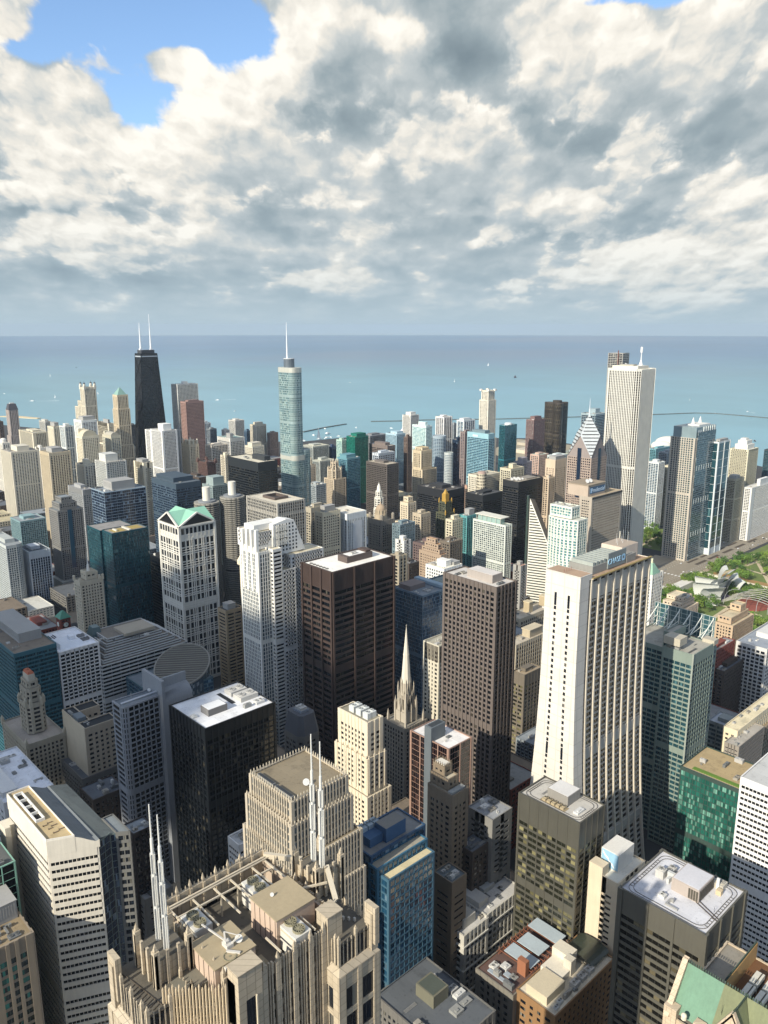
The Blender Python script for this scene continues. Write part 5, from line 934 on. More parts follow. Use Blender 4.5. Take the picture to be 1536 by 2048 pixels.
@special
def gable(root, W, D, H, st, rng):
    m = MB(); n = 8; z = H - .9
    for k in range(n):
        t0, t1 = math.pi * k / n, math.pi * (k + 1) / n; f = lambda t: (W / 2 - W * .42 * math.cos(t), z + W * .35 * math.sin(t))
        (xa, za), (xb, zb) = f(t0), f(t1); m.quad((xa, D * .1, za), (xa, D * .9, za), (xb, D * .9, zb), (xb, D * .1, zb)); m.quad((xa, D * .1, z), (xa, D * .1, za), (xb, D * .1, zb), (xb, D * .1, z)); m.quad((xa, D * .9, z), (xb, D * .9, z), (xb, D * .9, zb), (xa, D * .9, za))
    m.build('arched_roof', wall(st['rf']), root); bx(root, 'rear_attic', st['w'], (W * .1, D * .82, z, W * .5, D * .98, z + W * .4)); return []
@special
def plainwall(root, W, D, H, st, rng):
    bx(root, 'plain_wall', '#c4c6c6', (W * .32, -.75, 20, W * .78, -.6, H - 12)); bx(root, 'roof_hut', '#a89c88', (W * .4, D * .4, H - .9, W * .5, D * .5, H + 1)); return []
@special
def dome(root, W, D, H, st, rng):
    z = H - .9; x, y = W * .36, D * .42; r = 7.5
    m = MB(); m.cyl(x, y, z, z + 9, r + 2, n=12); m.cyl(x, y, z + 9, z + 15, r, n=16)
    for k in range(12): t = 2 * math.pi * k / 12; m.cyl(x + (r + .7) * math.cos(t), y + (r + .7) * math.sin(t), z + 9, z + 15, .5, n=6)
    m.build('dome_drum', wall('#b09c78'), root); m = MB(); m.dome(x, y, z + 15, r, 8, 18); m.cyl(x, y, z + 22.5, z + 27, 1.3, .4, 8); m.build('dome_roof', wall('#a98c66', .7), root)
    for a, b in ((0, 0), (W, 0), (0, D), (W, D)):
        m = MB(); m.cyl(a * .88 + W * .06, b * .88 + D * .06, z, z + 7, 2.4, n=8); m.dome(a * .88 + W * .06, b * .88 + D * .06, z + 7, 2.4, 3, 8, 4); m.build('corner_turret', wall('#8d8270'), root)
    return []
@special
def domelet(root, W, D, H, st, rng):
    z = H - .9; m = MB(); m.cyl(W * .45, D * .5, z, z + 10, W * .3, n=10); m.dome(W * .45, D * .5, z + 10, W * .32, 6, 10); m.build('dome_roof', wall('#cdb98e'), root); bx(root, 'dark_collar', '#4c463e', (-.8, -.8, H - 42, W + .8, D + .8, H - 38)); return []
def shoulder2_shape(W, D, H): return [(rect(0, 0, W, D), 0, H - 40, 3), (rect(.4, 4, W * .72, D), H - 40, H, 7), (rect(W * .12, 6, W * .55, D * .9), H, H + 6, 3)]
SPECIAL['shoulder2_shape'] = shoulder2_shape
SPECIAL['shoulder2'] = lambda root, W, D, H, st, rng: []
def cyl_shape(W, D, H):
    r = max(W, D) * .52; cx, cy = W * .5, D * .5; return [([(cx + r * math.cos(2 * math.pi * k / 20), cy + r * math.sin(2 * math.pi * k / 20)) for k in range(20)], 0, H, None)]
SPECIAL['cyl_shape'] = cyl_shape
SPECIAL['cyl'] = lambda root, W, D, H, st, rng: []
@special
def signtop(root, W, D, H, st, rng):
    z = H - .9; bx(root, 'penthouse', '#6f8288', (W * .1, D * .2, z, W * .9, D * .8, z + 6)); m = MB()
    for k in range(5): m.box(-.75, D * .50 + k * 2.7, H - 8.4, -.5, D * .50 + k * 2.7 + 1.9, H - 4.6)
    m.build('sign_letters', wall('#d8dcdc', .6, 0, .02), root); return []
@special
def roundcap(root, W, D, H, st, rng):
    m = MB(); m.cyl(W * .5, D * .5, H - .9, H + 3, 9, n=20); m.dome(W * .5, D * .5, H + 3, 9, 2, 20, 3); m.build('roof_cap', wall('#c8ccca'), root); return []
@special
def turret(root, W, D, H, st, rng):
    m = MB(); m.cyl(W * .02, D * .02, 0, H + 5, 8.5, n=18)
    m.build('round_turret', wall('#c8bb9a'), root); m = MB(); m.cyl(W * .02, D * .02, H + 5, H + 9, 8.8, 6.4, 18); m.build('turret_roof', wall('#a88a78'), root)
    m = MB()
    for k in range(16):
        t = 2 * math.pi * k / 16
        for z in range(20, int(H) + 3, 6): m.box(W * .02 + 8.5 * math.cos(t) - .6, D * .02 + 8.5 * math.sin(t) - .6, z, W * .02 + 8.5 * math.cos(t) + .6, D * .02 + 8.5 * math.sin(t) + .6, z + 3)
    w_ = m.build('turret_windows', wall('#2c2c2c', .3), root); w_['kind'] = 'stuff'; roof_clutter(root, W, D, H - .9, 5, rng); return []
@special
def dishes(root, W, D, H, st, rng):
    for k, (a, b, r) in enumerate(((.06, .55, 2.6), (.12, .35, 2.8), (.20, .6, 2.6), (.22, .3, 2.4), (.32, .55, 2.2), (.34, .3, 2.0))): dish(root, W * a, D * b, H - .9, r)
    bx(root, 'penthouse', '#8c8272', (W * .45, D * .2, H - .9, W * .9, D * .8, H + .8)); return []
def lime_shape(W, D, H): return [(rect(0, 0, W, D), 0, H, None), (rect(-6, -5, W + 8, D + 6), 0, H - 34, 5), (rect(W * .22, D * .22, W * .78, D * .78), H, H + 9, 3)]
SPECIAL['lime_shape'] = lime_shape
SPECIAL['lime'] = lambda root, W, D, H, st, rng: []
@special
def canopy(root, W, D, H, st, rng):
    z = H - .9; bx(root, 'roof_canopy', '#d2cdb8', (-1, D * .12, z + 9, W + 4, D * .95, z + 10)); bx(root, 'penthouse', '#8fa8a0', (W * .15, D * .2, z, W * .9, D * .9, z + 8.2)); m = MB()
    for k in range(6): m.strut((-.6, D * (.15 + .15 * k), z), (-.6, D * (.15 + .15 * k), z + 9), .5)
    m.build('canopy_posts', wall('#c0bca8'), root); return []
def setbacks_shape(W, D, H): return [(rect(0, 0, W, D), 0, H, None), (rect(W * .1, D * .1, W * .9, D * .9), H, H + 6, 2), (rect(W * .2, D * .2, W * .8, D * .8), H + 6, H + 12, 2), (rect(W * .3, D * .35, W * .7, D * .75), H + 12, H + 18, 2)]
SPECIAL['setbacks_shape'] = setbacks_shape
SPECIAL['setbacks'] = lambda root, W, D, H, st, rng: []
def bowtop_shape(W, D, H):
    p = [(0, D), (0, 0)]; bow = [(-5 * math.sin(math.pi * k / 8), D * (1 - k / 8)) for k in range(0, 9)]
    return [([(0, 0), (W, 0), (W, D)] + bow[0:-1], 0, H - 16, 2), (rect(1, D * .25, W * .9, D * .98), H - 16, H, 2.5)]
SPECIAL['bowtop_shape'] = bowtop_shape
SPECIAL['bowtop'] = lambda root, W, D, H, st, rng: roof_clutter(root, W * .8, D, H - .9, 4, rng, [(0, 0, W, D * .3)]) and []
@special
def prudential(root, W, D, H, st, rng):
    z = H - .9; bx(root, 'upper_block', '#b59e84', (0, D * .35, z, W * .55, D + 22, z + 17)); bx(root, 'upper_roof', '#9a8668', (-1, D * .35 - 1, z + 17, W * .55 + 1, D + 23, z + 18)); s = bx(root, 'sign_band', '#46627c', (W * .05, D * .35 - .5, z + 4, W * .54, D * .35 - .02, z + 14)); letters(s, 'Prudential', W * .31, D * .35 - .55, z + 6, 9, 0, '#c6d8e8', depth=.1)
    m = MB(); m.prism([(W * .07, D * .35 - .6), (W * .12, D * .35 - .6), (W * .12, D * .35 - .52), (W * .07, D * .35 - .52)], z + 5, z + 12.5); m.build('sign_emblem', wall('#9fc0dc'), s)
    for a in (.12, .22): dish(root, W * a, D * .8, z + 18, 3.2)
    bx(root, 'roof_edge', '#3e3c3a', (-.9, -.9, H - 3.5, W + .9, -.72, H - .5)); return []
def bcbs_shape(W, D, H): return [(rect(0, 0, W, D), 0, H, 1)]
SPECIAL['bcbs_shape'] = bcbs_shape
@special
def bcbs(root, W, D, H, st, rng):
    z = H - .9; m = MB(); gm = MB(); P = rect(4, 0, W + 1, D - 1); gm.prism(P, z, z + 19); gm.u = [[(0, 0), (8, 0), (8, 5), (0, 5)] if len(f) == 4 else None for f in gm.f]; gm.build('top_screen', wall('#7c8c90', .3), root)
    m.box(W * .1, -2.2, 0, W * .98, -1.15, H + 10); o = m.build('glass_front', glass('steelgrey'), root); o.data.uv_layers.new(name='uv')
    uv = o.data.uv_layers[0].data
    for p in o.data.polygons:
        for li in p.loop_indices:
            v = o.data.vertices[o.data.loops[li].vertex_index].co; uv[li].uv = (v.x / 2.6, v.z / 3.9)
    m = MB()
    for k in range(int((H + 8) / 3.9)): m.box(W * .1, -2.35, k * 3.9, W * .98, -2.2, k * 3.9 + 1.0)
    m.build('floor_lines', wall('#6c8288', .4), root); m = MB()
    for zz in (H - 58, H - 118, H - 178):
        for k in range(7): m.box(W * (.14 + .12 * k), -2.6, zz, W * (.14 + .12 * k) + 1.0, -2.3, zz + 9)
    for k in range(6): m.box(W * (.38 + .11 * k), -1.3, z + 1, W * (.38 + .11 * k) + .8, -.05, z + 19)
    m.build('white_fins', wall('#ccd2d0', .5), root); m = MB()
    for x0 in (.13, .23): m.box(W * x0 + 2, -.3, z + 5, W * x0 + 3.6, -.06, z + 14); m.box(W * x0, -.3, z + 9, W * x0 + 5.6, -.06, z + 10.8)
    m.build('sign_emblem', wall('#e4e6e4', .6, 0, .02), root)
    bx(root, 'roof_frame', '#d4d0c4', (W * .4, D * .2, z + 19, W * .96, D * .8, z + 21)); 
    for a in (.55, .9): m = MB(); m.cyl(W * a, D * .6, z + 21, z + 26, 3, 2.2, 10); m.cyl(W * a, D * .6, z + 26, z + 32, 2.0, .5, 10); m.build('roof_stack', wall('#dcdad0'), root)
    return []
@special
def stepcap(root, W, D, H, st, rng):
    z = H - .9; bx(root, 'stepped_cap', '#d4d0c2', (W * .16, D * .15, z, W * .85, D * .85, z + 10), (W * .24, D * .25, z + 10, W * .76, D * .75, z + 18)); fan_unit(root, W * .3, D * .35, z + 18, W * .3, D * .3, 4, 2, hexc='#d8d4c6'); return []

# ---------------------------------------------------------------- landmark towers
def LM(name, label, cat, x, y, foot, group=None):
    FOOT.append((x + foot[0] - 2, y + foot[1] - 2, x + foot[2] + 2, y + foot[3] + 2)); return thing(name, label, cat, (x, y, 0), group)
STONE = '#b49c74'
def fin(m, x, y, w, z0, z1, tip=2.2):
    """square rib ending in a pointed finial"""
    m.box(x - w, y - w, z0, x + w, y + w, z1); m.prism(rect(x - w, y - w, x + w, y + w), z1, z1 + tip, rect(x - .05, y - .05, x + .05, y + .05))
def ribbed_wall(root, m, g, p0, p1, z0, z1, bay, nrib, zrib, fin_top):
    """stone wall with slots of glass between piers, thin ribs in each slot, pinnacles over the piers"""
    dx, dy = p1[0] - p0[0], p1[1] - p0[1]; Ln = math.hypot(dx, dy); t = (dx / Ln, dy / Ln); n = (t[1], -t[0]); nb = max(1, int(Ln / bay + .5)); bw = Ln / nb
    g.quad((*p0, z0), (*p1, z0), (*p1, z1), (*p0, z1), uv=[(0, 0), (nb, 0), (nb, (z1 - z0) / 4), (0, (z1 - z0) / 4)])
    for k in range(nb + 1):
        a = min(max(k * bw, .9), Ln - .9); m.obox(p0, t, n, a - .7, a + .7, z0, z1, 0, .9)
        q = (p0[0] + t[0] * a + n[0] * .5, p0[1] + t[1] * a + n[1] * .5)
        if fin_top: fin(m, q[0], q[1], .42, z1 - .5, z1 + 1.0, 1.8)
    for k in range(nb):
        for r in range(nrib):
            a = k * bw + .9 + (bw - 1.8) * (r + 1) / (nrib + 1); m.obox(p0, t, n, a - .17, a + .17, zrib, z1 + (.8 if fin_top else 0), .1, .75)
        zz = z1 - 9
        while zz > z0: m.obox(p0, t, n, k * bw + .9, (k + 1) * bw - .9, zz, zz + 1.5, 0, .25); zz -= 4.1
        m.obox(p0, t, n, k * bw + .9, (k + 1) * bw - .9, z1 - 3.0, z1, 0, .35)
def hero():
    ox, oy = 90., 150.
    root = LM('stone_skyscraper', 'tan granite skyscraper in front with pinnacled parapets and twin white spire pairs', 'skyscraper', ox, oy, (-30, -24, 30, 20))
    sm = wall('#b9a684', .75, 0, .24, 2.0); m, g, rf = MB(), MB(), MB()
    def X(x): return x - ox
    def Yy(y): return y - oy
    # south face of the main body, in two runs with solid stone corner towers
    S_, N_, W_, E_, ZT = Yy(133.2), Yy(166), X(79.5), X(110), 268.5
    ribbed_wall(root, m, g, (W_ + 6.4, S_), (E_ - 4.6, S_), 30, ZT - 1.5, 4.6, 3, 236, True)
    for x0, x1, top in ((W_, W_ + 6.4, ZT + 1.5), (E_ - 4.6, E_, ZT + 1.8)):
        m.box(x0, S_ - 1.2, 30, x1, S_ + 3.2, top); m.box(x0 - .2, S_ - 1.4, top, x1 + .2, S_ + 3.4, top + .4)
    # windows in the stone corner towers, each its own framed opening
    gm = glass('dark')
    for xc, ztop in ((W_ + 3.2, ZT - 6), (E_ - 2.3, ZT - 7)):
        z = ztop; h = 9
        for k in range(14):
            o = bpy.data.objects.new('window', pane_mesh(2.5, h, gm)); C.objects.link(o); o.location = (xc, S_ - 1.24, z - h / 2); o.parent = root
            f = MB(); f.box(1.25, -.38, -h / 2 - .3, 1.55, .06, h / 2 + .1); f.box(-1.3, -.38, -h / 2 - .42, 1.24, .06, -h / 2 - .1); f.build('window_frame', wall('#d9c7a0'), o)
            z -= h + 2.6; h = 4.6
    ribbed_wall(root, m, g, (E_, S_), (E_, N_), 30, ZT - 1.5, 5, 3, 236, True); ribbed_wall(root, m, g, (W_, N_), (W_, S_ + 3.2), 30, ZT - 1.5, 5, 3, 236, True)
    ribbed_wall(root, m, g, (E_, N_), (W_, N_), 30, ZT - 1.5, 5, 3, 236, False)
    # tall north parapet screen with pinnacles
    m.box(W_, N_ - .4, ZT - 6, E_, N_ + .4, ZT + 1.2)
    nb = 8
    for k in range(nb + 1):
        x = W_ + (E_ - W_) * k / nb; m.box(x - .35, N_ - .75, ZT - 6, x + .35, N_ - .35, ZT + 1.2); fin(m, x, N_, .34, ZT + 1.2, ZT + 2.0, 1.7)
        if k < nb:
            for q in (.33, .66): fin(m, x + (E_ - W_) / nb * q, N_, .16, ZT + 1.1, ZT + 1.7, .7)
    # east and west blocks with their slatted parapets and sloping ledge
    for (x0, x1, y0, y1, zl, zt) in ((X(105.5), X(118.5), Yy(128), Yy(151), 256, 265), (X(61.5), X(74.5), Yy(141), Yy(160), 255, 265)):
        m.box(x0 + 1, y0 + 1.2, 30, x1 - 1, y1, zl - .3)
        st = dict(S('#bfa57c', 'dark', 4.3, 1.5, .5, 8.2, 1.6, .3, 4.5, 1.8)); mw = MB()
        P = rect(x0, y0, x1, y1)
        for i in (0, 3, 1, 2): facade(m, g, P[i], P[(i + 1) % 4], 30, zl, st)
        m.prism(rect(x0 - .5, y0 - .5, x1 + .5, y1 + .5), zl, zl + 1.6, rect(x0 + .8, y0 + .8, x1 - .8, y1 - .8))
        rf.quad((x0 + 1, y0 + 1, zt - 1.6), (x1 - 1, y0 + 1, zt - 1.6), (x1 - 1, y1, zt - 1.6), (x0 + 1, y1, zt - 1.6))
        for p0, p1 in (((x0 + 1, y0 + 1.2), (x1 - 1, y0 + 1.2)), ((x1 - 1, y0 + 1.2), (x1 - 1, y1)), ((x0 + 1, y1), (x0 + 1, y0 + 1.2))):
            Ln = math.hypot(p1[0] - p0[0], p1[1] - p0[1]); nn = int(Ln / 1.25)
            g.quad((*p0, zl), (*p1, zl), (*p1, zt - 2.2), (*p0, zt - 2.2), uv=[(0, 0), (nn, 0), (nn, 2), (0, 2)])
            for k in range(nn + 1):
                a = k / nn; q = (p0[0] + (p1[0] - p0[0]) * a, p0[1] + (p1[1] - p0[1]) * a); big_ = k % 4 == 0
                fin(m, q[0], q[1], .34 if big_ else .15, zl + 1, zt + (.6 if big_ else -.9), 1.0 if big_ else .3)
        cx, cy = (x1 - 1, y0 + 1.2) if x0 > 0 else (x0 + 1, y1 - 2)
        m.box(cx - 1.1, cy - 1.1, zl + 1, cx + 1.1, cy + 1.1, zt + 2.5); m.box(cx - .7, cy - 2.0, zl + 3, cx + .7, cy + 2.0, zt + 4.6)
    # chamfered slat screen between the west block and the south face
    p0, p1 = (X(67.0), Yy(143.4)), (X(77.4), Yy(133.9)); sl = MB()
    for k in range(20):
        a = k / 19; q = (p0[0] + (p1[0] - p0[0]) * a, p0[1] + (p1[1] - p0[1]) * a); fin(sl, q[0], q[1], .17, 253, 267 + .8 * (k % 2), .7)
    for zz in (254.5, 257, 259.5, 262): sl.strut((p0[0] + .25, p0[1] + .25, zz), (p1[0] + .25, p1[1] + .25, zz), .2)
    sl.build('slat_screen', wall('#d3b888', .6), root)
    m.prism([(X(61.5), Yy(141)), (X(67), Yy(137)), (X(74), Yy(131)), (X(80), Yy(131)), (X(80), Yy(141)), (X(72), Yy(147))], 30, 253.0)
    # spire turrets
    for (tx, ty) in ((X(72.4), Yy(153)), (X(117.2), Yy(150.5))):
        for a in range(4):
            sx, sy = ((-1, -1), (1, -1), (1, 1), (-1, 1))[a]; m.box(tx + sx * 4.2 - .7, ty + sy * 4.6 - .7, 240, tx + sx * 4.2 + .7, ty + sy * 4.6 + .7, 273.2); fin(m, tx + sx * 4.2, ty + sy * 4.6, .4, 273.2, 273.6, 1.6)
        for a in range(4):
            m.box(tx - 4.4 + a * 2.9 - .35, ty - 5.3, 246, tx - 4.4 + a * 2.9 + .35, ty - 4.7, 272.4); m.box(tx - 4.9, ty - 4.4 + a * 2.9 - .35, 246, tx - 4.3, ty - 4.4 + a * 2.9 + .35, 272.4)
        m.box(tx - 4.2, ty - 4.6, 240, tx + 4.2, ty + 4.6, 262); m.box(tx - 4.0, ty - 4.4, 262, tx + 4.0, ty + 4.4, 269.6)
        rf.quad((tx - 4, ty - 4.4, 269.7), (tx + 4, ty - 4.4, 269.7), (tx + 4, ty + 4.4, 269.7), (tx - 4, ty + 4.4, 269.7))
    m.build('wall', sm, root); gg = g.build('window', gm, root); gg['kind'] = 'stuff'
    # masts: a white round core with stepped fins
    sp = wall('#dcdad0', .45, .1, .08)
    for (tx, ty, tops) in ((X(72.4), Yy(153), ((2.0, 305.8), (-1.8, 305.0))), (X(117.2), Yy(150.5), ((1.9, 307.6), (-1.8, 307.0)))):
        for dy, ztop in tops:
            k = MB(); k.cyl(tx, ty + dy, 269.5, 285, .50, .48, 10); k.cyl(tx, ty + dy, 285, 297, .42, .38, 10); k.cyl(tx, ty + dy, 297, ztop, .24, .15, 8)
            for zz in range(270, int(ztop), 1): k.box(tx + .25, ty + dy - .05, zz, tx + .95 - (zz - 270) * .018, ty + dy + .05, zz + .16)
            ms = k.build('spire', sp, root); f = MB()
            for ang in (20, 110, 200, 290):
                c, s_ = math.cos(R_(ang)), math.sin(R_(ang))
                for z0, z1, r in ((270, 278.6, .72), (279.4, 287.2, .72), (288, 293, .6)): f.strut((tx + c * r, ty + dy + s_ * r, z0), (tx + c * r, ty + dy + s_ * r, z1), .26, .26)
            f.build('spire_fins', sp, ms)
    # roof deck, well and plant
    rf.quad((W_, S_ + .6, 261.5), (E_, S_ + .6, 261.5), (E_, N_ - .4, 261.5), (W_, N_ - .4, 261.5)); rf.build('roof', roofmat('#5f5a50', .6), root)
    bx(root, 'parapet_back', '#b79f84', (W_, S_ + .3, 255, W_ + .6, N_ - .5, 267)); bx(root, 'parapet_back', '#b79f84', (E_ - .6, S_ + .3, 255, E_, N_ - .5, 267))
    def pent(x0, y0, x1, y1, z0, z1, h):
        p = bx(root, 'penthouse', '#c2a488', (X(x0), Yy(y0), z0, X(x1), Yy(y1), z1)); bx(p, 'penthouse_roof', '#a99468', (X(x0) - .2, Yy(y0) - .2, z1, X(x1) + .2, Yy(y1) + .2, z1 + .3)); s = MB()
        for k in range(int((y1 - y0) / 2.2)): s.box(X(x0) - .1, Yy(y0) + .5 + 2.2 * k, z0, X(x0) - .02, Yy(y0) + .65 + 2.2 * k, z1)
        s.build('panel_joints', wall('#6e5c4c'), p); return p
    pent(96.0, 140.2, 107.8, 151.5, 261.5, 270, 8); pent(77.6, 138.6, 88.6, 149.5, 261.5, 268.6, 7)
    bx(root, 'lower_roof', '#8d7c58', (X(80), Yy(134.6), 261.6, X(90), Yy(138.4), 265.6)); bx(root, 'lower_roof', '#75705e', (X(71), Yy(142), 253, X(78.4), Yy(149), 263.6))
    for fx, fy in ((80.6, 152.4), (98.8, 152.8), (97.0, 133.9), (79.9, 134.4)):
        base = MB(); base.box(X(fx), Yy(fy), 262, X(fx) + 4.8, Yy(fy) + 7.2, 268.4); u = base.build('cooling_unit', wall('#cfcabc', .6), root)
        for j in range(2):
            f = MB(); cx, cy = X(fx) + 2.4, Yy(fy) + 1.9 + 3.4 * j
            for a in range(16):
                t0, t1 = 2 * math.pi * a / 16, 2 * math.pi * (a + 1) / 16; f.strut((cx + 1.5 * math.cos(t0), cy + 1.5 * math.sin(t0), 268.7), (cx + 1.5 * math.cos(t1), cy + 1.5 * math.sin(t1), 268.7), .16, .7)
            for a in range(11): t = 2 * math.pi * a / 11; f.strut((cx + .2 * math.cos(t), cy + .2 * math.sin(t), 268.8), (cx + 1.35 * math.cos(t), cy + 1.35 * math.sin(t), 268.9), .28, .06)
            f.cyl(cx, cy, 268.42, 269, .3, n=8); fo = f.build('fan', wall('#8c8460', .6), u); d = MB(); d.cyl(cx, cy, 268.41, 268.46, 1.45, n=16); d.build('fan_well', wall('#14120e'), fo)
    b = MB()
    for y in (134.5, 139.6, 150.6, 160.0): b.strut((W_ + .4, Yy(y), 268.2), (E_ - .4, Yy(y), 267.6), .4) if y in (160.0,) else None
    for x in (80.2, 86.4, 92.6, 97.6, 104.6, 108.8): b.strut((X(x), Yy(151), 267.9), (X(x), N_ - .5, 267.9), .4); b.strut((X(x), Yy(160), 261.5), (X(x), Yy(160), 268), .35)
    for x in (86, 92.6, 97, 103): b.strut((X(x), S_ + .6, 267.6), (X(x), Yy(140), 267.6), .4)
    b.strut((W_, N_ - 1.6, 268.4), (E_, N_ - 1.6, 268.4), .5); b.strut((W_, N_ - 2.4, 268.4), (E_, N_ - 2.4, 268.4), .3); b.strut((E_ - .4, N_ - 1, 268.6), (X(116), Yy(156), 268.6), 1.1, 1.4); b.strut((X(108), Yy(147), 268.8), (X(115), Yy(144), 268.8), .5); b.strut((X(113), Yy(138), 268), (X(116.5), Yy(146), 272), 1.2, .8); b.strut((E_ - .5, Yy(137), 268), (X(113), Yy(138), 268), .6)
    b.build('roof_beams', wall('#c8b898', .6), root)
    cr = MB(); cr.box(X(82.8), Yy(141.6), 268.9, X(84.6), Yy(144.0), 269.9); cr.strut((X(83.6), Yy(144), 269.8), (X(81.4), Yy(150.5), 271.4), .34); cr.strut((X(84.3), Yy(142), 269.8), (X(85.9), Yy(141), 271.6), .3); cr.strut((X(83.2), Yy(143), 269.8), (X(83.6), Yy(144), 272.2), .36); cr.strut((X(85.9), Yy(141), 271.6), (X(83.6), Yy(144), 272.2), .16); cr.box(X(83), Yy(142.4), 269.9, X(83.9), Yy(143.6), 270.6); cr.strut((X(82.5), Yy(141.5), 269), (X(84.6), Yy(138.8), 269), .6)
    cr.build('maintenance_crane', wall('#c6c0b4', .5), root)
    dish(root, X(86.3), Yy(142.2), 268.9, .95); dish(root, X(100.3), Yy(148.2), 270.2, .5); dish(root, X(91.5), Yy(146.2), 261.6, 1.1)
    q = MB()
    for k in range(7): q.box(X(74.6) + k * .75, Yy(150.4) - k * .5, 262.5, X(74.6) + k * .75 + .4, Yy(153.4) - k * .5, 264.9)
    q.build('pipe_rack', wall('#9a8f74', .5), root)
    q = MB()
    for k in range(9): q.strut((X(62.6) + .2 * k, Yy(152) - 1.1 * k, 263.6), (X(64.8) + .2 * k, Yy(152.8) - 1.1 * k, 263.6), .14)
    q.strut((X(64), Yy(158), 263.6), (X(66.5), Yy(143), 263.6), .14); q.build('roof_rail', wall('#5c5040', .5), root)
    for k in range(6): bx(root, 'roof_vent', '#b8b4a8', (X(110.5) + k * .9, Yy(139) - k * 1.2, 263.4, X(111.0) + k * .9, Yy(139.6) - k * 1.2, 264.3))
    roof_clutter(root, 10, 14, 261.6, 0, random)
def fluted():
    ox, oy = 186.8, 257.9
    root = LM('fluted_tower', 'tan fluted stone tower with flat brown roof, stepped and finned, behind the spires', 'skyscraper', ox, oy, (-8, -8, 42, 44))
    st = S('#b7a78a', 'steelgrey', 1.9, .62, .75, 3.9, .9, .12, 2.5, 1.0); W, D = 31.8, 31.6
    tiers(root, [(rect(0, 0, W, D), 196, 207, 1.5), (rect(-1.6, -1.6, W + 1.6, D + 1.6), 178, 196.5, 2), (rect(-1.6, -4.6, W + 4.8, D + 4.8), 158, 178.6, 2), (rect(-4.8, -6, W + 5.5, D + 7.6), 130, 158.7, 2), (rect(-7, -8, W + 8, D + 10), 0, 130.8, 2)], st, 60, None, '#857963')
    f = MB()
    for P, z, hh in ((rect(0, 0, W, D), 206, 2.2), (rect(-1.6, -1.6, W + 1.6, D + 1.6), 195.6, 1.6)):
        for i in range(4):
            a, b = P[i], P[(i + 1) % 4]; n = 18
            for k in range(n): q = (a[0] + (b[0] - a[0]) * k / n, a[1] + (b[1] - a[1]) * k / n); fin(f, q[0], q[1], .22, z, z + hh, .9)
    f.build('finials', wall('#c8b898'), root)
    l = MB(); g = MB()
    for k in range(2): l.box(1.2, 2 + k * 14, 206.0, 3.0, 14.5 + k * 14, 207.6); g.box(1.4, 2.4 + k * 14, 207.61, 2.8, 14 + k * 14, 207.7)
    l.build('roof_skylight', wall('#8c8c88'), root); g.build('skylight_glass', glass('dark'), root); dish(root, W * .42, D * .22, 206.1, 1.6)
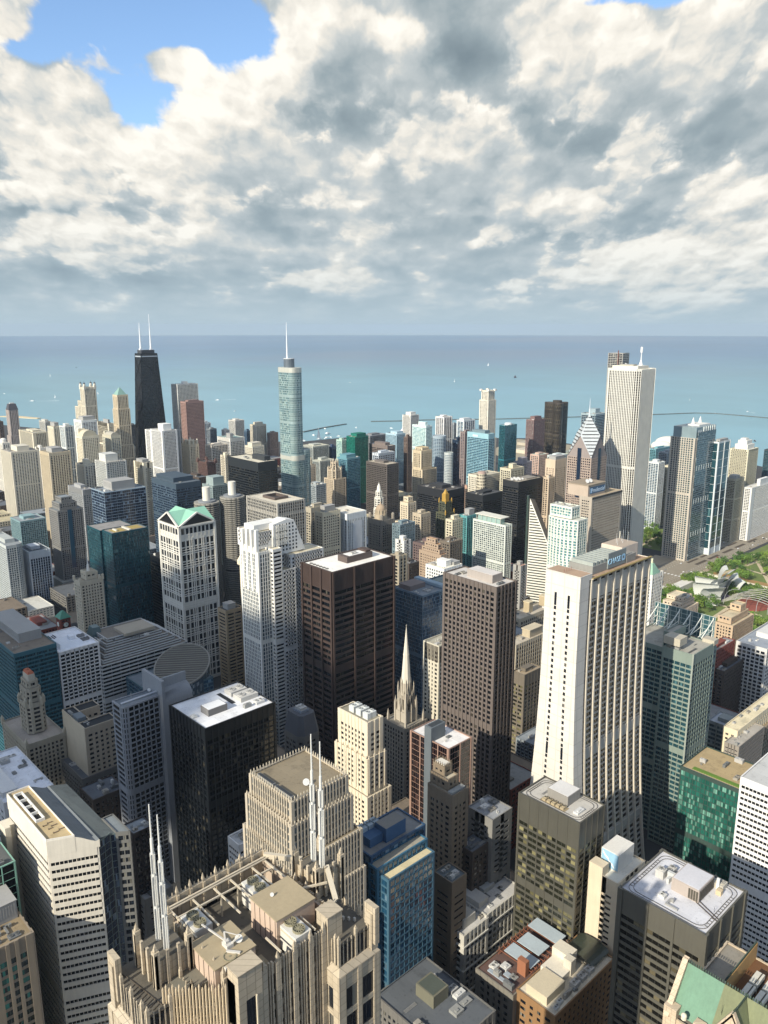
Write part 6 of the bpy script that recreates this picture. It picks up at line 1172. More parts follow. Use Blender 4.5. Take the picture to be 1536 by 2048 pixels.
def banded_front():
    ox, oy = 109.3, 342.3
    root = LM('banded_tower', 'cream tower with dark window bands, gold roof deck and sloped grey roof, lower left', 'office_tower', ox, oy, (-8, -13, 36, 54))
    W, D, H = 11.2, 51.2, 182; m, g = MB(), MB(); st = S('#d6ccb6', 'black', 1.9, .28, .12, 4.05, 2.3, .35, 11, .8)
    for a, b in (((0, 0), (20, -9.4)), ((20, -9.4), (20, D)), ((20, D), (0, D)), ((0, D), (0, 0))):
        facade(m, g, a, b, 0, H - 8.5, st, None, 4)
    # top storey: flat deck on the west, roof sweeping down to the east
    m.prism([(-.36, -.30), (10.8, -5.6), (10.8, D + .3), (-.36, D + .3)], H - 8.6, H - 1); 
    sl = MB(); ys = lambda x: -.47 * x
    prof = [(10.8, H - 1), (13.5, H - 2.2), (16.5, H - 4.0), (19.0, H - 5.2), (20.4, H - 4.6)]
    for (xa, za), (xb, zb) in zip(prof, prof[1:]):
        sl.quad((xa, ys(xa) - .4, za), (xb, ys(xb) - .4, zb), (xb, D + .3, zb), (xa, D + .3, za)); m.quad((xa, ys(xa) - .4, H - 8.6), (xb, ys(xb) - .4, H - 8.6), (xb, ys(xb) - .4, zb), (xa, ys(xa) - .4, za)); m.quad((xb, D + .3, H - 8.6), (xa, D + .3, H - 8.6), (xa, D + .3, za), (xb, D + .3, zb))
    sl.build('sloped_roof', roofmat('#6f7476', .4), root); m.build('wall', wall('#d2c8b2'), root); w = g.build('window', glass('black'), root); w['kind'] = 'stuff'
    p = MB(); p.box(-.3, -.2, H - 1, .1, D, H); p.box(-.3, D - .3, H - 1, 10.8, D + .1, H); p.strut((0, -.1, H - .5), (10.8, -5.4, H - .5), .4, 1); p.box(10.5, -5.0, H - 1, 10.8, D, H - .1); p.build('parapet', wall('#ddd5c2'), root)
    d = MB(); d.quad((.2, 0, H - .97), (10.6, -5, H - .97), (10.6, D - .2, H - .97), (.2, D - .2, H - .97)); d.build('roof', roofmat('#b5a078', .4), root)
    fr = MB(); y0, y1 = 17, 47
    fr.box(1.6, y0, H - 1, 2.1, y1, H + .6); fr.box(5.4, y0, H - 1, 5.9, y1, H + .6)
    for k in range(5): fr.box(2.1, y0 + (y1 - y0 - .6) * k / 4, H - 1, 5.4, y0 + (y1 - y0 - .6) * k / 4 + .6, H + .6)
    fr.build('roof_well_frame', wall('#dcd8cc'), root); bx(root, 'roof_well', '#1d1b1a', (2.1, y0 + .1, H - .95, 5.4, y1 - .1, H - .9))
    for k, (x, y, l) in enumerate(((3, 12, 4), (5.4, 13, 4.5), (4, 8, 4), (6, 9.6, 5), (4.6, 3.5, 5), (7.6, 4.5, 6.5))): bx(root, 'roof_rib', '#7a6444', (x, y, H - .96, x + .5, y + .9, H - .6), (x, y, H - .96, x + l * .55, y + .5, H - .62))
    # glass valley and east wing
    g2, m2 = MB(), MB(); st2 = S('#aeb4b0', 'navy', 3.6, .22, .22, 3.6, .22, .2, .6, .3)
    facade(m2, g2, (20.02, -9.0), (27, -6.4), 0, H - 6.2, st2); facade(m2, g2, (27, -6.4), (29.6, -7.2), 0, H - 7.0, st2)
    m2.build('curtain_wall_frame', wall('#66706c', .5), root); w = g2.build('window', glass('navy'), root); w['kind'] = 'stuff'
    st3 = S('#6c6a62', 'dark', 2.6, .4, .2, 4.05, 1.6, .3, 2, .8); P = [(29.6, -7.6), (35, -11.0), (35, 8), (29.6, 8)]; m3, g3 = MB(), MB()
    for i in range(4): facade(m3, g3, P[i], P[(i + 1) % 4], 0, H - 6.6, st3)
    m3.build('east_wing_wall', wall('#6f6d66'), root); w = g3.build('window', glass('dark'), root); w['kind'] = 'stuff'; q = MB(); q.prism(P, H - 7.4, H - 7.3); q.build('east_wing_roof', roofmat('#767c7e', .3), root)
    sl = MB(); sl.quad((20.4, D, H - 4.6), (20.4, -8.4, H - 5.2), (29.6, -6.4, H - 7.2), (29.6, D, H - 7.2)); sl.build('sloped_roof', roofmat('#5e6462', .5), root)
    bx(root, 'corner_column', '#cfc4ac', (-6, D - 11, 0, -3.4, D - 8, H - 12), (-5.8, D - 8, 0, -.4, D - 1, H - 13))
    cells = []; mm, gg = MB(), MB(); facade(mm, gg, (0, 0), (20, -9.4), 0, H - 8.5, st, cells, 4); facade(mm, gg, (0, D), (0, 0), 0, H - 8.5, st, cells, 4); cells.sort(key=lambda c: (c[0], -c[2][0]))
    for r, pp, n, ww, hh in cells[:100]:
        o = bpy.data.objects.new('window', pane_mesh(ww, hh, glass('black'))); C.objects.link(o); o.location = pp; o.rotation_euler = (0, 0, math.atan2(n[1], n[0]) + math.pi / 2); o.parent = root
def curved_grid():
    ox, oy = 218.5, 497.
    root = LM('gridded_tower', 'grey gridded tower with a curved front corner and a tall plain grey end slab', 'office_tower', ox, oy, (-4, -6, 56, 40))
    H = 153; st = S('#8f9296', 'black', 4.0, .75, .7, 4.0, .9, .7, 1.2, .9); cells = []; m, g = MB(), MB()
    a = [(0, 15)] + [(3.2 - 3.2 * math.cos(R_(t)), 3.2 - 3.2 * math.sin(R_(t))) for t in (0, 30, 60, 90)] + [(28, 1.2), (28, 15)]
    for i in range(len(a)): facade(m, g, a[i], a[(i + 1) % len(a)], 0, H, st if i != 0 else dict(st, bay=12), cells)
    m.build('wall', wall('#8f9296', .7), root); w = g.build('window', glass('black'), root); w['kind'] = 'stuff'; r = MB(); r.quad(*[(x, y, H - .6) for x, y in a]); r.build('roof', roofmat('#6f767c'), root)
    cells = [c for c in cells if c[3] > 1]; cells.sort(key=lambda c: c[0])
    for rr, pp, n, ww, hh in cells[:100]:
        o = bpy.data.objects.new('window', pane_mesh(ww, hh, glass('black'))); C.objects.link(o); o.location = pp; o.rotation_euler = (0, 0, math.atan2(n[1], n[0]) + math.pi / 2); o.parent = root
    c = MB(); n = 10
    for k in range(n):
        t0, t1 = math.pi / 2 * k / n, math.pi / 2 * (k + 1) / n; c.quad((.2, 2, H + 3 * math.sin(t0) - 3 + 2), (28, 3, H + 3 * math.sin(t0) - 1), (28, 3 + 2.4 * (1 - math.cos(t1)), H + 3 * math.sin(t1) - 1), (.2, 2 + 2.4 * (1 - math.cos(t1)), H + 3 * math.sin(t1) - 1))
    c.build('curved_cornice', wall('#a9adb2', .5), root)
    s = MB(); s.box(28.02, -4.2, 0, 30.2, 26, H + 12); k = 8
    for i in range(k):
        t0, t1 = math.pi / 2 * i / k, math.pi / 2 * (i + 1) / k; R = 9
        s.quad((30.2, -4.2, H - 6 + R * math.sin(t0)), (52, -4.2 + R * (1 - math.cos(t0)), H - 6 + R * math.sin(t0)), (52, -4.2 + R * (1 - math.cos(t1)), H - 6 + R * math.sin(t1)), (30.2, -4.2 + R * (1 - math.cos(t1)), H - 6 + R * math.sin(t1)))
    s.box(30.2, -4.2, 0, 52, 24, H - 6); s.box(30.2, 4.6, H - 6, 52, 6, H + 10); s.build('end_slab', wall('#8d9093', .7), root); dish(root, 26, 12, H - .5, 1.2); antenna(root, 12, 12, H - .5, 5)
def drum():
    ox, oy = 316., 573.
    root = LM('glass_rotunda', 'glass rotunda building with a slanted striped elliptical roof', 'government_building', ox, oy, (-10, 0, 82, 130))
    st = S('#46626c', 'blue', 3.4, .2, .2, 3.9, 1.2, .2, 2, .4, '#6d767c', .4); tiers(root, [(rect(-2, 70, 60, 128), 0, 78, None), (rect(40, 0, 80, 70), 0, 60, None)], st, 0)
    cx, cy, r = 41, 95, 26.5; n = 40; m = MB(); zt = lambda x, y: 88 + (x * .55 + y * .5) * .55
    pts = [(r * math.cos(2 * math.pi * k / n), r * math.sin(2 * math.pi * k / n)) for k in range(n)]; g = MB()
    for k in range(n):
        a, b = pts[k], pts[(k + 1) % n]; g.quad((cx + a[0], cy + a[1], 60), (cx + b[0], cy + b[1], 60), (cx + b[0], cy + b[1], zt(*b)), (cx + a[0], cy + a[1], zt(*a)), uv=[(k, 0), (k + 1, 0), (k + 1, 6), (k, 6)])
    g.build('rotunda_glass', glass('steelgrey'), root); rf = MB(); rf.quad(*[(cx + a[0], cy + a[1], zt(*a) - .2) for a in pts]); rf.build('slanted_roof', wall('#615d52', .6), root)
    for k in range(-9, 10):
        h = math.sqrt(max(0, r * r - (k * 2.8) ** 2)) - .4
        if h > 1:
            d = (.74, -.67); e = (.67, .74); p = lambda s: (cx + e[0] * k * 2.8 + d[0] * s, cy + e[1] * k * 2.8 + d[1] * s); a, b = p(-h), p(h); m.strut((*a, zt(a[0] - cx, a[1] - cy) + .25), (*b, zt(b[0] - cx, b[1] - cy) + .25), 1.2, .5)
    m.build('roof_ribs', wall('#858070', .6), root); rim = MB()
    for k in range(n): a, b = pts[k], pts[(k + 1) % n]; rim.strut((cx + a[0], cy + a[1], zt(*a)), (cx + b[0], cy + b[1], zt(*b)), 1.2, 1.4)
    rim.build('roof_rim', wall('#8a8678', .6), root)
def lantern_tower():
    ox, oy = 186.5, 606.5
    root = LM('terracotta_tower', 'old cream terra cotta tower with tapering octagonal lantern and rusty cap, left edge', 'stone_tower', ox, oy, (-3, -3, 34, 56))
    st = S('#a59a80', 'dark', 3.2, 1.5, .5, 3.6, 1.5, .25, 5, 2, '#a0968a'); c = 3; q = [(8 + c, 14), (22 - c, 14), (22, 14 + c), (22, 34 - c), (22 - c, 34), (8 + c, 34), (8, 34 - c), (8, 14 + c)]
    tiers(root, [(rect(0, 0, 30, 54), 0, 92, None), (q, 92, 118, 4), (poly_inset(q, 1.6), 118, 130, 3), (poly_inset(q, 3.0), 130, 136, 2)], st, 80)
    m = MB(); m.prism(poly_inset(q, 4), 134, 141, poly_inset(q, 4.3)); m.build('lantern', wall('#b5aa90'), root); m = MB(); m.prism(poly_inset(q, 4.5), 141.02, 143, poly_inset(q, 5.4)); m.build('lantern_cap', wall('#a85c3c', .7), root); antenna(root, 15, 24, 142, 14, .25, '#403c38')
    for P, z in ((rect(0, 0, 30, 54), 92), (q, 118)):
        for x, y in P: m = MB(); fin(m, x, y, 1.1, z - 3, z + 2.5, 3); m.build('pinnacle', wall('#b0a588'), root)
def green_gable():
    ox, oy = 428.6, 790.1
    root = LM('gabled_tower', 'white gridded office tower with pale green gabled roof and pediments', 'office_tower', ox, oy, (-2, -2, 48, 47))
    W, D, H = 45.7, 44.9, 192; gm = glass('dark'); st = S('#c9c4b4', 'dark', 5.4, 1.5, .7, 8.2, 1.3, .6, 2, 2.2); lines = []
    tiers(root, [(rect(0, 0, W, D), 0, H - 14, 3), (rect(.02, .02, W - .02, D - .02), H - 13.9, H, 2.5)], st, 0)
    # double lines of the white frame and blue glass panels
    f = MB()
    for k in range(9): f.box(-.95, -.95, 30 + k * 16.4, W + .95, -.72, 31 + k * 16.4); f.box(-.95, -.72, 30 + k * 16.4, -.72, D, 31 + k * 16.4); f.box(-.95, -.95, 33 + k * 16.4, W + .95, -.72, 33.8 + k * 16.4); f.box(-.95, -.72, 33 + k * 16.4, -.72, D, 33.8 + k * 16.4)
    for k in range(2): f.box(W * (.33 + .33 * k) - .6, -.98, 0, W * (.33 + .33 * k) + .6, -.74, H - 14); f.box(-.98, D * (.33 + .33 * k) - .6, 0, -.74, D * (.33 + .33 * k) + .6, H - 14)
    f.build('stone_grid', wall('#d2cdbd'), root)
    zr = H + 14; r = MB(); e = 1.2
    def q(a, b, c, d=None): r.quad(*([a, b, c] + ([d] if d else [])))
    cx, cy = W / 2, D / 2; NW, NE, SE, SW = (-e, D + e, H), (W + e, D + e, H), (W + e, -e, H), (-e, -e, H); n_, s_, w_, e_ = (cx, D + e, zr), (cx, -e, zr), (-e, cy, zr), (W + e, cy, zr); c_ = (cx, cy, zr)
    for a, b, c in ((SW, c_, w_), (SW, s_, c_), (SE, c_, s_), (SE, e_, c_), (NE, c_, e_), (NE, n_, c_), (NW, c_, n_), (NW, w_, c_)): r.quad(a, b, c)
    r.build('gabled_roof', wall('#88b8a0', .6, 0, .12), root)
    for nm, P in (('pediment', ((SW, SE, s_), (0, 1))), ('pediment', ((NW, SW, w_), (1, 0)))):
        (a, b, c), ax = P; t = MB(); inn = lambda p: (p[0] + (.6 if ax[0] else 0), p[1] + (.6 if ax[1] else 0), p[2]); A, B, Cc = map(Vector, map(inn, (a, b, c))); t.quad(tuple(A), tuple(B), tuple(Cc)); pd = t.build(nm, glass('black'), root)
        k = MB(); k.strut(a, b, 1.8, 1.8); k.strut(b, c, 1.8, 1.6); k.strut(c, a, 1.8, 1.6); k.build('pediment_frame', wall('#d6d1c2'), pd)
    for x, y in ((0, 0), (W, 0), (0, D)): bx(root, 'corner_pier', '#d0cbbb', (x - 1.3, y - 1.3, 0, x + 1.3, y + 1.3, H + .5))
def corncob(label, x, y, r, H):
    root = LM('round_apartment_tower', label, 'apartment_tower', x, y, (-r, -r, r, r), 'pair of round balcony towers'); m, g = MB(), MB(); n = 64
    def ring(z, th):
        P = []
        for k in range(n): t = 2 * math.pi * k / n; rr = r * (1 + .045 * abs(math.cos(8 * t))); P.append((rr * math.cos(t), rr * math.sin(t)))
        m.prism(P, z, z + th)
    z = 60
    while z < H - 3: ring(z, 1.25); z += 2.95
    ring(H - 2, 2.4); z = 6
    while z < 58: ring(z, 1.0); z += 2.9
    g.cyl(0, 0, 0, H - 2, r * .84, n=40); m.build('balconies', wall('#8f8a7c'), root); g.build('core', wall('#20262c', .3), root)
    k = MB(); k.cyl(0, 0, H - 1, H + 22, 5.6, n=20); k.build('service_core', wall('#d9d1bc'), root); k = MB(); k.cyl(0, 0, H + .41, H + 2.6, r * .72, n=24); k.build('roof_screen', wall('#7c8084'), root)
def stepped_white():
    ox, oy = 409., 594.
    root = LM('stepped_tower', 'bright white stepped tower with fins and pierced sloping crown', 'skyscraper', ox, oy, (-4, -4, 82, 62))
    st = S('#dcd8ca', 'steelgrey', 2.6, .8, .5, 3.9, .7, .15, 3, 1.6, '#d6cdb4'); bandst = S('#dad6ca', 'dark', 9, .8, .3, 3.9, 1.9, .3, 3, .8, '#d6cdb4'); pun = S('#dedad0', 'dark', 3.1, 1.3, .25, 3.9, 1.7, .25, 4, 1.4, '#d2c6a8')
    tiers(root, [(rect(0, 12, 14, 42), 0, 205, 3)], st, 40); tiers(root, [(rect(14.02, 8, 24, 42), 0, 206, 3)], bandst, 20)
    tiers(root, [(rect(24.02, 8, 40, 30), 0, 183, 2), (rect(36, 9.5, 76, 33), 0, 196, 3)], pun, 40)
    tiers(root, [(rect(3, 20, 23, 50), 205, 222, 2), (rect(18, 20, 50, 44), 182, 212, 2)], pun, 0)
    m = MB()
    for k in range(4): m.box(-.6, 14 + k * 7.5, 165, 2.6, 16.8 + k * 7.5, 226 - k * .8); m.box(.6, 16.8 + k * 7.5, 165, 1.6, 21.5 + k * 7.5, 208)
    m.build('fins', wall('#e2dfd4'), root)
    # pierced wedge crown
    w = MB(); y0 = 18.0
    P = [(22, 196), (60, 196), (47, 228), (38, 230), (22, 227)]
    w.quad(*[(x, y0, z) for x, z in P]); w.quad(*[(x, y0 + 14, z) for x, z in reversed(P)])
    for i in range(len(P)): a, b = P[i], P[(i + 1) % len(P)]; w.quad((b[0], y0, b[1]), (a[0], y0, a[1]), (a[0], y0 + 14, a[1]), (b[0], y0 + 14, b[1]))
    cr = w.build('crown_wedge', wall('#dfdcd2'), root)
    for i in range(7):
        for k in range(8):
            x, z = 25 + i * 3.9, 199 + k * 3.6
            if x + 2.4 < 60 - (z - 196) * .42: bx(cr, 'crown_opening', '#1d1f22', (x, y0 - .06, z, x + 1.7, y0 - .01, z + 1.9))
    t = MB()
    for k in range(5):
        for j in range(3): t.strut((24 + k * 2.6, 14.5, 206 + j * 7), (24 + k * 2.6, 14.5, 213 + j * 7), .5); t.strut((24 + k * 2.6, 14.5, 206 + j * 7), (26.6 + k * 2.6, 14.5, 213 + j * 7), .35); t.strut((22, 14.5, 206 + j * 7), (36, 14.5, 206 + j * 7), .5)
    for j in range(4): t.strut((14 + j * 2.5, 9, 207), (14 + j * 2.5, 9, 228), .4)
    t.build('roof_lattice', wall('#d8d2c0'), root); bx(root, 'upper_block', '#dedbd0', (4, 24, 222, 34, 40, 228))
def brown_court():
    ox, oy = 434.9, 529.1
    root = LM('steel_tower', 'huge rust brown steel tower of wide bays with a bright white roof', 'office_tower', ox, oy, (-2, -2, 78, 44)); W, D, H = 75.6, 42.2, 198
    st = S('#4f3d34', 'black', 100, .5, .6, 5.7, 2.1, 1.2, 19, .9, '#e4e0d6', .55, .2); m, g, r = MB(), MB(), MB()
    P = rect(0, 0, W, D)
    for i in range(4): facade(m, g, P[i], P[(i + 1) % 4], 0, H, dict(st, bay=100))
    for k in range(4): x = W * k / 3; m.box(x - .9, -2.4, 0, x + .9, -1.2, H - .3); m.box(x - .9, D + 1.2, 0, x + .9, D + 2.4, H - .3)
    for k in range(4): y = D * k / 3; m.box(-2.4, y - .9, 0, -1.2, y + .9, H - .3); m.box(W + 1.2, y - .9, 0, W + 2.4, y + .9, H - .3)
    for k in range(48): m.box(W * (k + .5) / 48 - .12, -1.45, H - 18, W * (k + .5) / 48 + .12, -1.2, H - .6)
    for k in range(27): m.box(-1.45, D * (k + .5) / 27 - .12, H - 18, -1.2, D * (k + .5) / 27 + .12, H - .6)
    for j in range(31):
        z = H - 19 - 5.7 * j - 4.0 + .001
        for k in range(36): m.box(W * (k + .5) / 36 - .13, .02, z, W * (k + .5) / 36 + .13, .2, z + 4.0) if False else None
    m.build('wall', wall('#463832', .6, .1, .3), root)
    r.quad(*[(x, y, H - .9) for x, y in P]); r.build('roof', roofmat('#e8e4da', .35), root); gm = glass('black'); w = g.build('window', gm, root); w['kind'] = 'stuff'
    for l in w.data.uv_layers[0].data: l.uv = (l.uv[0] * 27, l.uv[1])
    cells = []
    for j in range(3):
        for k in range(24): cells.append(((W * (k + .5) / 24, -.05, H - 19 - 5.7 * j - 2.0), (0, -1), W / 24 - .5))
        for k in range(9): cells.append(((-.05, D * (k + .5) / 9, H - 19 - 5.7 * j - 2.0), (-1, 0), D / 9 - .7))
    for p, n, ww in cells:
        o = bpy.data.objects.new('window', pane_mesh(ww, 3.9, gm)); C.objects.link(o); o.location = p; o.rotation_euler = (0, 0, math.atan2(n[1], n[0]) + math.pi / 2); o.parent = root
    bx(root, 'penthouse', '#5a4a42', (W * .38, D * .3, H - .9, W * .8, D * .62, H + 5)); bx(root, 'penthouse_roof', '#e6e2d8', (W * .44, D * .34, H + 5, W * .7, D * .58, H + 5.1)); bx(root, 'roof_plant', '#4a3c36', (W * .70, D * .32, H + 5, W * .78, D * .6, H + 7)); fan_unit(root, W * .5, D * .38, H + 5.1, 7, 4, 1.2, 2)
    for k in range(6): m = MB(); m.cyl(W * .06, D * (.3 + .11 * k), H - .9, H - .4, 1.6, n=14); m.build('roof_vent', wall('#6c665c'), root)
def church_spire():
    ox, oy = 438.5, 438.5
    root = LM('church_spire', 'gothic church tower with pointed pale spire and pinnacles', 'church', ox, oy, (-12, -12, 12, 12)); m = MB(); c = '#ab9e86'
    st = S('#8d826e', 'dark', 3, 1.5, .4, 3.8, 1.3, .2, 4, 2); tiers(root, [(rect(-13, -12, 13, 14), 0, 88, None)], st, 40)
    m.box(-6.4, -6.4, 88, 6.4, 6.4, 97); m.prism(rect(-5.2, -5.2, 5.2, 5.2), 97, 113, rect(-4.4, -4.4, 4.4, 4.4)); q8 = lambda r: [(r * math.cos(R_(22.5 + 45 * k)), r * math.sin(R_(22.5 + 45 * k))) for k in range(8)]
    m.prism(q8(4.6), 113, 122, q8(4.2))
    for x in (-1, 1):
        for y in (-1, 1): fin(m, x * 6.2, y * 6.2, .8, 86, 103, 7); fin(m, x * 4.6, y * 4.6, .5, 97, 118, 5); fin(m, x * 10.5, y * 10.5, .8, 80, 92, 6); m.strut((x * 6.2, y * 6.2, 101), (x * 4.4, y * 4.4, 109), .45)
    for k in range(8): t = R_(45 * k); fin(m, 4.5 * math.cos(t), 4.5 * math.sin(t), .26, 110, 123, 3)
    for k in range(4):
        t = R_(90 * k); fin(m, 6.7 * math.cos(t), 6.7 * math.sin(t), .45, 88, 100, 5); m.box(5.0 * math.cos(t) - .6, 5.0 * math.sin(t) - .6, 97, 5.0 * math.cos(t) + .6, 5.0 * math.sin(t) + .6, 111)
        for e in (-2.4, 2.4): fin(m, 5.0 * math.cos(t) + e * math.sin(t), 5.0 * math.sin(t) - e * math.cos(t), .28, 95, 113, 3)
    m.build('belfry', wall(c, .85, 0, .35), root); s = MB(); s.prism(q8(4.3), 122, 146, q8(2.5)); s.prism(q8(2.7), 146, 147, q8(2.6)); s.prism(q8(2.45), 147, 169.5, q8(.3)); s.cyl(0, 0, 169.5, 173, .25, .1, 6); s.strut((-.9, 0, 172), (.9, 0, 172), .2); s.build('spire', wall('#d3c8ae', .7, 0, .12), root)
    w = MB()
    for x in (-1, 1):
        for k in range(3): w.box(-2.6 + 1.9 * k, -5.35, 99, -1.7 + 1.9 * k, -4.9, 108); w.box(-5.35, -2.6 + 1.9 * k, 99, -4.9, -1.7 + 1.9 * k, 108)
    w.build('louvre_openings', wall('#2e2a24'), root)
def dotted():
    ox, oy = 422.6, 333.8
    root = LM('dotted_tower', 'brown granite tower with even rows of small dark square windows', 'skyscraper', ox, oy, (-2, -2, 24, 52)); W, D, H = 22.5, 49.2, 234
    st = S('#67594f', 'black', 3.9, 1.5, .75, 3.95, 1.55, .25, 4.5, 1.4, '#c6c0b8'); tiers(root, [(rect(0, 0, W, D), 0, H, None)], st, 100); bx(root, 'penthouse', '#a3968a', (W * .28, D * .18, H - .9, W * .8, D * .66, H + 5)); bx(root, 'penthouse_roof', '#cbc2b8', (W * .3, D * .19, H + 5, W * .78, D * .65, H + 5.1)); roof_clutter(root, W, D, H - .9, 3, random.Random(3), [(W * .25, D * .15, W * .85, D * .7)])
def flared():
    ox, oy = 413.5, 262.5
    root = LM('flared_tower', 'tall cream tower with sides curving outwards at the base and blue rooftop sign', 'skyscraper', ox, oy, (-2, -20, 90, 44)); W, D, H = 86., 23., 256
    off = lambda z: 17.5 * max(0., 1 - z / 236.) ** 2.3
    fh = 4.05; nf = int(H / fh); m, g, sp, pr = MB(), MB(), MB(), MB(); Z = [H - k * fh for k in range(nf + 1)]; core = 13.
    ny = lambda z: D + off(z)
    for z1, z0 in zip(Z, Z[1:]):
        o1, o0 = off(z1), off(z0)
        for (ya, yb, s) in ((-o0, -o1, -1), (ny(z0), ny(z1), 1)):
            q = [(core, ya, z0), (W, ya, z0), (W, yb, z1), (core, yb, z1)]; uv = [(0, z0 / fh), (8, z0 / fh), (8, z1 / fh), (0, z1 / fh)]
            if s > 0: q.reverse(); uv.reverse()
            g.quad(*q, uv=uv); sp.box(core, min(ya + .5 * -s, ya + s * .45), z0, W, max(ya + .5 * -s, ya + s * .5), z0 + 1.25)
    mech = (H - 14, H - 4), (130, 138), (60, 66)
    for a, b in mech:
        for k in range(8): x0 = core + 1.5 + k * (W - core) / 8; sp.box(x0 + .4, -off(a) - .9, a, x0 + (W - core) / 8 - 1.9, -off(a) + .3, b)
    # piers follow the curve
    for k in range(9):
        x = core + (W - core) * k / 8
        for z1, z0 in zip(Z, Z[1:]):
            a, b = -off(z0), -off(z1); w = .75
            pr.quad((x - w, a - 1.9, z0), (x + w, a - 1.9, z0), (x + w, b - 1.9, z1), (x - w, b - 1.9, z1)); pr.quad((x - w, a, z0), (x - w, a - 1.9, z0), (x - w, b - 1.9, z1), (x - w, b, z1)); pr.quad((x + w, a - 1.9, z0), (x + w, a, z0), (x + w, b, z1), (x + w, b - 1.9, z1))
            a, b = ny(z0), ny(z1); pr.quad((x + w, a + 1.6, z0), (x - w, a + 1.6, z0), (x - w, b + 1.6, z1), (x + w, b + 1.6, z1)); pr.quad((x - w, a + 1.6, z0), (x - w, a, z0), (x - w, b, z1), (x - w, b + 1.6, z1)); pr.quad((x + w, a, z0), (x + w, a + 1.6, z0), (x + w, b + 1.6, z1), (x + w, b, z1))
        pr.box(x - .85, -2.6, H, x + .85, 0, H + .3)
    # solid west end and the east end
    for xx, s in ((0, -1), (W, 1)):
        for z1, z0 in zip(Z, Z[1:]):
            a = [(xx, -off(z0) - 1.5, z0), (xx, ny(z0) + 1.5, z0), (xx, ny(z1) + 1.5, z1), (xx, -off(z1) - 1.5, z1)]
            if s < 0: a.reverse()
            m.quad(*a)
            if s < 0:
                m.quad((0, -off(z0) - 1.5, z0), (core - 3, -off(z0) - 1.5, z0), (core - 3, -off(z1) - 1.5, z1), (0, -off(z1) - 1.5, z1)); m.quad((core - 3, -off(z0) - 1.5, z0), (core - 3, -off(z0), z0), (core - 3, -off(z1), z1), (core - 3, -off(z1) - 1.5, z1)); m.quad((core, ny(z0) + 1.5, z0), (0, ny(z0) + 1.5, z0), (0, ny(z1) + 1.5, z1), (core, ny(z1) + 1.5, z1)); m.box(core - 3, -off(z0) - .3, z0, core, -off(z0) + .4, z0 + 1.5)
                g.quad((core - 3, -off(z0), z0), (core, -off(z0), z0), (core, -off(z1), z1), (core - 3, -off(z1), z1), uv=[(0, z0 / fh), (2, z0 / fh), (2, z1 / fh), (0, z1 / fh)])
    m.box(-.01, -1.51, H + .01, core, D + 1.51, H + 4); wallm = wall('#d2c9b8', .75, 0, .2, 8.1)
    m.build('wall', wallm, root); sp.build('spandrels', wall('#b3ab9a'), root); pr.build('piers', wall('#cfc0a4'), root); w = g.build('window', glass('bronze'), root); w['kind'] = 'stuff'
    dk = glass('dark'); rows = []
    for k in range(50):
        for yf in (.30, .68):
            z = H - 12 - k * fh * 1.0; hh = 2.3 if k not in (0, 1, 26, 27, 40) else 4.6; o = bpy.data.objects.new('window', pane_mesh(1.7, hh, dk)); C.objects.link(o); y0, y1 = -off(z) - 1.5, ny(z) + 1.5; o.location = (-.02, y0 + (y1 - y0) * yf, z); o.rotation_euler = (0, 0, -math.pi / 2); o.parent = root
    r = MB(); r.quad((core, -2, H - .5), (W, -2, H - .5), (W, D + 1, H - .5), (core, D + 1, H - .5)); r.quad((.5, -1, H + 4.01), (core - .5, -1, H + 4.01), (core - .5, D + 1, H + 4.01), (.5, D + 1, H + 4.01)); r.build('roof', roofmat('#a68c74'), root)
    bx(root, 'roof_edge', '#8f7c4e', (core, -2.7, H + .31, W + .6, -1.2, H + .9)); pl = bx(root, 'plant_room', '#8d8a80', (core + 9, 4, H - .5, W - 26, D - 1, H + 5), (W - 24, 3, H - .5, W - 12, D - 1, H + 5)); bx(root, 'penthouse', '#cdb9a2', (W - 22, 8, H - .5, W - 1, D + 1, H + 9)); bx(root, 'penthouse_roof', '#b09a80', (W - 21.6, 8.4, H + 9, W - 1.4, D + .6, H + 9.2))
    for k in range(9): f = MB(); f.box(core + 10 + k * 4.3, 4.6, H + 5, core + 12.8 + k * 4.3, D - 2, H + 7.4); f.build('cooling_tower', wall('#9da29a', .6), pl)
    for k in range(5): antenna(root, W - 18 + 3.4 * k, 14 + (k % 2) * 3, H + 9.2, 4 + 3 * (k % 3), .14)
    for k in range(4): antenna(root, 2 + 2.6 * k, 12, H + 4, 2.5, .12, '#8a4a3a')
    s = bx(root, 'sign_panel', '#7f8684', (W - 47, 3.2, H + .2, W - 25, 3.9, H + 10.6)); letters(s, 'CHASE', W - 39.3, 3.1, H + 3.0, 5.3, 0, '#a9d4ee', depth=.12)
    ex, ez, rr = W - 28.2, H + 4.9, 2.3; em = MB()
    for k in range(4):
        t = R_(90 * k); c_, s_ = math.cos(t), math.sin(t); P = [(-1.15, 2.6), (1.5, 2.6), (2.6, 1.5), (2.6, 1.05), (-1.15, 1.05)]; Q = [(ex + (a * c_ - b * s_) * rr / 2.6, ez + (a * s_ + b * c_) * rr / 2.6) for a, b in P]
        em.quad(*[(a, 3.05, b) for a, b in Q])
    em.build('sign_emblem', wall('#a9d4ee', .5, 0, .02), s)
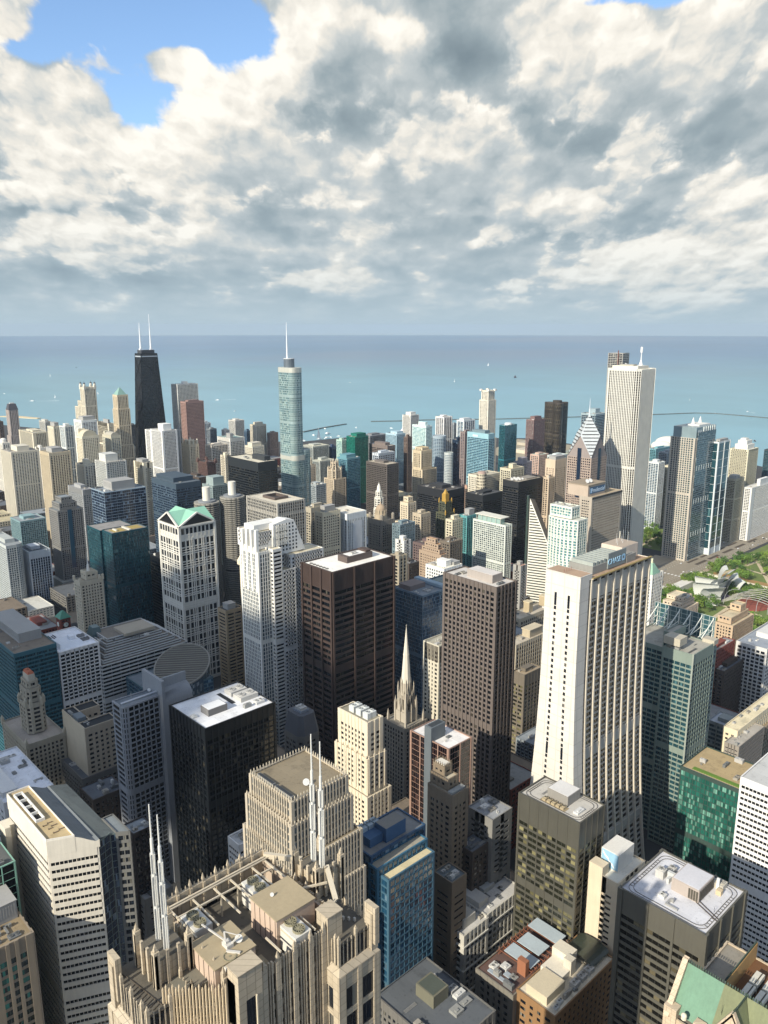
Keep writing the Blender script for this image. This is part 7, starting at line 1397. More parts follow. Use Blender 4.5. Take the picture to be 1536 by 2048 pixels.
def truss_crown():
    ox, oy = 556.7, 250.
    root = LM('glass_tower', 'green glass tower with white roof trusses, right of the flared cream tower', 'office_tower', ox, oy, (-2, -2, 68, 72)); H = 174
    a = S('#75857e', 'teal', 4.2, .5, .35, 4.0, 1.3, .3, 6, .6, '#a09c90', .5); tiers(root, [(rect(0, 0, 34, 24), 0, H - 4, 9), (rect(11, 24, 34, 30), 0, H + 4, None), (rect(11.02, 30.02, 58, 62), 0, H - 10, 4)], dict(a, w='#7e8a80'), 100, 'teal'); tiers(root, [(rect(34.02, .5, 40, 24), 0, H - 8, 3)], a, 0, 'steelgrey')
    b = bx(root, 'bay_edge', '#8f968c', (-.7, -.7, 0, -.4, .6, H - 3)); t = MB(); gsc = MB(); x = 55
    gsc.box(x, 9.4, H - 12, x + .3, 62, H + 9); sc = gsc.build('glass_screen', glass('teal'), root); k = MB()
    for i in range(12): k.box(x - .25, 9.4 + i * 4.75, H - 12, x - .02, 9.8 + i * 4.75, H + 9.3)
    for i in range(6): k.box(x - .2, 9.4, H - 11 + i * 4, x - .02, 62, H - 10.6 + i * 4)
    k.build('screen_mullions', wall('#a8b2ac', .5), sc); t = MB()
    for i in range(6):
        y = 11 + i * 9.6; t.strut((x - .4, y, H + 8.5), (x - .4, y, H - 10), .8); t.strut((x - .4, y, H + 7), (x - 19, y, H - 4), .7); t.strut((x - .4, y, H - 2), (x - 19, y, H - 4), .5); t.strut((x - 10, y, H + 1.5), (x - 19, y + 3, H - 4), .4)
    t.build('roof_truss', wall('#d4d4c8', .5), root); st = MB()
    st.box(33, -.6, H - 6, 40.6, 9, H - 2); st.box(-.6, 11, H - 1, 11, 24.4, H + 5); st.build('stone_corner', wall('#b3a88e'), root); roof_clutter(root, 30, 24, H - 4.9, 4, random.Random(5))
def blue_slabs():
    ox, oy = 236., 247.
    root = LM('blue_tower', 'bright blue metal tower of three stepped slabs with white mullion lines', 'office_tower', ox, oy, (-2, -2, 45, 38))
    st = S('#456678', 'blue', 3.3, .34, .45, 4.0, .75, .45, 1.6, .9, '#cbbd98', .5, .1)
    tiers(root, [(rect(0, 0, 32, 5.6), 0, 147, None)], st, 100); tiers(root, [(rect(-2.6, 5.62, 32.6, 11.4), 0, 151.5, None)], dict(st, w='#35637c', rf='#9a9484'), 0); tiers(root, [(rect(-1.5, 11.42, 37, 32), 0, 155, None)], dict(st, w='#2c4c6a', bay=6.4, rf='#7c7c7a'), 0)
    p = bx(root, 'penthouse', '#3a5878', (3, 17, 154.1, 18, 29, 159), (12, 14.5, 154.1, 26, 23, 162)); bx(p, 'penthouse_roof', '#77746c', (12.2, 14.7, 162, 25.8, 22.8, 162.1))
    for k in range(3): fan_unit(root, 4 + k * 4.2, 23.5, 159, 3.4, 4.6, 2.2, 2, hexc='#93a0a8')
def gabled_stone():
    ox, oy = 249.5, 68.
    root = LM('gabled_tower', 'cream stone tower with mint green copper gable roofs, lower right corner', 'skyscraper', ox, oy, (-2, -2, 55, 46)); W, D, H = 52., 41.5, 160.
    st = S('#c0a882', 'dark', 3.6, 1.7, .5, 4, 1.6, .2, 5, 2.4); tiers(root, [(rect(0, 0, W, D), 0, H, None)], st, 60); sm = wall('#c8ae88', .75, 0, .14, 1.6); zr = H + 16
    # north south ridge over the west range, with stone gable ends and copper slopes
    r = MB(); xr = 11.5
    r.quad((1.5, 26, H + 1), (xr, 26, zr), (xr, D - 1.2, zr), (1.5, D - 1.2, H + 1)); r.quad((xr, 27.5, zr), (23, 27.5, H + 3), (23, D - 1.2, H + 3), (xr, D - 1.2, zr)); r.quad((xr, 2, zr), (23, 2, H + 3), (23, 27.4, H + 3), (xr, 27.4, zr))
    r.build('copper_roof', wall('#5f846c', .6, 0, .35), root); r = MB(); r.quad((1.5, 26, H + 1), (xr, 26, zr), (xr, 18, zr))
    r.quad((-.5, 18, zr - .4), (xr, 18, zr - .4), (xr, 18.1, zr - .4), (1.5, 26, H + .8)); r.quad((-.5, 18, zr - .4), (1.5, 10, H + .8), (xr, 18, zr - .4)); r.quad((1.5, 10, H + 1), (1.5, 1, H + 1), (xr, 1, zr), (xr, 18, zr))
    r.build('weathered_lit_roof', wall('#6f7454', .7, 0, .4), root); m = MB()  # olive copper tone paints in weathering together with light at another angle
    m.prism([(-.6, D - 1.2), (24, D - 1.2), (24, D), (-.6, D)], H, H + 1); g0 = [(-1.2, H), (xr, zr + 1.4), (24, H + 3)]
    m.quad(*[(x, D - 1.3, z) for x, z in g0]); m.quad(*[(x, D + .2, z) for x, z in reversed(g0)])
    for (a, b) in ((g0[0], g0[1]), (g0[1], g0[2])): m.strut((a[0], D - .5, a[1]), (b[0], D - .5, b[1]), 2.0, 1.6)
    g1 = [(9, H), (18, zr + 1), (27, H)]; m.quad(*[(-.8, y, z) for y, z in reversed(g1)]); m.quad(*[(.6, y, z) for y, z in g1]); m.strut((0, 9, H), (0, 18, zr + 1), 1.6, 1.2); m.strut((0, 18, zr + 1), (0, 27, H), 1.6, 1.2); m.box(-.9, -.9, 120, 4, 4, H + 5); m.box(-.9, D - 4, 120, 3, D + .9, H + 4); m.box(-1.0, 27.2, H - 8, 2.4, 31, H + 4)
    m.build('stone_gable', sm, root); w = MB()
    for k in range(3): w.box(-.95, 16.2 + 1.4 * k, H + 2, -.82, 17.2 + 1.4 * k, H + 7)
    w.build('gable_slits', wall('#3a342a'), root); fl = MB()
    pts = [((xr, 2), (xr, D - 1)), ((23.1, 30), (W - 1, 30)), ((22.8, 2), (22.8, 30)), ((xr, 18), (-.4, 18))]
    for (a, b) in pts:
        za = zr + .3 if a[0] <= xr else (H + 7.2 if b[0] > 30 else H + 3.1); n = int(math.hypot(b[0] - a[0], b[1] - a[1]) / .9)
        for k in range(n + 1): q = (a[0] + (b[0] - a[0]) * k / n, a[1] + (b[1] - a[1]) * k / n); fin(fl, q[0], q[1], .24, za, za + .7, .6)
    fl.build('ridge_cresting', wall('#3c4c42', .6), root)
    bx(root, 'roof_well_wall', '#b08a56', (22.4, 1, H - 1, 23.1, 30.3, H + 2.9), (23.1, 29.6, H - 1, W, 30.3, H + 7)); bx(root, 'roof_well_floor', '#6c4a2c', (23.1, 1, H - .8, W - .5, 29.6, H - .6))
    for k in range(4):
        u = bx(root, 'cooling_unit', '#cfc9b4', (25.4 + (k % 2) * 8.6, 22.2 - (k // 2) * 5 , H - .6, 33 + (k % 2) * 8.6, 25.4 - (k // 2) * 5, H + 3.2)); bx(u, 'unit_grille', '#3c382e', (25.6 + (k % 2) * 8.6, 22.1 - (k // 2) * 5, H - .2, 32.8 + (k % 2) * 8.6, 22.18 - (k // 2) * 5, H + 1.4), (25.6 + (k % 2) * 8.6, 23.0 - (k // 2) * 5, H + 3.21, 32.8 + (k % 2) * 8.6, 23.4 - (k // 2) * 5, H + 3.3))
    bl = MB(); bl.cyl(-1, D - 7, H + 3, H + 4.4, 1.0, n=10); bl.dome(-1, D - 7, H + 4.4, 1.1, 1.1, 10, 4); bl.build('finial_ball', wall('#d6c8a8'), root); antenna(root, 6, 24, H + 5, 7, .12, '#4a4a44')
def silver_tower():
    ox, oy = 822., 1104.
    root = LM('glass_tower', 'tall silver glass tower with rounded corners and white needle spire', 'skyscraper', ox, oy, (-30, -30, 30, 30))
    def rr(hx, hy, r, n=6):
        P = []
        for cx, cy, a0 in ((hx - r, -hy + r, -90), (hx - r, hy - r, 0), (-hx + r, hy - r, 90), (-hx + r, -hy + r, 180)):
            for k in range(n + 1): t = R_(a0 + 90 * k / n); P.append((cx + r * math.cos(t), cy + r * math.sin(t)))
        return P
    st = S('#9db0ae', 'silver', 6, .22, .25, 3.7, .9, .3, 4, .25, '#9aa4a8', .35, .3); A = rr(12, 22, 9)
    sh = lambda P, dx, dy: [(x + dx, y + dy) for x, y in P]
    tiers(root, [(A, 195, 344, 5), (sh(rr(13.5, 22.5, 8), 2, 0), 40, 195.5, 6), (sh(rr(10, 17, 7), 16, -5), 0, 205, 4), (sh(rr(17, 24, 6), 6, -2), 0, 100, 4)], st, 0)
    b = MB()
    for z, t in ((336, 8), (188, 8.5)): b.prism(poly_inset(A, -.6) if z > 200 else poly_inset(sh(rr(13.5, 22.5, 8), 2, 0), -.6), z, z + t)
    b.build('mechanical_band', wall('#c4c4b8', .4, .3), root); d = MB(); d.cyl(-1, 0, 343, 358, 9, n=20); d.build('roof_drum', glass('steelgrey'), root); d = MB(); d.cyl(-1, 0, 358, 359, 9.3, n=20); d.build('drum_rim', wall('#c0c4c4'), root)
    s = MB(); s.cyl(-3, 2, 358, 390, 1.7, 1.1, 10); s.cyl(-3, 2, 390, 418, 1.1, .35, 10); s.build('spire', wall('#e0e4e6', .4, .2), root)
def tapered_black():
    ox, oy = 986., 1933.
    root = LM('braced_tower', 'tapering black steel tower with x bracing and two white antennas', 'skyscraper', ox, oy, (-44, -28, 44, 28)); H = 344; hx = lambda z: 40 - 18 * z / H; hy = lambda z: 25 - 9.5 * z / H
    g, m = MB(), MB(); nf = 88
    faces = lambda z: [(-hx(z), -hy(z)), (hx(z), -hy(z)), (hx(z), hy(z)), (-hx(z), hy(z))]
    a, b = faces(0), faces(H)
    for i in range(4):
        j = (i + 1) % 4; g.quad((*a[i], 0), (*a[j], 0), (*b[j], H), (*b[i], H), uv=[(0, 0), (14, 0), (14, 88), (0, 88)])
    bw = g.build('window', glass('black'), root); bw['kind'] = 'stuff'
    for k in range(0, nf, 1):
        z = H - 4 - k * 3.85; P, Q = poly_inset(faces(z), -.25), poly_inset(faces(z + 1.5), -.25); m.prism(P, z, z + 1.5, Q, cap=True)
    for i in range(4):
        j = (i + 1) % 4
        for k in range(0, 9):
            f = k / 8; pa = (a[i][0] + (a[j][0] - a[i][0]) * f, a[i][1] + (a[j][1] - a[i][1]) * f); pb = (b[i][0] + (b[j][0] - b[i][0]) * f, b[i][1] + (b[j][1] - b[i][1]) * f); m.strut((*pa, 0), (*pb, H), 1.5 if k in (0, 8) else .8)
        n = Vector((a[j][1] - a[i][1], -(a[j][0] - a[i][0]))).normalized() * .5
        zs = [0, 78, 150, 216, 278, 330]
        for z0, z1 in zip(zs, zs[1:]):
            p, q = faces(z0), faces(z1); m.strut((p[i][0] + n.x, p[i][1] + n.y, z0), (q[j][0] + n.x, q[j][1] + n.y, z1), 2.2, 1); m.strut((p[j][0] + n.x, p[j][1] + n.y, z0), (q[i][0] + n.x, q[i][1] + n.y, z1), 2.2, 1); m.strut((p[i][0] + n.x, p[i][1] + n.y, z0 + 1), (p[j][0] + n.x, p[j][1] + n.y, z0 + 1), 1.8, 1)
    m.build('steel_frame', wall('#2b2d31', .45, .3), root); m = MB(); m.prism(poly_inset(faces(H - 9), -.6), H - 9, H - 6, poly_inset(faces(H - 6), -.6)); m.build('light_band', wall('#a0a8ae', .5), root); bx(root, 'roof_plant', '#3c3f44', (-18, -11, H, 18, 11, H + 8)); 
    for dx, top in ((-14, 420), (14, 441)):
        k = MB(); k.cyl(dx, 0, H + 8, H + 34, 2.6, 2.0, 8); k.cyl(dx, 0, H + 34, H + 62, 1.7, 1.3, 8); k.cyl(dx, 0, H + 62, top, 1.0, .5, 6); k.box(dx - 3.4, -3.4, H + 8, dx + 3.4, 3.4, H + 12); k.build('antenna', wall('#dfe2e4', .5), root)
def simple(name, label, cat, x, y, W, D, H, st, extra=None, tl=None, win=0):
    root = LM(name, label, cat, x, y, (0, 0, W, D)); tiers(root, tl(W, D, H) if tl else [(rect(0, 0, W, D), 0, H, None)], st, win)
    if extra: extra(root, W, D, H)
    return root
def others():
    simple('office_tower', 'white marble high tower with small windows, behind the pink granite tower', 'skyscraper', 1060, 1917, 61, 31.7, 262, S('#d9d6c8', 'dark', 4.2, 1.4, .5, 3.4, 1.3, .5, 3, 1.6, '#d0ccc0'), lambda r, W, D, H: (bx(r, 'penthouse', '#d4d0c4', (W * .4, D * .3, H - .9, W * .6, D * .7, H + 6)), bx(r, 'dark_arcade', '#3a3c3c', (1, -.75, H - 12, W - 1, -.62, H - 5)) if False else None))
    simple('office_tower', 'pink brown granite tower left of center before the white marble tower', 'skyscraper', 1050, 1860, 52, 27, 221, S('#9c7466', 'brown', 3.2, 1.5, .3, 3.6, 1.6, .25, 5, 1.8, '#8c7468'), lambda r, W, D, H: bx(r, 'penthouse', '#8a6a60', (W * .2, D * .2, H - .9, W * .8, D * .8, H + 3)))
    def pk(r, W, D, H):
        m = MB(); m.prism(rect(1.5, 1, W - 1.5, D + 3), H - 1, H + 17, rect(W * .46, D * .5, W * .54, D * .62)); m.build('pyramid_roof', wall('#7fa094', .5), r)
    simple('apartment_tower', 'slim beige tower with green pyramid roof, left of the tapering black tower', 'skyscraper', 888, 1907, 27.6, 24, 245, S('#cdb88e', 'dark', 4.0, 2.0, .7, 3.5, 1.0, .2, 7, 2.6, '#a09678'), pk, lambda W, D, H: [(rect(0, 0, W, D), 210, H, 5), (rect(-1.5, -2, W + 2, D + 2), 120, 210, 2), (rect(-3, -4, W + 4, D + 4), 0, 120, 2)])
    def nm(r, W, D, H):
        for x, y in ((1.5, 1.5), (W - 1.5, 1.5), (1.5, D * .62), (W - 1.5, D * .62)):
            m = MB(); m.box(x - 3, y - 3, H - 6, x + 3, y + 3, H + 5); m.cyl(x, y, H + 5, H + 9, 3, n=8); l = m.build('corner_lantern', wall('#d6ceb6'), r); m = MB(); m.dome(x, y, H + 9, 3.1, 3.6, 8, 4); m.cyl(x, y, H + 12.4, H + 17, .5, .1, 6); m.build('lantern_dome', wall('#4a4c50', .5), l)
    simple('stepped_tower', 'cream tower with four domed corner lanterns and lower shoulder', 'skyscraper', 876.7, 2073.8, 31, 40, 255, S('#d5c8a8', 'dark', 3.8, 2.0, .6, 3.6, 1.1, .2, 5, 2.8, '#a8a08a'), nm, lambda W, D, H: [(rect(0, 0, W, D * .64), 150, H, 5), (rect(-1, D * .64 + .02, W - 4, D + 4), 150, H - 36, 3), (rect(-2, D, W - 6, D + 22), 150, H - 52, 3), (rect(-6, -3, W + 6, D + 22), 0, 150, 3)])
    def mn(r, W, D, H):
        m = MB(); m.prism(rect(1, 1, W - 1, D * .5), H - 1, H + 17, rect(5, 6, W - 5, D * .5 - 5)); m.build('mansard_roof', wall('#4c4a4e', .6), r); bx(r, 'roof_hut', '#c8c4b8', (W * .3, 8, H + 17, W * .7, D * .3, H + 20))
    simple('apartment_tower', 'grey pink tower with dark mansard roof at the far left by the water', 'skyscraper', 824, 2505, 30, 50, 168, S('#b3a294', 'dark', 4, 2.0, .5, 3.4, 1.2, .3, 4, 2.4, '#8a8480'), mn, lambda W, D, H: [(rect(2, 2, W - 2, D * .55), 90, H, 3), (rect(-1, -1, W + 2, D * .62), 0, 90, 2)])
    def ao(r, W, D, H):
        bx(r, 'penthouse', '#cfc8b4', (W * .12, D * .12, H - .9, W * .75, D * .9, H + 4)); k = MB(); k.cyl(W * .72, D * .35, H + 4, H + 12, 3.4, .8, 8); k.cyl(W * .72, D * .35, H + 12, H + 24, .8, .6, 8); k.cyl(W * .72, D * .35, H + 24, H + 33, 1.9, n=10); k.build('antenna', wall('#dcdcd8', .5), r); bx(r, 'roof_plant', '#a09a88', (W * .2, D * .3, H + 4, W * .4, D * .7, H + 6)); dish(r, W * .5, D * .7, H + 4, 1.6)
    c = 5.
    simple('ribbed_tower', 'very tall white stone tower with narrow vertical ribs and notched corners', 'skyscraper', 1163, 650, 53, 58, 346, S('#d6d2c2', 'brown', 2.9, 1.35, .95, 3.9, .5, .04, 4, .5, '#c9c2ae'), ao, lambda W, D, H: [([(c, 0), (W - c, 0), (W, c), (W, D - c), (W - c, D), (c, D), (0, D - c), (0, c)], 0, H, None)])
    def sr(r, W, D, H):
        bx(r, 'core_wall', '#d2cdc0', (1, 3, H - 34, W * .6, D * .9, H)); m = MB()
        for k in range(6): m.box(W * .5, 2, H - 34 + k * 6, W + 2, D * .9, H - 33.4 + k * 6)
        for k in range(4): m.strut((W * .6 + k * 3.5, 2, H - 36), (W * .6 + k * 3.5, 2, H + 2), .5)
        m.build('scaffold', wall('#6d7478', .5), r); h = MB(); h.strut((-4, 8, 60), (-4, 8, H + 6), 1.4, 1.4); h.build('hoist_mast', wall('#7a4a3c', .5), r)
    simple('unfinished_tower', 'unfinished concrete tower with hoist mast, peeking behind the tall white ribbed tower', 'tower under construction', 1536, 900, 26, 34, 356, S('#a8a49a', 'dark', 5, .6, .3, 3.6, 1.0, .6, 1, .8, '#c0bcb0'), sr)
    # peaked tower with chevron setbacks
    r = LM('peaked_tower', 'grey and brown granite tower with a diamond cut striped peak and thin spire', 'skyscraper', 1062, 664, (0, 0, 44, 44)); W = D = 43.; zc, zm, zt = 214, 247, 279; st = S('#a18a78', 'dark', 3.3, 1.4, .35, 3.9, 1.6, .3, 1, 1.6, '#9a948c')
    tiers(r, [(rect(0, 0, W, D), 0, zc, 1), (rect(-3, W * .3, 0, W * .72), 0, 150, 1), (rect(W * .3, -3, W * .72, 0), 0, 150, 1)], st, 0); c4 = [(0, 0), (W, 0), (W, D), (0, D)]; pk_ = MB(); gb = MB(); ch = MB(); ap = Vector((W / 2, D / 2, zt))
    for i in range(4):
        a, b, d = c4[i], c4[(i + 1) % 4], c4[i - 1]; A = Vector((*a, zc)); M1 = Vector(((a[0] + b[0]) / 2, (a[1] + b[1]) / 2, zm)); M0 = Vector(((a[0] + d[0]) / 2, (a[1] + d[1]) / 2, zm)); pk_.quad(tuple(A), tuple(M1), tuple(ap), tuple(M0)); gb.quad((*a, zc), (*b, zc), tuple(M1)); nr = (M1 - A).cross(M0 - A).normalized() * .5
        for z in range(zc + 5, zt - 2, 5):
            if z < zm: f = (z - zc) / (zm - zc); p, q = A.lerp(M0, f), A.lerp(M1, f)
            else: f = (z - zm) / (zt - zm); p, q = M0.lerp(ap, f), M1.lerp(ap, f)
            e = (q - p) * .06; ch.strut(p + e + nr, q - e + nr, 2.2, .6)
        ch.strut(A.lerp(M1, .02), M1, .8)
    p_ = pk_.build('peak_roof', wall('#bfc4c4', .45, .1), r); ch.build('stripes', wall('#45403e', .5), p_); gb.build('gable_wall', wall('#8f8078'), r); s = MB(); s.cyl(W * .5, D * .5, 277, 303, .9, .2, 8); s.build('spire', wall('#cfd4d8', .4), r); bx(r, 'glass_slot', '#1c2a3c', (W * .42, -.6, 150, W * .58, -.42, zc + 14), (-.6, D * .42, 150, -.42, D * .58, zc + 14), rough=.15)
    # sliced white diamond tower
    r = LM('sliced_tower', 'white striped tower with a sliced diamond sloping top', 'office_tower', 885, 622, (0, 0, 40, 46)); m, g = MB(), MB(); P = [(14, 34), (27, 0), (60, 18), (45, 48)]
    tops = [177, 97, 92, 168]; m.prism(P, 0, 0, z1s=tops); m.build('wall', wall('#dcd8c6'), r)
    k = MB(); n = Vector((0, 0, 1)); nf = 26
    for i in (0, 1):
        a, b = P[i], P[(i + 1) % 4]; za, zb = tops[i], tops[(i + 1) % 4]; t = Vector((b[0] - a[0], b[1] - a[1])); Ln = t.length; t /= Ln; nn = (t.y, -t.x)
        z = 6
        while z < max(za, zb) - 3:
            u0, u1 = 0, Ln
            if z > min(za, zb) - 3:
                f = (z + 3 - za) / (zb - za); u0, u1 = (f * Ln, Ln) if zb > za else (0, f * Ln)
            if u1 - u0 > 2: k.obox(a, (t.x, t.y), nn, u0 + .6, u1 - .6, z, z + 1.7, 0, .06)
            z += 3.9
    k.build('window_band', wall('#3a3c34', .25), r); sl = MB(); T = [Vector((P[i][0], P[i][1], tops[i])) for i in range(4)]; nrm = (T[1] - T[0]).cross(T[3] - T[0]).normalized()
    for q in range(1, 22):
        f = q / 22; a = T[0].lerp(T[3], f) + nrm * .12; b = T[1].lerp(T[2], f) + nrm * .12; sl.strut(a, b, 1.2, .3)
    sl.build('sloping_window_band', wall('#4a4a40', .3), r); bx(r, 'glass_edge', '#3c4a44', (10.8, 34.5, 0, 13.4, 37, 181), rough=.2)
    # three lobed tower
    r = LM('lobed_tower', 'dark brown three lobed tower by the lake', 'apartment_tower', 1955, 1345, (-40, -40, 40, 40)); L3 = []
    for k in range(36):
        t = 2 * math.pi * k / 36; rad = 26 + 11 * math.cos(3 * (t - R_(225))); L3.append((rad * math.cos(t), rad * math.sin(t)))
    tiers(r, [(L3, 0, 197, 4)], S('#3c342c', 'bronze', 8, .3, .3, 3.0, 1.1, .35, 4, .3, '#5a5248', .5), 0); k = MB(); k.cyl(0, 0, 196, 203, 13, n=20); k.build('roof_drum', wall('#3a342e'), r)
    # cream crown tower right of centre
    def cc(r, W, D, H):
        for x, y in ((2, 2), (W - 2, 2), (2, D - 2), (W - 2, D - 2)): bx(r, 'crown_pier', '#ded8c6', (x - 3, y - 3, H - 2, x + 3, y + 3, H + 3))
    simple('crowned_tower', 'tall cream tower with stepped white crown standing against the lake', 'apartment_tower', 1594, 1305, 30, 28, 252, S('#d5cab0', 'steelgrey', 4.2, 1.9, .7, 3.3, 1.0, .4, 5, 2.4, '#d0c8b0'), cc, lambda W, D, H: [(rect(3, 3, W - 3, D - 3), 228, H, 4), (rect(0, 0, W, D), 130, 228, 3), (rect(-2.5, -2.5, W + 2.5, D + 2.5), 0, 130, 2)])
    # gothic tower
    r = LM('gothic_tower', 'pale gothic tower with flying buttress crown, near the middle of the picture', 'stone_tower', 1036, 1250, (-4, -4, 36, 34)); st = S('#c2ac88', 'dark', 3.4, 1.5, .8, 3.7, 1.1, .1, 3, 2.2, '#a59a84'); q = lambda c, a: [(a + c, a), (30 - a - c, a), (30 - a, a + c), (30 - a, 30 - a - c), (30 - a - c, 30 - a), (a + c, 30 - a), (a, 30 - a - c), (a, a + c)]
    tiers(r, [(rect(0, 0, 32, 30), 0, 104, 3), (q(5, 3), 104, 122, 3), (q(4, 8), 122, 137, 3)], st, 0); m = MB()
    for x, y in q(5, 3): fin(m, x, y, 1.1, 100, 124, 5); m.strut((x, y, 120), (15 + (x - 15) * .55, 15 + (y - 15) * .55, 131), 1.1)
    for x, y in q(4, 8): fin(m, x, y, .8, 120, 140, 4)
    m.build('buttress_crown', wall('#c9b694'), r)
    # white needle tower behind the domed one
    r = LM('needle_tower', 'slender white octagonal tower ending in a pointed white lantern', 'stone_tower', 851, 915, (-9, -9, 9, 9)); o8 = lambda R: [(R * math.cos(R_(22.5 + 45 * k)), R * math.sin(R_(22.5 + 45 * k))) for k in range(8)]
    tiers(r, [(o8(8.5), 0, 128, 3), (o8(7), 128, 146, 3), (o8(5), 146, 156, 2)], S('#d8d2bf', 'dark', 2.6, 1.1, .4, 3.5, 1.3, .2, 3, .9, '#ccc4ae'), 0); m = MB(); m.prism(o8(3.8), 156, 163, o8(2.6)); m.prism(o8(2.7), 163, 168, o8(.5)); m.cyl(0, 0, 168, 171, .4, .1, 6); m.build('lantern', wall('#e2ddcc'), r)
    # gold tipped tower
    r = LM('gold_tipped_tower', 'dark green stone tower with gold tipped top', 'stone_tower', 938, 850, (0, 0, 22, 24)); tiers(r, [(rect(0, 0, 20.6, 20), 0, 116, 3), (rect(3, 3, 17.6, 17), 116, 134, 3)], S('#4d4f3c', 'dark', 3.0, 1.4, .6, 3.7, 1.2, .1, 3, 1.8, '#8a7c50'), 0); m = MB(); m.box(6, 6, 133, 14.6, 14, 146); m.prism(rect(7, 7, 13.6, 13), 146, 153, rect(9.8, 9.5, 10.8, 10.5))
    for x, y in ((3, 3), (17.6, 3), (3, 17), (17.6, 17), (0, 0), (20.6, 0)): fin(m, x, y, .8, 113 if x in (0, 20.6) else 131, 119 if x in (0, 20.6) else 137, 3)
    m.build('gold_crown', wall('#c09a4a', .45, .3), r)

BOATS = [(3378, 8144, 'ship', 0.35), (2635, 6902, 'sail', 1), (1729, 5294, 'motor', 1), (1665, 4651, 'motor', 2.2), (1846, 4790, 'sail', 1), (2458, 3989, 'motor', 2), (2194, 3407, 'motor', 1.1), (2138, 4857, 'sail', 0.9), (3955, 4567, 'motor', 1.2), (4605, 4105, 'sail', 1.3), (6749, 5544, 'sail', 1.4), (5327, 4089, 'ship', 1.2), (4022, 1651, 'motor', 1.2), (1918, 2434, 'motor', 1.3), (1863, 2331, 'sail', 2.1), (1975, 2421, 'motor', 2.6), (1904, 2331, 'motor', 2.2), (2078, 2560, 'motor', 1.2), (1930, 2344, 'motor', 1), (1971, 2344, 'motor', 1.2), (1795, 2340, 'motor', 1.6), (2193, 2497, 'motor', 1.3), (2289, 2384, 'motor', 1), (3837, 1730, 'motor', 0.8), (2995, 1191, 'ship', 0.3), (2129, 4049, 'motor', 0.9), (4417, 2143, 'sail', 0.8)]
WAKES = [(1650, 4664, 160, 2.6), (2441, 4005, 130, 2.9), (3955, 4567, 60, 2), (4022, 1651, 60, 1)]
WALLS = [[(1944, 2533), (2099, 2586), (2242, 2618)], [(2383, 2613), (2490, 2539), (2599, 2489), (2875, 2283), (3193, 2096), (3563, 1895), (3766, 1796), (3815, 1719), (3814, 1598), (3802, 1465)]]
HAZE = 2.2e-5
# ---------------------------------------------------------------- ground, water, streets
def sheet(name, pts, z, mat, kind='structure'):
    m = MB(); m.quad(*[(x, y, z) for x, y in pts]); o = m.build(name, mat); o['kind'] = kind; return o
def plain(name, hexc, rough=.9, var=.25, sc=.02):
    m, b = newmat(name); p = objpos(); n1 = noise(p, sc, 6, .65); n2 = noise(p, sc * 12, 4, .6); f = (n1 * .6 + n2 * .4 - .5) * (var * 3) + 1.0
    L(mixc(1.0, lin(hexc), vec(f, f, f), 'MULTIPLY'), b.inputs['Base Color']); b.inputs['Roughness'].default_value = rough; return m
def water_mat(name, near, far, rough=.32):
    m, b = newmat(name); p = objpos(); s = N.tree.nodes.new('ShaderNodeSeparateXYZ'); L(p, s.inputs[0]); x, y = N(s.outputs[0]), N(s.outputs[1])
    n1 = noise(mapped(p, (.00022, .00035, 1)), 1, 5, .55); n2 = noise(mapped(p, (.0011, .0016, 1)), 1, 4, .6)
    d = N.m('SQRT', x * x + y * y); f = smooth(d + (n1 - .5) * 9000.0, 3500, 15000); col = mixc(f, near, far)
    n3 = noise(mapped(p, (.0045, .0006, 1)), 1, 4, .65); g = (n1 - .5) * .6 + (n2 - .5) * .3 + (n3 - .5) * .25 + 1.0; cloud_shade = smooth(noise(mapped(p, (.00009, .00014, 1)), 1, 2, .5), .52, .62) * smooth(d, 6000, 12000)  # far grey patches: cloud shadows painted into the water's base colour
    col = mixc(cloud_shade * .5, mixc(1.0, col, vec(g, g, g), 'MULTIPLY'), (.17, .205, .27)); L(col, b.inputs['Base Color']); b.inputs['Roughness'].default_value = rough; b.inputs['IOR'].default_value = 1.33; b.inputs['Specular IOR Level'].default_value = .28
    bp = N.tree.nodes.new('ShaderNodeBump'); bp.inputs['Strength'].default_value = .25; bp.inputs['Distance'].default_value = 1.0; L(noise(p, .06, 4, .6), bp.inputs['Height']); L(bp.outputs[0], b.inputs['Normal']); return m
arc = [(37000 * math.sin(R_(a)), 37000 * math.cos(R_(a))) for a in [97.5 - 105 * k / 90 for k in range(91)]]
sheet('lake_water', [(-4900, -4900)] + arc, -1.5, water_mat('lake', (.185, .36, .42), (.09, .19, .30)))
SHORE = [(-4800, -4800), (1850, -4800), (1900, -1500), (1950, 200), (2250, 600), (2430, 900), (2530, 1100), (2700, 1330), (2700, 1390), (2420, 1420), (2460, 1800), (2250, 2020), (2200, 2140), (2080, 2240), (1990, 2290), (1870, 2310), (1760, 2320), (1566, 2560), (1423, 2790), (1247, 3300), (1140, 3640), (1050, 4200), (900, 6500), (800, 12000), (-4800, 12000)]
sheet('ground', SHORE, 0, plain('asphalt', '#3a3a3a', .9, .3))
sheet('river_water', [(0, 905), (1000, 925), (1500, 985), (2200, 1180), (2200, 1240), (1480, 1045), (990, 985), (0, 962)], .012, water_mat('river', (.03, .06, .055), (.03, .06, .055), .15))
conc = plain('concrete', '#a39680', .9, .25, .03); asph = plain('road_surface', '#8b8272', .9, .25, .04); lawn = plain('lawn_grass', '#64723a', .95, .45, .03); soil = plain('planter_soil', '#4c4238', .95, .3, .1); path = plain('path_gravel', '#bdae90', .95, .2, .05)
sheet('plaza', [(1060, 575), (1340, 575), (1340, 690), (1060, 690)], .004, conc)
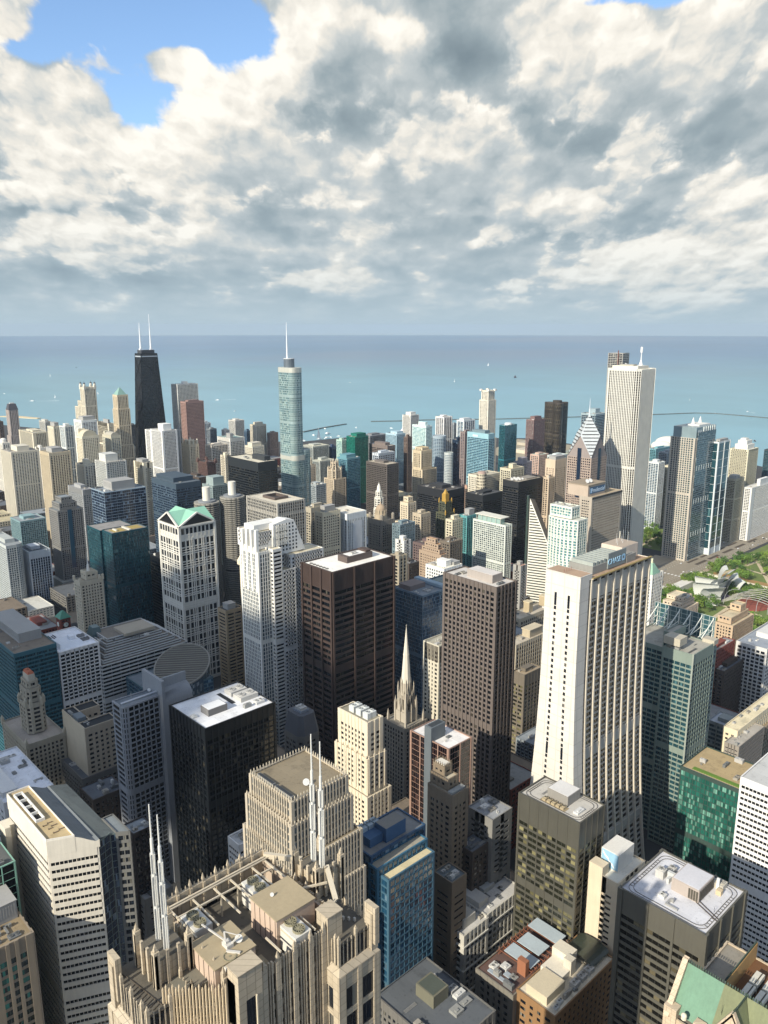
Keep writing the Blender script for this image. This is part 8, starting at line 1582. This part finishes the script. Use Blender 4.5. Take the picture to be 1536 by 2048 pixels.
sheet('park_lawn', [(1040, 330), (1256, 330), (1256, 574), (1040, 574)], .008, lawn); sheet('park_lawn', [(1290, 250), (1720, 250), (1720, 578), (1290, 578)], .008, lawn); sheet('park_lawn', [(1370, 690), (1530, 690), (1530, 830), (1370, 830)], .008, lawn)
sheet('avenue', [(930, 586), (1800, 586), (1800, 652), (930, 652)], .012, asph); sheet('avenue', [(1257, 200), (1285, 200), (1285, 780), (1257, 780)], .016, asph)
for a in (1334, 1384, 1442, 1496, 1552):
    sheet('median_bed', [(a, 607), (a + 40, 607), (a + 40, 613.5), (a, 613.5)], .020, soil)
    sheet('median_bed', [(a, 623), (a + 40, 623), (a + 40, 628), (a, 628)], .020, soil)
mk = MB()
for k in range(70):
    for y in (592, 598, 602, 633, 639, 645): mk.quad((1180 + 8.5 * k, y, .024), (1183.4 + 8.5 * k, y, .024), (1183.4 + 8.5 * k, y + .35, .024), (1180 + 8.5 * k, y + .35, .024))
for k in range(9): mk.quad((1246 + .2, 590 + k * 6.5, .024), (1252, 590 + k * 6.5, .024), (1252, 593 + k * 6.5, .024), (1246.2, 593 + k * 6.5, .024))
mo = mk.build('road_markings', wall('#d8d6cc')); mo['kind'] = 'structure'
for P in ([(1300, 470), (1420, 540), (1423, 535), (1303, 464)], [(1420, 540), (1600, 500), (1600, 494), (1421, 534)], [(1360, 400), (1500, 470), (1504, 465), (1364, 394)], [(1470, 575), (1530, 490), (1525, 488), (1464, 575)], [(1150, 360), (1160, 574), (1166, 574), (1156, 360)], [(1340, 430), (1380, 577), (1385, 577), (1346, 430)], [(1300, 560), (1500, 540), (1500, 533), (1300, 553)], [(1430, 520), (1560, 575), (1563, 570), (1434, 513)], [(1180, 420), (1250, 445), (1250, 436), (1180, 411)], [(1060, 470), (1220, 480), (1220, 473), (1060, 463)], [(1380, 745), (1525, 768), (1525, 762), (1380, 739)], [(1380, 725), (1460, 800), (1465, 797), (1385, 722)]): sheet('path', P, .014, path)
sheet('flower_bed', [(1291, 400), (1318, 400), (1318, 570), (1291, 560)], .012, plain('dry_bed', '#96774a', .95, .3, .05)); sheet('gravel_court', [(1420, 430), (1475, 440), (1470, 480), (1425, 475)], .012, path)
bs = MB(); bs.prism([(1300, 3945), (1335, 3900), (1362, 3800), (1375, 3752), (1352, 3740), (1322, 3800), (1290, 3890), (1240, 3980)], -1.6, .6); o = bs.build('sand_spit', plain('sand', '#cbb894', .95)); o['kind'] = 'structure'
bs = MB(); bs.prism([(1900, 1360), (2200, 1330), (2420, 1480), (2400, 1820), (2080, 1700)], -.3, .9); o = bs.build('works_ground', plain('works_paving', '#9c927c', .95, .3)); o['kind'] = 'structure'
# ---------------------------------------------------------------- trees
def leafmat(name, hexc):
    m, b = newmat(name); oi = N.tree.nodes.new('ShaderNodeObjectInfo'); r = N(oi.outputs['Random']); n = noise(objpos(), .55, 3, .6); f = (n - .5) * 1.1 + r * .55 + .68
    L(mixc(1.0, lin(hexc), vec(f, f, f), 'MULTIPLY'), b.inputs['Base Color']); b.inputs['Roughness'].default_value = .75; return m
LEAF = [leafmat('leaves', '#5d7a30'), leafmat('leaves', '#48672c'), leafmat('leaves', '#738a38')]; BARK = plain('bark', '#4a3c2e')
def crown_mesh(seed, mat):
    rg = random.Random(seed); m = MB(); lobes = [(rg.gauss(0, 1.9), rg.gauss(0, 1.9), rg.uniform(4, 8.4), rg.uniform(1.5, 2.7)) for _ in range(9)]
    for lx, ly, lz, lr in lobes:
        for _ in range(60):
            v = Vector((rg.gauss(0, 1), rg.gauss(0, 1), rg.gauss(0, 1))).normalized() * lr * rg.uniform(.55, 1.05); c = Vector((lx, ly, lz)) + v; a = Vector((rg.gauss(0, 1), rg.gauss(0, 1), rg.gauss(0, 1))).normalized(); b = a.orthogonal().normalized(); s = rg.uniform(.3, .6)
            d = a.cross(b); m.quad(tuple(c - b * s), tuple(c + d * s * .8), tuple(c + b * s), tuple(c - d * s * .8))
    o = m.build('crown', mat); me = o.data; bpy.data.objects.remove(o); return me
CROWNS = [crown_mesh(k, LEAF[k % 3]) for k in range(6)]
def trunk_mesh():
    m = MB(); m.tube((0, 0, 0), (.1, 0, 4), .28, 6, .18); m.tube((.1, 0, 3.4), (1.5, .6, 6), .14, 5, .06); m.tube((.1, 0, 3.6), (-1.3, -.8, 6.4), .14, 5, .06); m.tube((.1, 0, 4), (.2, .5, 7), .15, 5, .05); o = m.build('trunk', BARK); me = o.data; bpy.data.objects.remove(o); return me
TRUNK = trunk_mesh(); rt = random.Random(11)
def tree(x, y, s, label, group):
    r = thing('tree', label, 'tree', (x, y, 0), group); r.scale = (s, s, s * rt.uniform(.85, 1.1)); r.rotation_euler = (0, 0, rt.uniform(0, 6.28))
    for nm, me in (('crown', rt.choice(CROWNS)), ('trunk', TRUNK)): o = bpy.data.objects.new(nm, me); C.objects.link(o); o.parent = r
def grove(x0, y0, x1, y1, n, label, group, s=(1.0, 1.6)):
    pts = []
    for _ in range(n * 14):
        p = (rt.uniform(x0, x1), rt.uniform(y0, y1))
        if all((p[0] - q[0]) ** 2 + (p[1] - q[1]) ** 2 > 60 for q in pts): pts.append(p); tree(*p, rt.uniform(*s), label, group)
        if len(pts) >= n: break
grove(1212, 420, 1253, 572, 62, 'dense dark green tree in the belt behind the silver pavilion', 'trees behind the silver pavilion', (1.3, 2.0)); grove(1062, 480, 1165, 570, 44, 'green tree in the lawn left of the silver pavilion', 'trees left of the silver pavilion', (1.3, 1.9)); grove(1055, 360, 1130, 440, 40, 'green tree in the park before the red seating bowl', 'trees before the red seating bowl', (1.2, 1.8))
grove(1295, 430, 1450, 578, 44, 'green tree in the garden between the avenue and the pale wall', 'trees in the walled garden', (1.3, 2.0)); grove(1460, 430, 1640, 520, 30, 'tree along the garden paths near the right edge', 'trees along the garden paths', (1.3, 2.0)); grove(1376, 700, 1520, 824, 48, 'tree in the small park behind the tall white ribbed tower', 'trees of the small park', (1.3, 2.0)); grove(1480, 655, 1700, 664, 16, 'street tree at the foot of the towers along the avenue', 'street trees on the avenue', (.8, 1.1))
grove(2000, 1900, 2200, 2120, 14, 'far tree on the shore near the harbour', 'far shore trees', (1.2, 1.8))
# ---------------------------------------------------------------- park furniture
def pavilion():
    r = thing('music_pavilion', 'silver pavilion of curled steel ribbons in the park', 'pavilion', (1186, 497, 0)); sv = wall('#d0d2cc', .4, .0, .10); rg = random.Random(4)
    def ribbon(cx, cy, z0, w, h, curl, yaw, n=12):
        m = MB(); P = []
        for k in range(n + 1):
            t = k / n; a = curl * t; y = -h * .55 * math.sin(a * .9) * t; z = z0 + h * math.sin(min(1.57, t * 1.6)) ; P.append((y, z))
        for th in (0, .5):
            for k in range(n):
                (y0, za), (y1, zb) = P[k], P[k + 1]; fl = 1 + .25 * math.sin(3 * k / n); q = [(-w / 2 * fl, y0 + th, za), (w / 2 * fl, y0 + th, za), (w / 2 * fl, y1 + th, zb), (-w / 2 * fl, y1 + th, zb)]
                m.quad(*(q if th == 0 else q[::-1]))
        o = m.build('steel_ribbon', sv, r, (cx, cy, 0), True); o.rotation_euler = (0, 0, R_(yaw)); o.data.polygons.foreach_set('use_smooth', [True] * len(o.data.polygons))
    for q in ((-24, 4, 2, 22, 20, 1.6, -35), (-10, 8, 6, 18, 26, 1.9, -14), (6, 9, 8, 20, 28, 2.1, 6), (22, 5, 4, 20, 22, 1.7, 26), (32, -2, 2, 16, 16, 1.4, 48), (-34, -3, 1, 14, 13, 1.3, -55), (0, 3, 14, 34, 12, 2.4, 0), (14, 12, 14, 16, 24, .8, 30), (-26, 10, 10, 22, 18, 1.2, -60), (-16, 14, 16, 20, 16, .9, -80)): ribbon(q[0] * 1.25, q[1] * 1.25, q[2], q[3] * 1.35, q[4] * 1.3, q[5], q[6])
    st_ = MB(); st_.box(-26, 2, 0, 26, 22, 15); st_.build('stage_house', wall('#8d8678'), r); s2 = MB(); s2.box(-22, -4, 0, 22, 2, 1.6); s2.build('stage', wall('#5a5064'), r)
    t = MB()
    for k in range(7):
        x = -36 + 12 * k; pr = None
        for i in range(11):
            f = i / 10; p = (x * (1 - .3 * f) + 20 * f, -6 - 88 * f, 3 + 15 * math.sin(math.pi * f)); 
            if pr: t.tube(pr, p, .5, 5)
            pr = p
    for j in range(5):
        pr = None
        for i in range(13):
            f = i / 12; p = (-40 + 84 * f, -20 - 16 * j + 10 * math.sin(math.pi * f), 4 + 12 * math.sin(math.pi * (.1 + .8 * f))); 
            if pr: t.tube(pr, p, .4, 5)
            pr = p
    t.build('trellis', wall('#c4c0b4', .4, .4), r)
    s = tag(MB().prism([(1186 + 12 + 34 * math.cos(a), 452 + 24 * math.sin(a)) for a in [2 * math.pi * k / 24 for k in range(24)]], 0, 1.2).build('seating_bowl', plain('red_seats', '#8a4a3c', .9, .3, .2)), 'red brown oval seating bowl below the silver pavilion', 'seating')
    sheet('great_lawn', [(1170 + 40 * math.cos(a), 400 + 26 * math.sin(a)) for a in [2 * math.pi * k / 24 for k in range(24)]], .03, lawn)
pavilion()
tag(MB().box(1287, 300, 0, 1289.4, 580, 3.6).build('garden_wall', wall('#cfc4a8')), 'long pale retaining wall beside the cross street', 'wall'); tag(MB().box(1166, 556, 0, 1222, 572, 9).build('white_hall', wall('#d6d0c2')), 'low white hall at the corner of the tree park', 'hall'); tag(MB().box(1140, 576, 0, 1165, 584, 6).build('white_hall', wall('#d8d2c6')), 'small white entrance block left of the low white hall', 'hall'); tag(MB().box(1226, 574, 0, 1243, 584, 8).build('park_kiosk', glass('steelgrey')), 'glass kiosk at the road corner of the tree park', 'kiosk')
tag(MB().box(1620, 556, 0, 1660, 580, 9).box(1628, 560, 9, 1650, 576, 13).build('park_pavilion', wall('#a88c68')), 'small tan park building beside the avenue at the right edge', 'park building')
# ---------------------------------------------------------------- cars
def car_mesh(hexc, ln=4.6, h=1.45):
    m = MB(); w = .9; sec = [(-ln / 2, .35, .75), (-ln / 2 + .2, .3, .95), (-ln * .2, .3, 1.0), (ln * .22, .3, .95), (ln / 2 - .1, .3, .8), (ln / 2, .35, .65)]
    for (xa, za, zb), (xc, zc, zd) in zip(sec, sec[1:]):
        m.quad((xa, -w, zb), (xc, -w, zd), (xc, w, zd), (xa, w, zb)); m.quad((xa, -w, za), (xc, -w, zc), (xc, -w, zd), (xa, -w, zb)); m.quad((xc, w, zc), (xa, w, za), (xa, w, zb), (xc, w, zd))
    m.quad((-ln / 2, w, .35), (-ln / 2, -w, .35), (-ln / 2, -w, .75), (-ln / 2, w, .75)); m.quad((ln / 2, -w, .35), (ln / 2, w, .35), (ln / 2, w, .65), (ln / 2, -w, .65)); m.prism(rect(-ln * .38, -w * .9, ln * .24, w * .9), .95, h, rect(-ln * .28, -w * .72, ln * .1, w * .72))
    for x in (-ln * .3, ln * .3):
        for y in (-w, w): m.tube((x, y - .1, .33), (x, y + .1, .33), .33, 8)
    o = m.build('car', wall(hexc, .35, .1, .03)); me = o.data; bpy.data.objects.remove(o); return me
CARS = [(car_mesh(h), n) for h, n in (('#d8d8d6', 'white'), ('#1c1e22', 'black'), ('#7c8084', 'grey'), ('#7a2420', 'dark red'))]; rc = random.Random(21); used = []
for k in range(84):
    y = rc.choice((589, 595, 600, 604, 631, 636, 642, 648)); x = rc.uniform(1190, 1720); rz = 0 if y < 615 else math.pi
    if k > 64: x = rc.choice((1260, 1265, 1276, 1281)); y = rc.uniform(420, 580); rz = math.pi / 2
    if any(abs(x - a) < 9 and abs(y - b) < 3.2 for a, b in used) and k <= 64: continue
    used.append((x, y)); me, n = rc.choices(CARS, (4, 3, 4, 1))[0]; o = bpy.data.objects.new('car', me); C.objects.link(o); o.location = (x, y, .02); o.rotation_euler = (0, 0, rz); tag(o, n + ' car on the wide avenue or its cross street beside the park', 'car', n + ' cars on the avenue')
# ---------------------------------------------------------------- lake: boats, breakwaters, harbour
def boat_mesh(kind):
    m = MB(); L_ = 15 if kind != 'ship' else 60; w = L_ * .14; P = [(-L_ / 2, -w), (L_ * .2, -w), (L_ / 2, 0), (L_ * .2, w), (-L_ / 2, w)]; m.prism([(a * .9, b * .8) for a, b in P], -.5, L_ * .09, P); m.box(-L_ * .25, -w * .6, L_ * .09, L_ * .12, w * .6, L_ * .19)
    if kind == 'sail': m.quad((-5, .1, 2.6), (1.6, 0, 2.6), (1.7, 0, 21)); m.quad((2, 0, 19), (2.1, 0, 2.2), (7, .1, 2.0)); m.cyl(1.8, 0, 1, 22, .12, n=5)
    if kind == 'ship': m.box(-26, -5, 5, -14, 5, 14); m.cyl(-20, 0, 14, 18, 1.6, n=8)
    o = m.build('boat', wall('#e4e4e0' if kind != 'ship' else '#4a4a50', .5, 0, .03)); me = o.data; bpy.data.objects.remove(o); return me
BM = {k: boat_mesh(k) for k in ('sail', 'motor', 'ship')}; rb = random.Random(5)
for x, y, k, s in BOATS:
    o = bpy.data.objects.new({'sail': 'sailing_boat', 'motor': 'motor_boat', 'ship': 'cargo_ship'}[k], BM[k]); C.objects.link(o); o.location = (x, y, -1.3); o.scale = (s,) * 3; o.rotation_euler = (0, 0, rb.uniform(0, 6.28))
    tag(o, {'sail': 'white sailing boat out on the lake', 'motor': 'white motor boat out on the lake', 'ship': 'small dark ship out on the lake'}[k], 'boat', {'sail': 'sailing boats on the lake', 'motor': 'motor boats on the lake', 'ship': 'dark ships on the lake'}[k])
wk = wall('#dfe8e8', .7)
for x, y, ln, a in WAKES:
    m = MB(); c, s = math.cos(a), math.sin(a); m.quad((x, y, -1.46), (x - c * ln - s * ln * .06, y - s * ln + c * ln * .06, -1.46), (x - c * ln + s * ln * .06, y - s * ln - c * ln * .06, -1.46)); o = m.build('boat_wake', wk); o['kind'] = 'structure'
for i, (P, lab) in enumerate(zip(WALLS, ('short dark breakwater slanting behind the silver tower', 'long thin dark breakwater running across the lake to the right'))):
    m = MB()
    for (a, b), (c, d) in zip(P, P[1:]): m.strut((a, b, -.4), (c, d, -.4), 9, 4.6)
    tag(m.build('breakwater', wall('#5a5f5c')), lab, 'breakwater')
t = thing('tent_hall', 'white peaked tent hall with mast by the harbour in the center', 'hall', (2150, 2160, 0)); m = MB(); m.prism(rect(-28, -20, 28, 20), 0, 14, rect(-24, -16, 24, 16)); m.build('hall_body', wall('#b8a8b4'), t); m = MB(); m.prism(rect(-24, -16, 24, 16), 14, 46, rect(-1, -1, 1, 1)); m.prism(rect(10, 2, 24, 16), 14, 34, rect(17, 9, 18, 10)); m.cyl(0, 0, 45, 60, .8, .3, 6); m.build('tent_roof', wall('#dcd4da'), t)
for k, (x, y, r_, lab) in enumerate(((2560, 1330, 34, 'left white dome hall of the harbour beside the tall white tower'), (2640, 1345, 46, 'largest white dome hall of the harbour'), (2600, 1270, 30, 'small white dome hall in front of the harbour domes'))):
    m = MB(); m.cyl(x, y, 0, 12, r_, n=20); m.dome(x, y, 12, r_, r_ * .5, 20); tag(m.build('dome_hall', wall('#dcd6c4')), lab, 'hall')
for x, y, w, d, h, c, lab in ((2130, 1560, 130, 70, 12, '#c4b698', 'large flat pale waterworks shed near the reddish tower'), (2280, 1640, 110, 90, 10, '#b0a488', 'second flat waterworks shed closer to the lake'), (2200, 1440, 120, 60, 9, '#8d9080', 'grey flat waterworks shed in front of the others'), (2480, 1150, 60, 40, 8, '#8c8474', 'small pier house at the lake beyond the cream slab tower')):
    tag(MB().box(x, y, 0, x + w, y + d, h).box(x + w * .1, y + d * .2, h, x + w * .5, y + d * .5, h + 2).build('shed', wall(c)), lab, 'shed')
# ---------------------------------------------------------------- put up the buildings
build_rows()
hero(); fluted(); banded_front(); curved_grid(); drum(); lantern_tower(); green_gable(); corncob('right one of two round balcony towers with pale service core on top', 627, 991, 17.5, 168); corncob('left round balcony tower, mostly hidden behind the green gabled tower', 591, 1003, 17.5, 163); stepped_white(); brown_court(); church_spire(); dotted(); flared(); truss_crown(); blue_slabs(); gabled_stone(); silver_tower(); tapered_black(); others()
# towers behind and beside the viewpoint that throw the long evening shadows
for x, y, W, D, H, st, nm, lab in ((-70, -72, 66, 68, 410, 'black_ibm', 'observation_tower', 'black steel tower the view is taken from'), (-95, 190, 50, 60, 207, 'grey_pale', 'office_tower', 'grey tower beside the river, west of the tan spired skyscraper'), (-80, 335, 60, 60, 199, 'slate_grid', 'office_tower', 'slate glass tower west of the cream banded tower'), (-100, -260, 55, 70, 290, 'beige_ribs', 'office_tower', 'beige tower south of the viewpoint'), (-60, 470, 60, 60, 170, 'dark_far', 'office_tower', 'dark tower west of the lantern topped tower')):
    r = thing(nm, lab, 'office tower', (x, y, 0)); tiers(r, [(rect(0, 0, W, D), 0, H, None)], ST[st], 0); FOOT.append((x, y, x + W, y + D))
# ---------------------------------------------------------------- low blocks that fill the streets between the towers
SX = [60, 160, 285, 415, 540, 664, 812, 945, 1060, 1180, 1300, 1420, 1560]; SY = [60, 200, 333, 478, 611, 755, 890, 990, 1120, 1260, 1411, 1510, 1610, 1720, 1850, 1978, 2100, 2220, 2350, 2480]
FILL = {'brick_red': 'red brick', 'grey_old': 'grey', 'brick_dark': 'dark brick', 'pale_far2': 'pale', 'cream_low2': 'cream', 'brown_mid': 'brown', 'grey_far': 'blue grey', 'white_loft': 'white'}
rf_ = random.Random(99); nfill = 0
def cy0(i, j): return (SY[j] + SY[j + 1]) / 2
def inview(x, y):
    a = math.degrees(math.atan2(x, y)) - VIEW_AZ; return -27 < a < 27
for ix in range(len(SX) - 1):
    for iy in range(len(SY) - 1):
        x0, x1, y0, y1 = SX[ix] + 9, SX[ix + 1] - 9, SY[iy] + 9, SY[iy + 1] - 9
        if 860 < (y0 + y1) / 2 < 1000 - 20 * 0 and iy in (6,): continue
        nx, ny_ = (3, 2) if cy0(ix, iy) < 1300 else (2, 2)
        for i in range(nx):
            for j in range(ny_):
                a, b, c, d = x0 + (x1 - x0) * i / nx + .5, y0 + (y1 - y0) * j / ny_ + .5, x0 + (x1 - x0) * (i + 1) / nx - .5, y0 + (y1 - y0) * (j + 1) / ny_ - .5
                cx, cy = (a + c) / 2, (b + d) / 2
                if not inview(cx, cy) or math.hypot(cx, cy) < 250 or rf_.random() < .06 or nfill > 285: continue
                if cx > 1035 and 240 < cy < 860: continue
                if cx > 1300 and cy < 700: continue
                if cx > 840 and 330 < cy < 640: continue
                if any(a < q[2] - 1 and c > q[0] + 1 and b < q[3] - 1 and d > q[1] + 1 for q in FOOT): continue
                far = math.hypot(cx, cy); hmax = 34 if cy > 1000 else (58 if cy < 860 else 40); H = rf_.uniform(.35, 1) * hmax * (1.0 if far < 1500 else 1.3)
                k = rf_.choices(list(FILL), (3, 3, 3, 2, 2, 3, 2, 2))[0]; r = thing('low_building', 'low ' + FILL[k] + ' building filling the streets between the towers', 'building', (a, b, 0), FILL[k] + ' low buildings between the towers')
                st = dict(ST[k], bay=5 if far > 900 else 4.2); tiers(r, [(rect(0, 0, c - a, d - b), 0, H, 2)], st, 0); nfill += 1
                m = MB()
                for _ in range(rf_.randint(1, 3)): u, v = rf_.uniform(1, c - a - 7), rf_.uniform(1, d - b - 7); w_, h_ = rf_.uniform(2, 5), rf_.uniform(1.5, 4); m.box(u, v, H - 1, u + w_, v + w_ * .8, H - 1 + h_)
                m.build('roof_hut', wall(rf_.choice(['#8c8a84', '#a8a49a', '#6c6860'])), r)
# ---------------------------------------------------------------- one cloud of the deck, west of the viewpoint, shading the left middle of the city
cl = MB(); rcl = random.Random(8); cxy = (-1796 + 285, -173 + 745)
def puff(x, y, z, r):
    n, mm = 7, 4
    for i in range(mm):
        for k in range(n):
            f = lambda i_, k_: (x + r * math.sin(math.pi * i_ / mm) * math.cos(2 * math.pi * k_ / n), y + r * math.sin(math.pi * i_ / mm) * math.sin(2 * math.pi * k_ / n), z + r * .6 * math.cos(math.pi * i_ / mm)); cl.quad(f(i, k), f(i + 1, k), f(i + 1, k + 1), f(i, k + 1))
for _ in range(900):
    a, q = rcl.uniform(0, 6.283), math.sqrt(rcl.random()) * 1.12; d = max(.12, 1 - q); r = rcl.uniform(.4, 1) * (14 + 46 * min(1, d * 2.2)); puff(cxy[0] + 165 * q * math.cos(a), cxy[1] + 275 * q * math.sin(a), 1100 + rcl.uniform(-14, 22), r)
o = cl.build('cloud', wall('#e8e8e8', .9, 0, .02), smooth_=True); o['kind'] = 'stuff'
# ---------------------------------------------------------------- the air
hz = MB(); hz.box(-5000, -5000, -2.6, 37500, 37500, 478); ho = hz.build('haze', bpy.data.materials.new('haze')); ho['kind'] = 'stuff'
hm = ho.data.materials[0]; hm.use_nodes = True; ht = hm.node_tree; ht.nodes.clear(); ou = ht.nodes.new('ShaderNodeOutputMaterial'); pv = ht.nodes.new('ShaderNodeVolumePrincipled'); pv.inputs['Color'].default_value = (.57, .71, .86, 1); pv.inputs['Density'].default_value = HAZE; pv.inputs['Anisotropy'].default_value = 0.0; ht.links.new(pv.outputs[0], ou.inputs['Volume'])
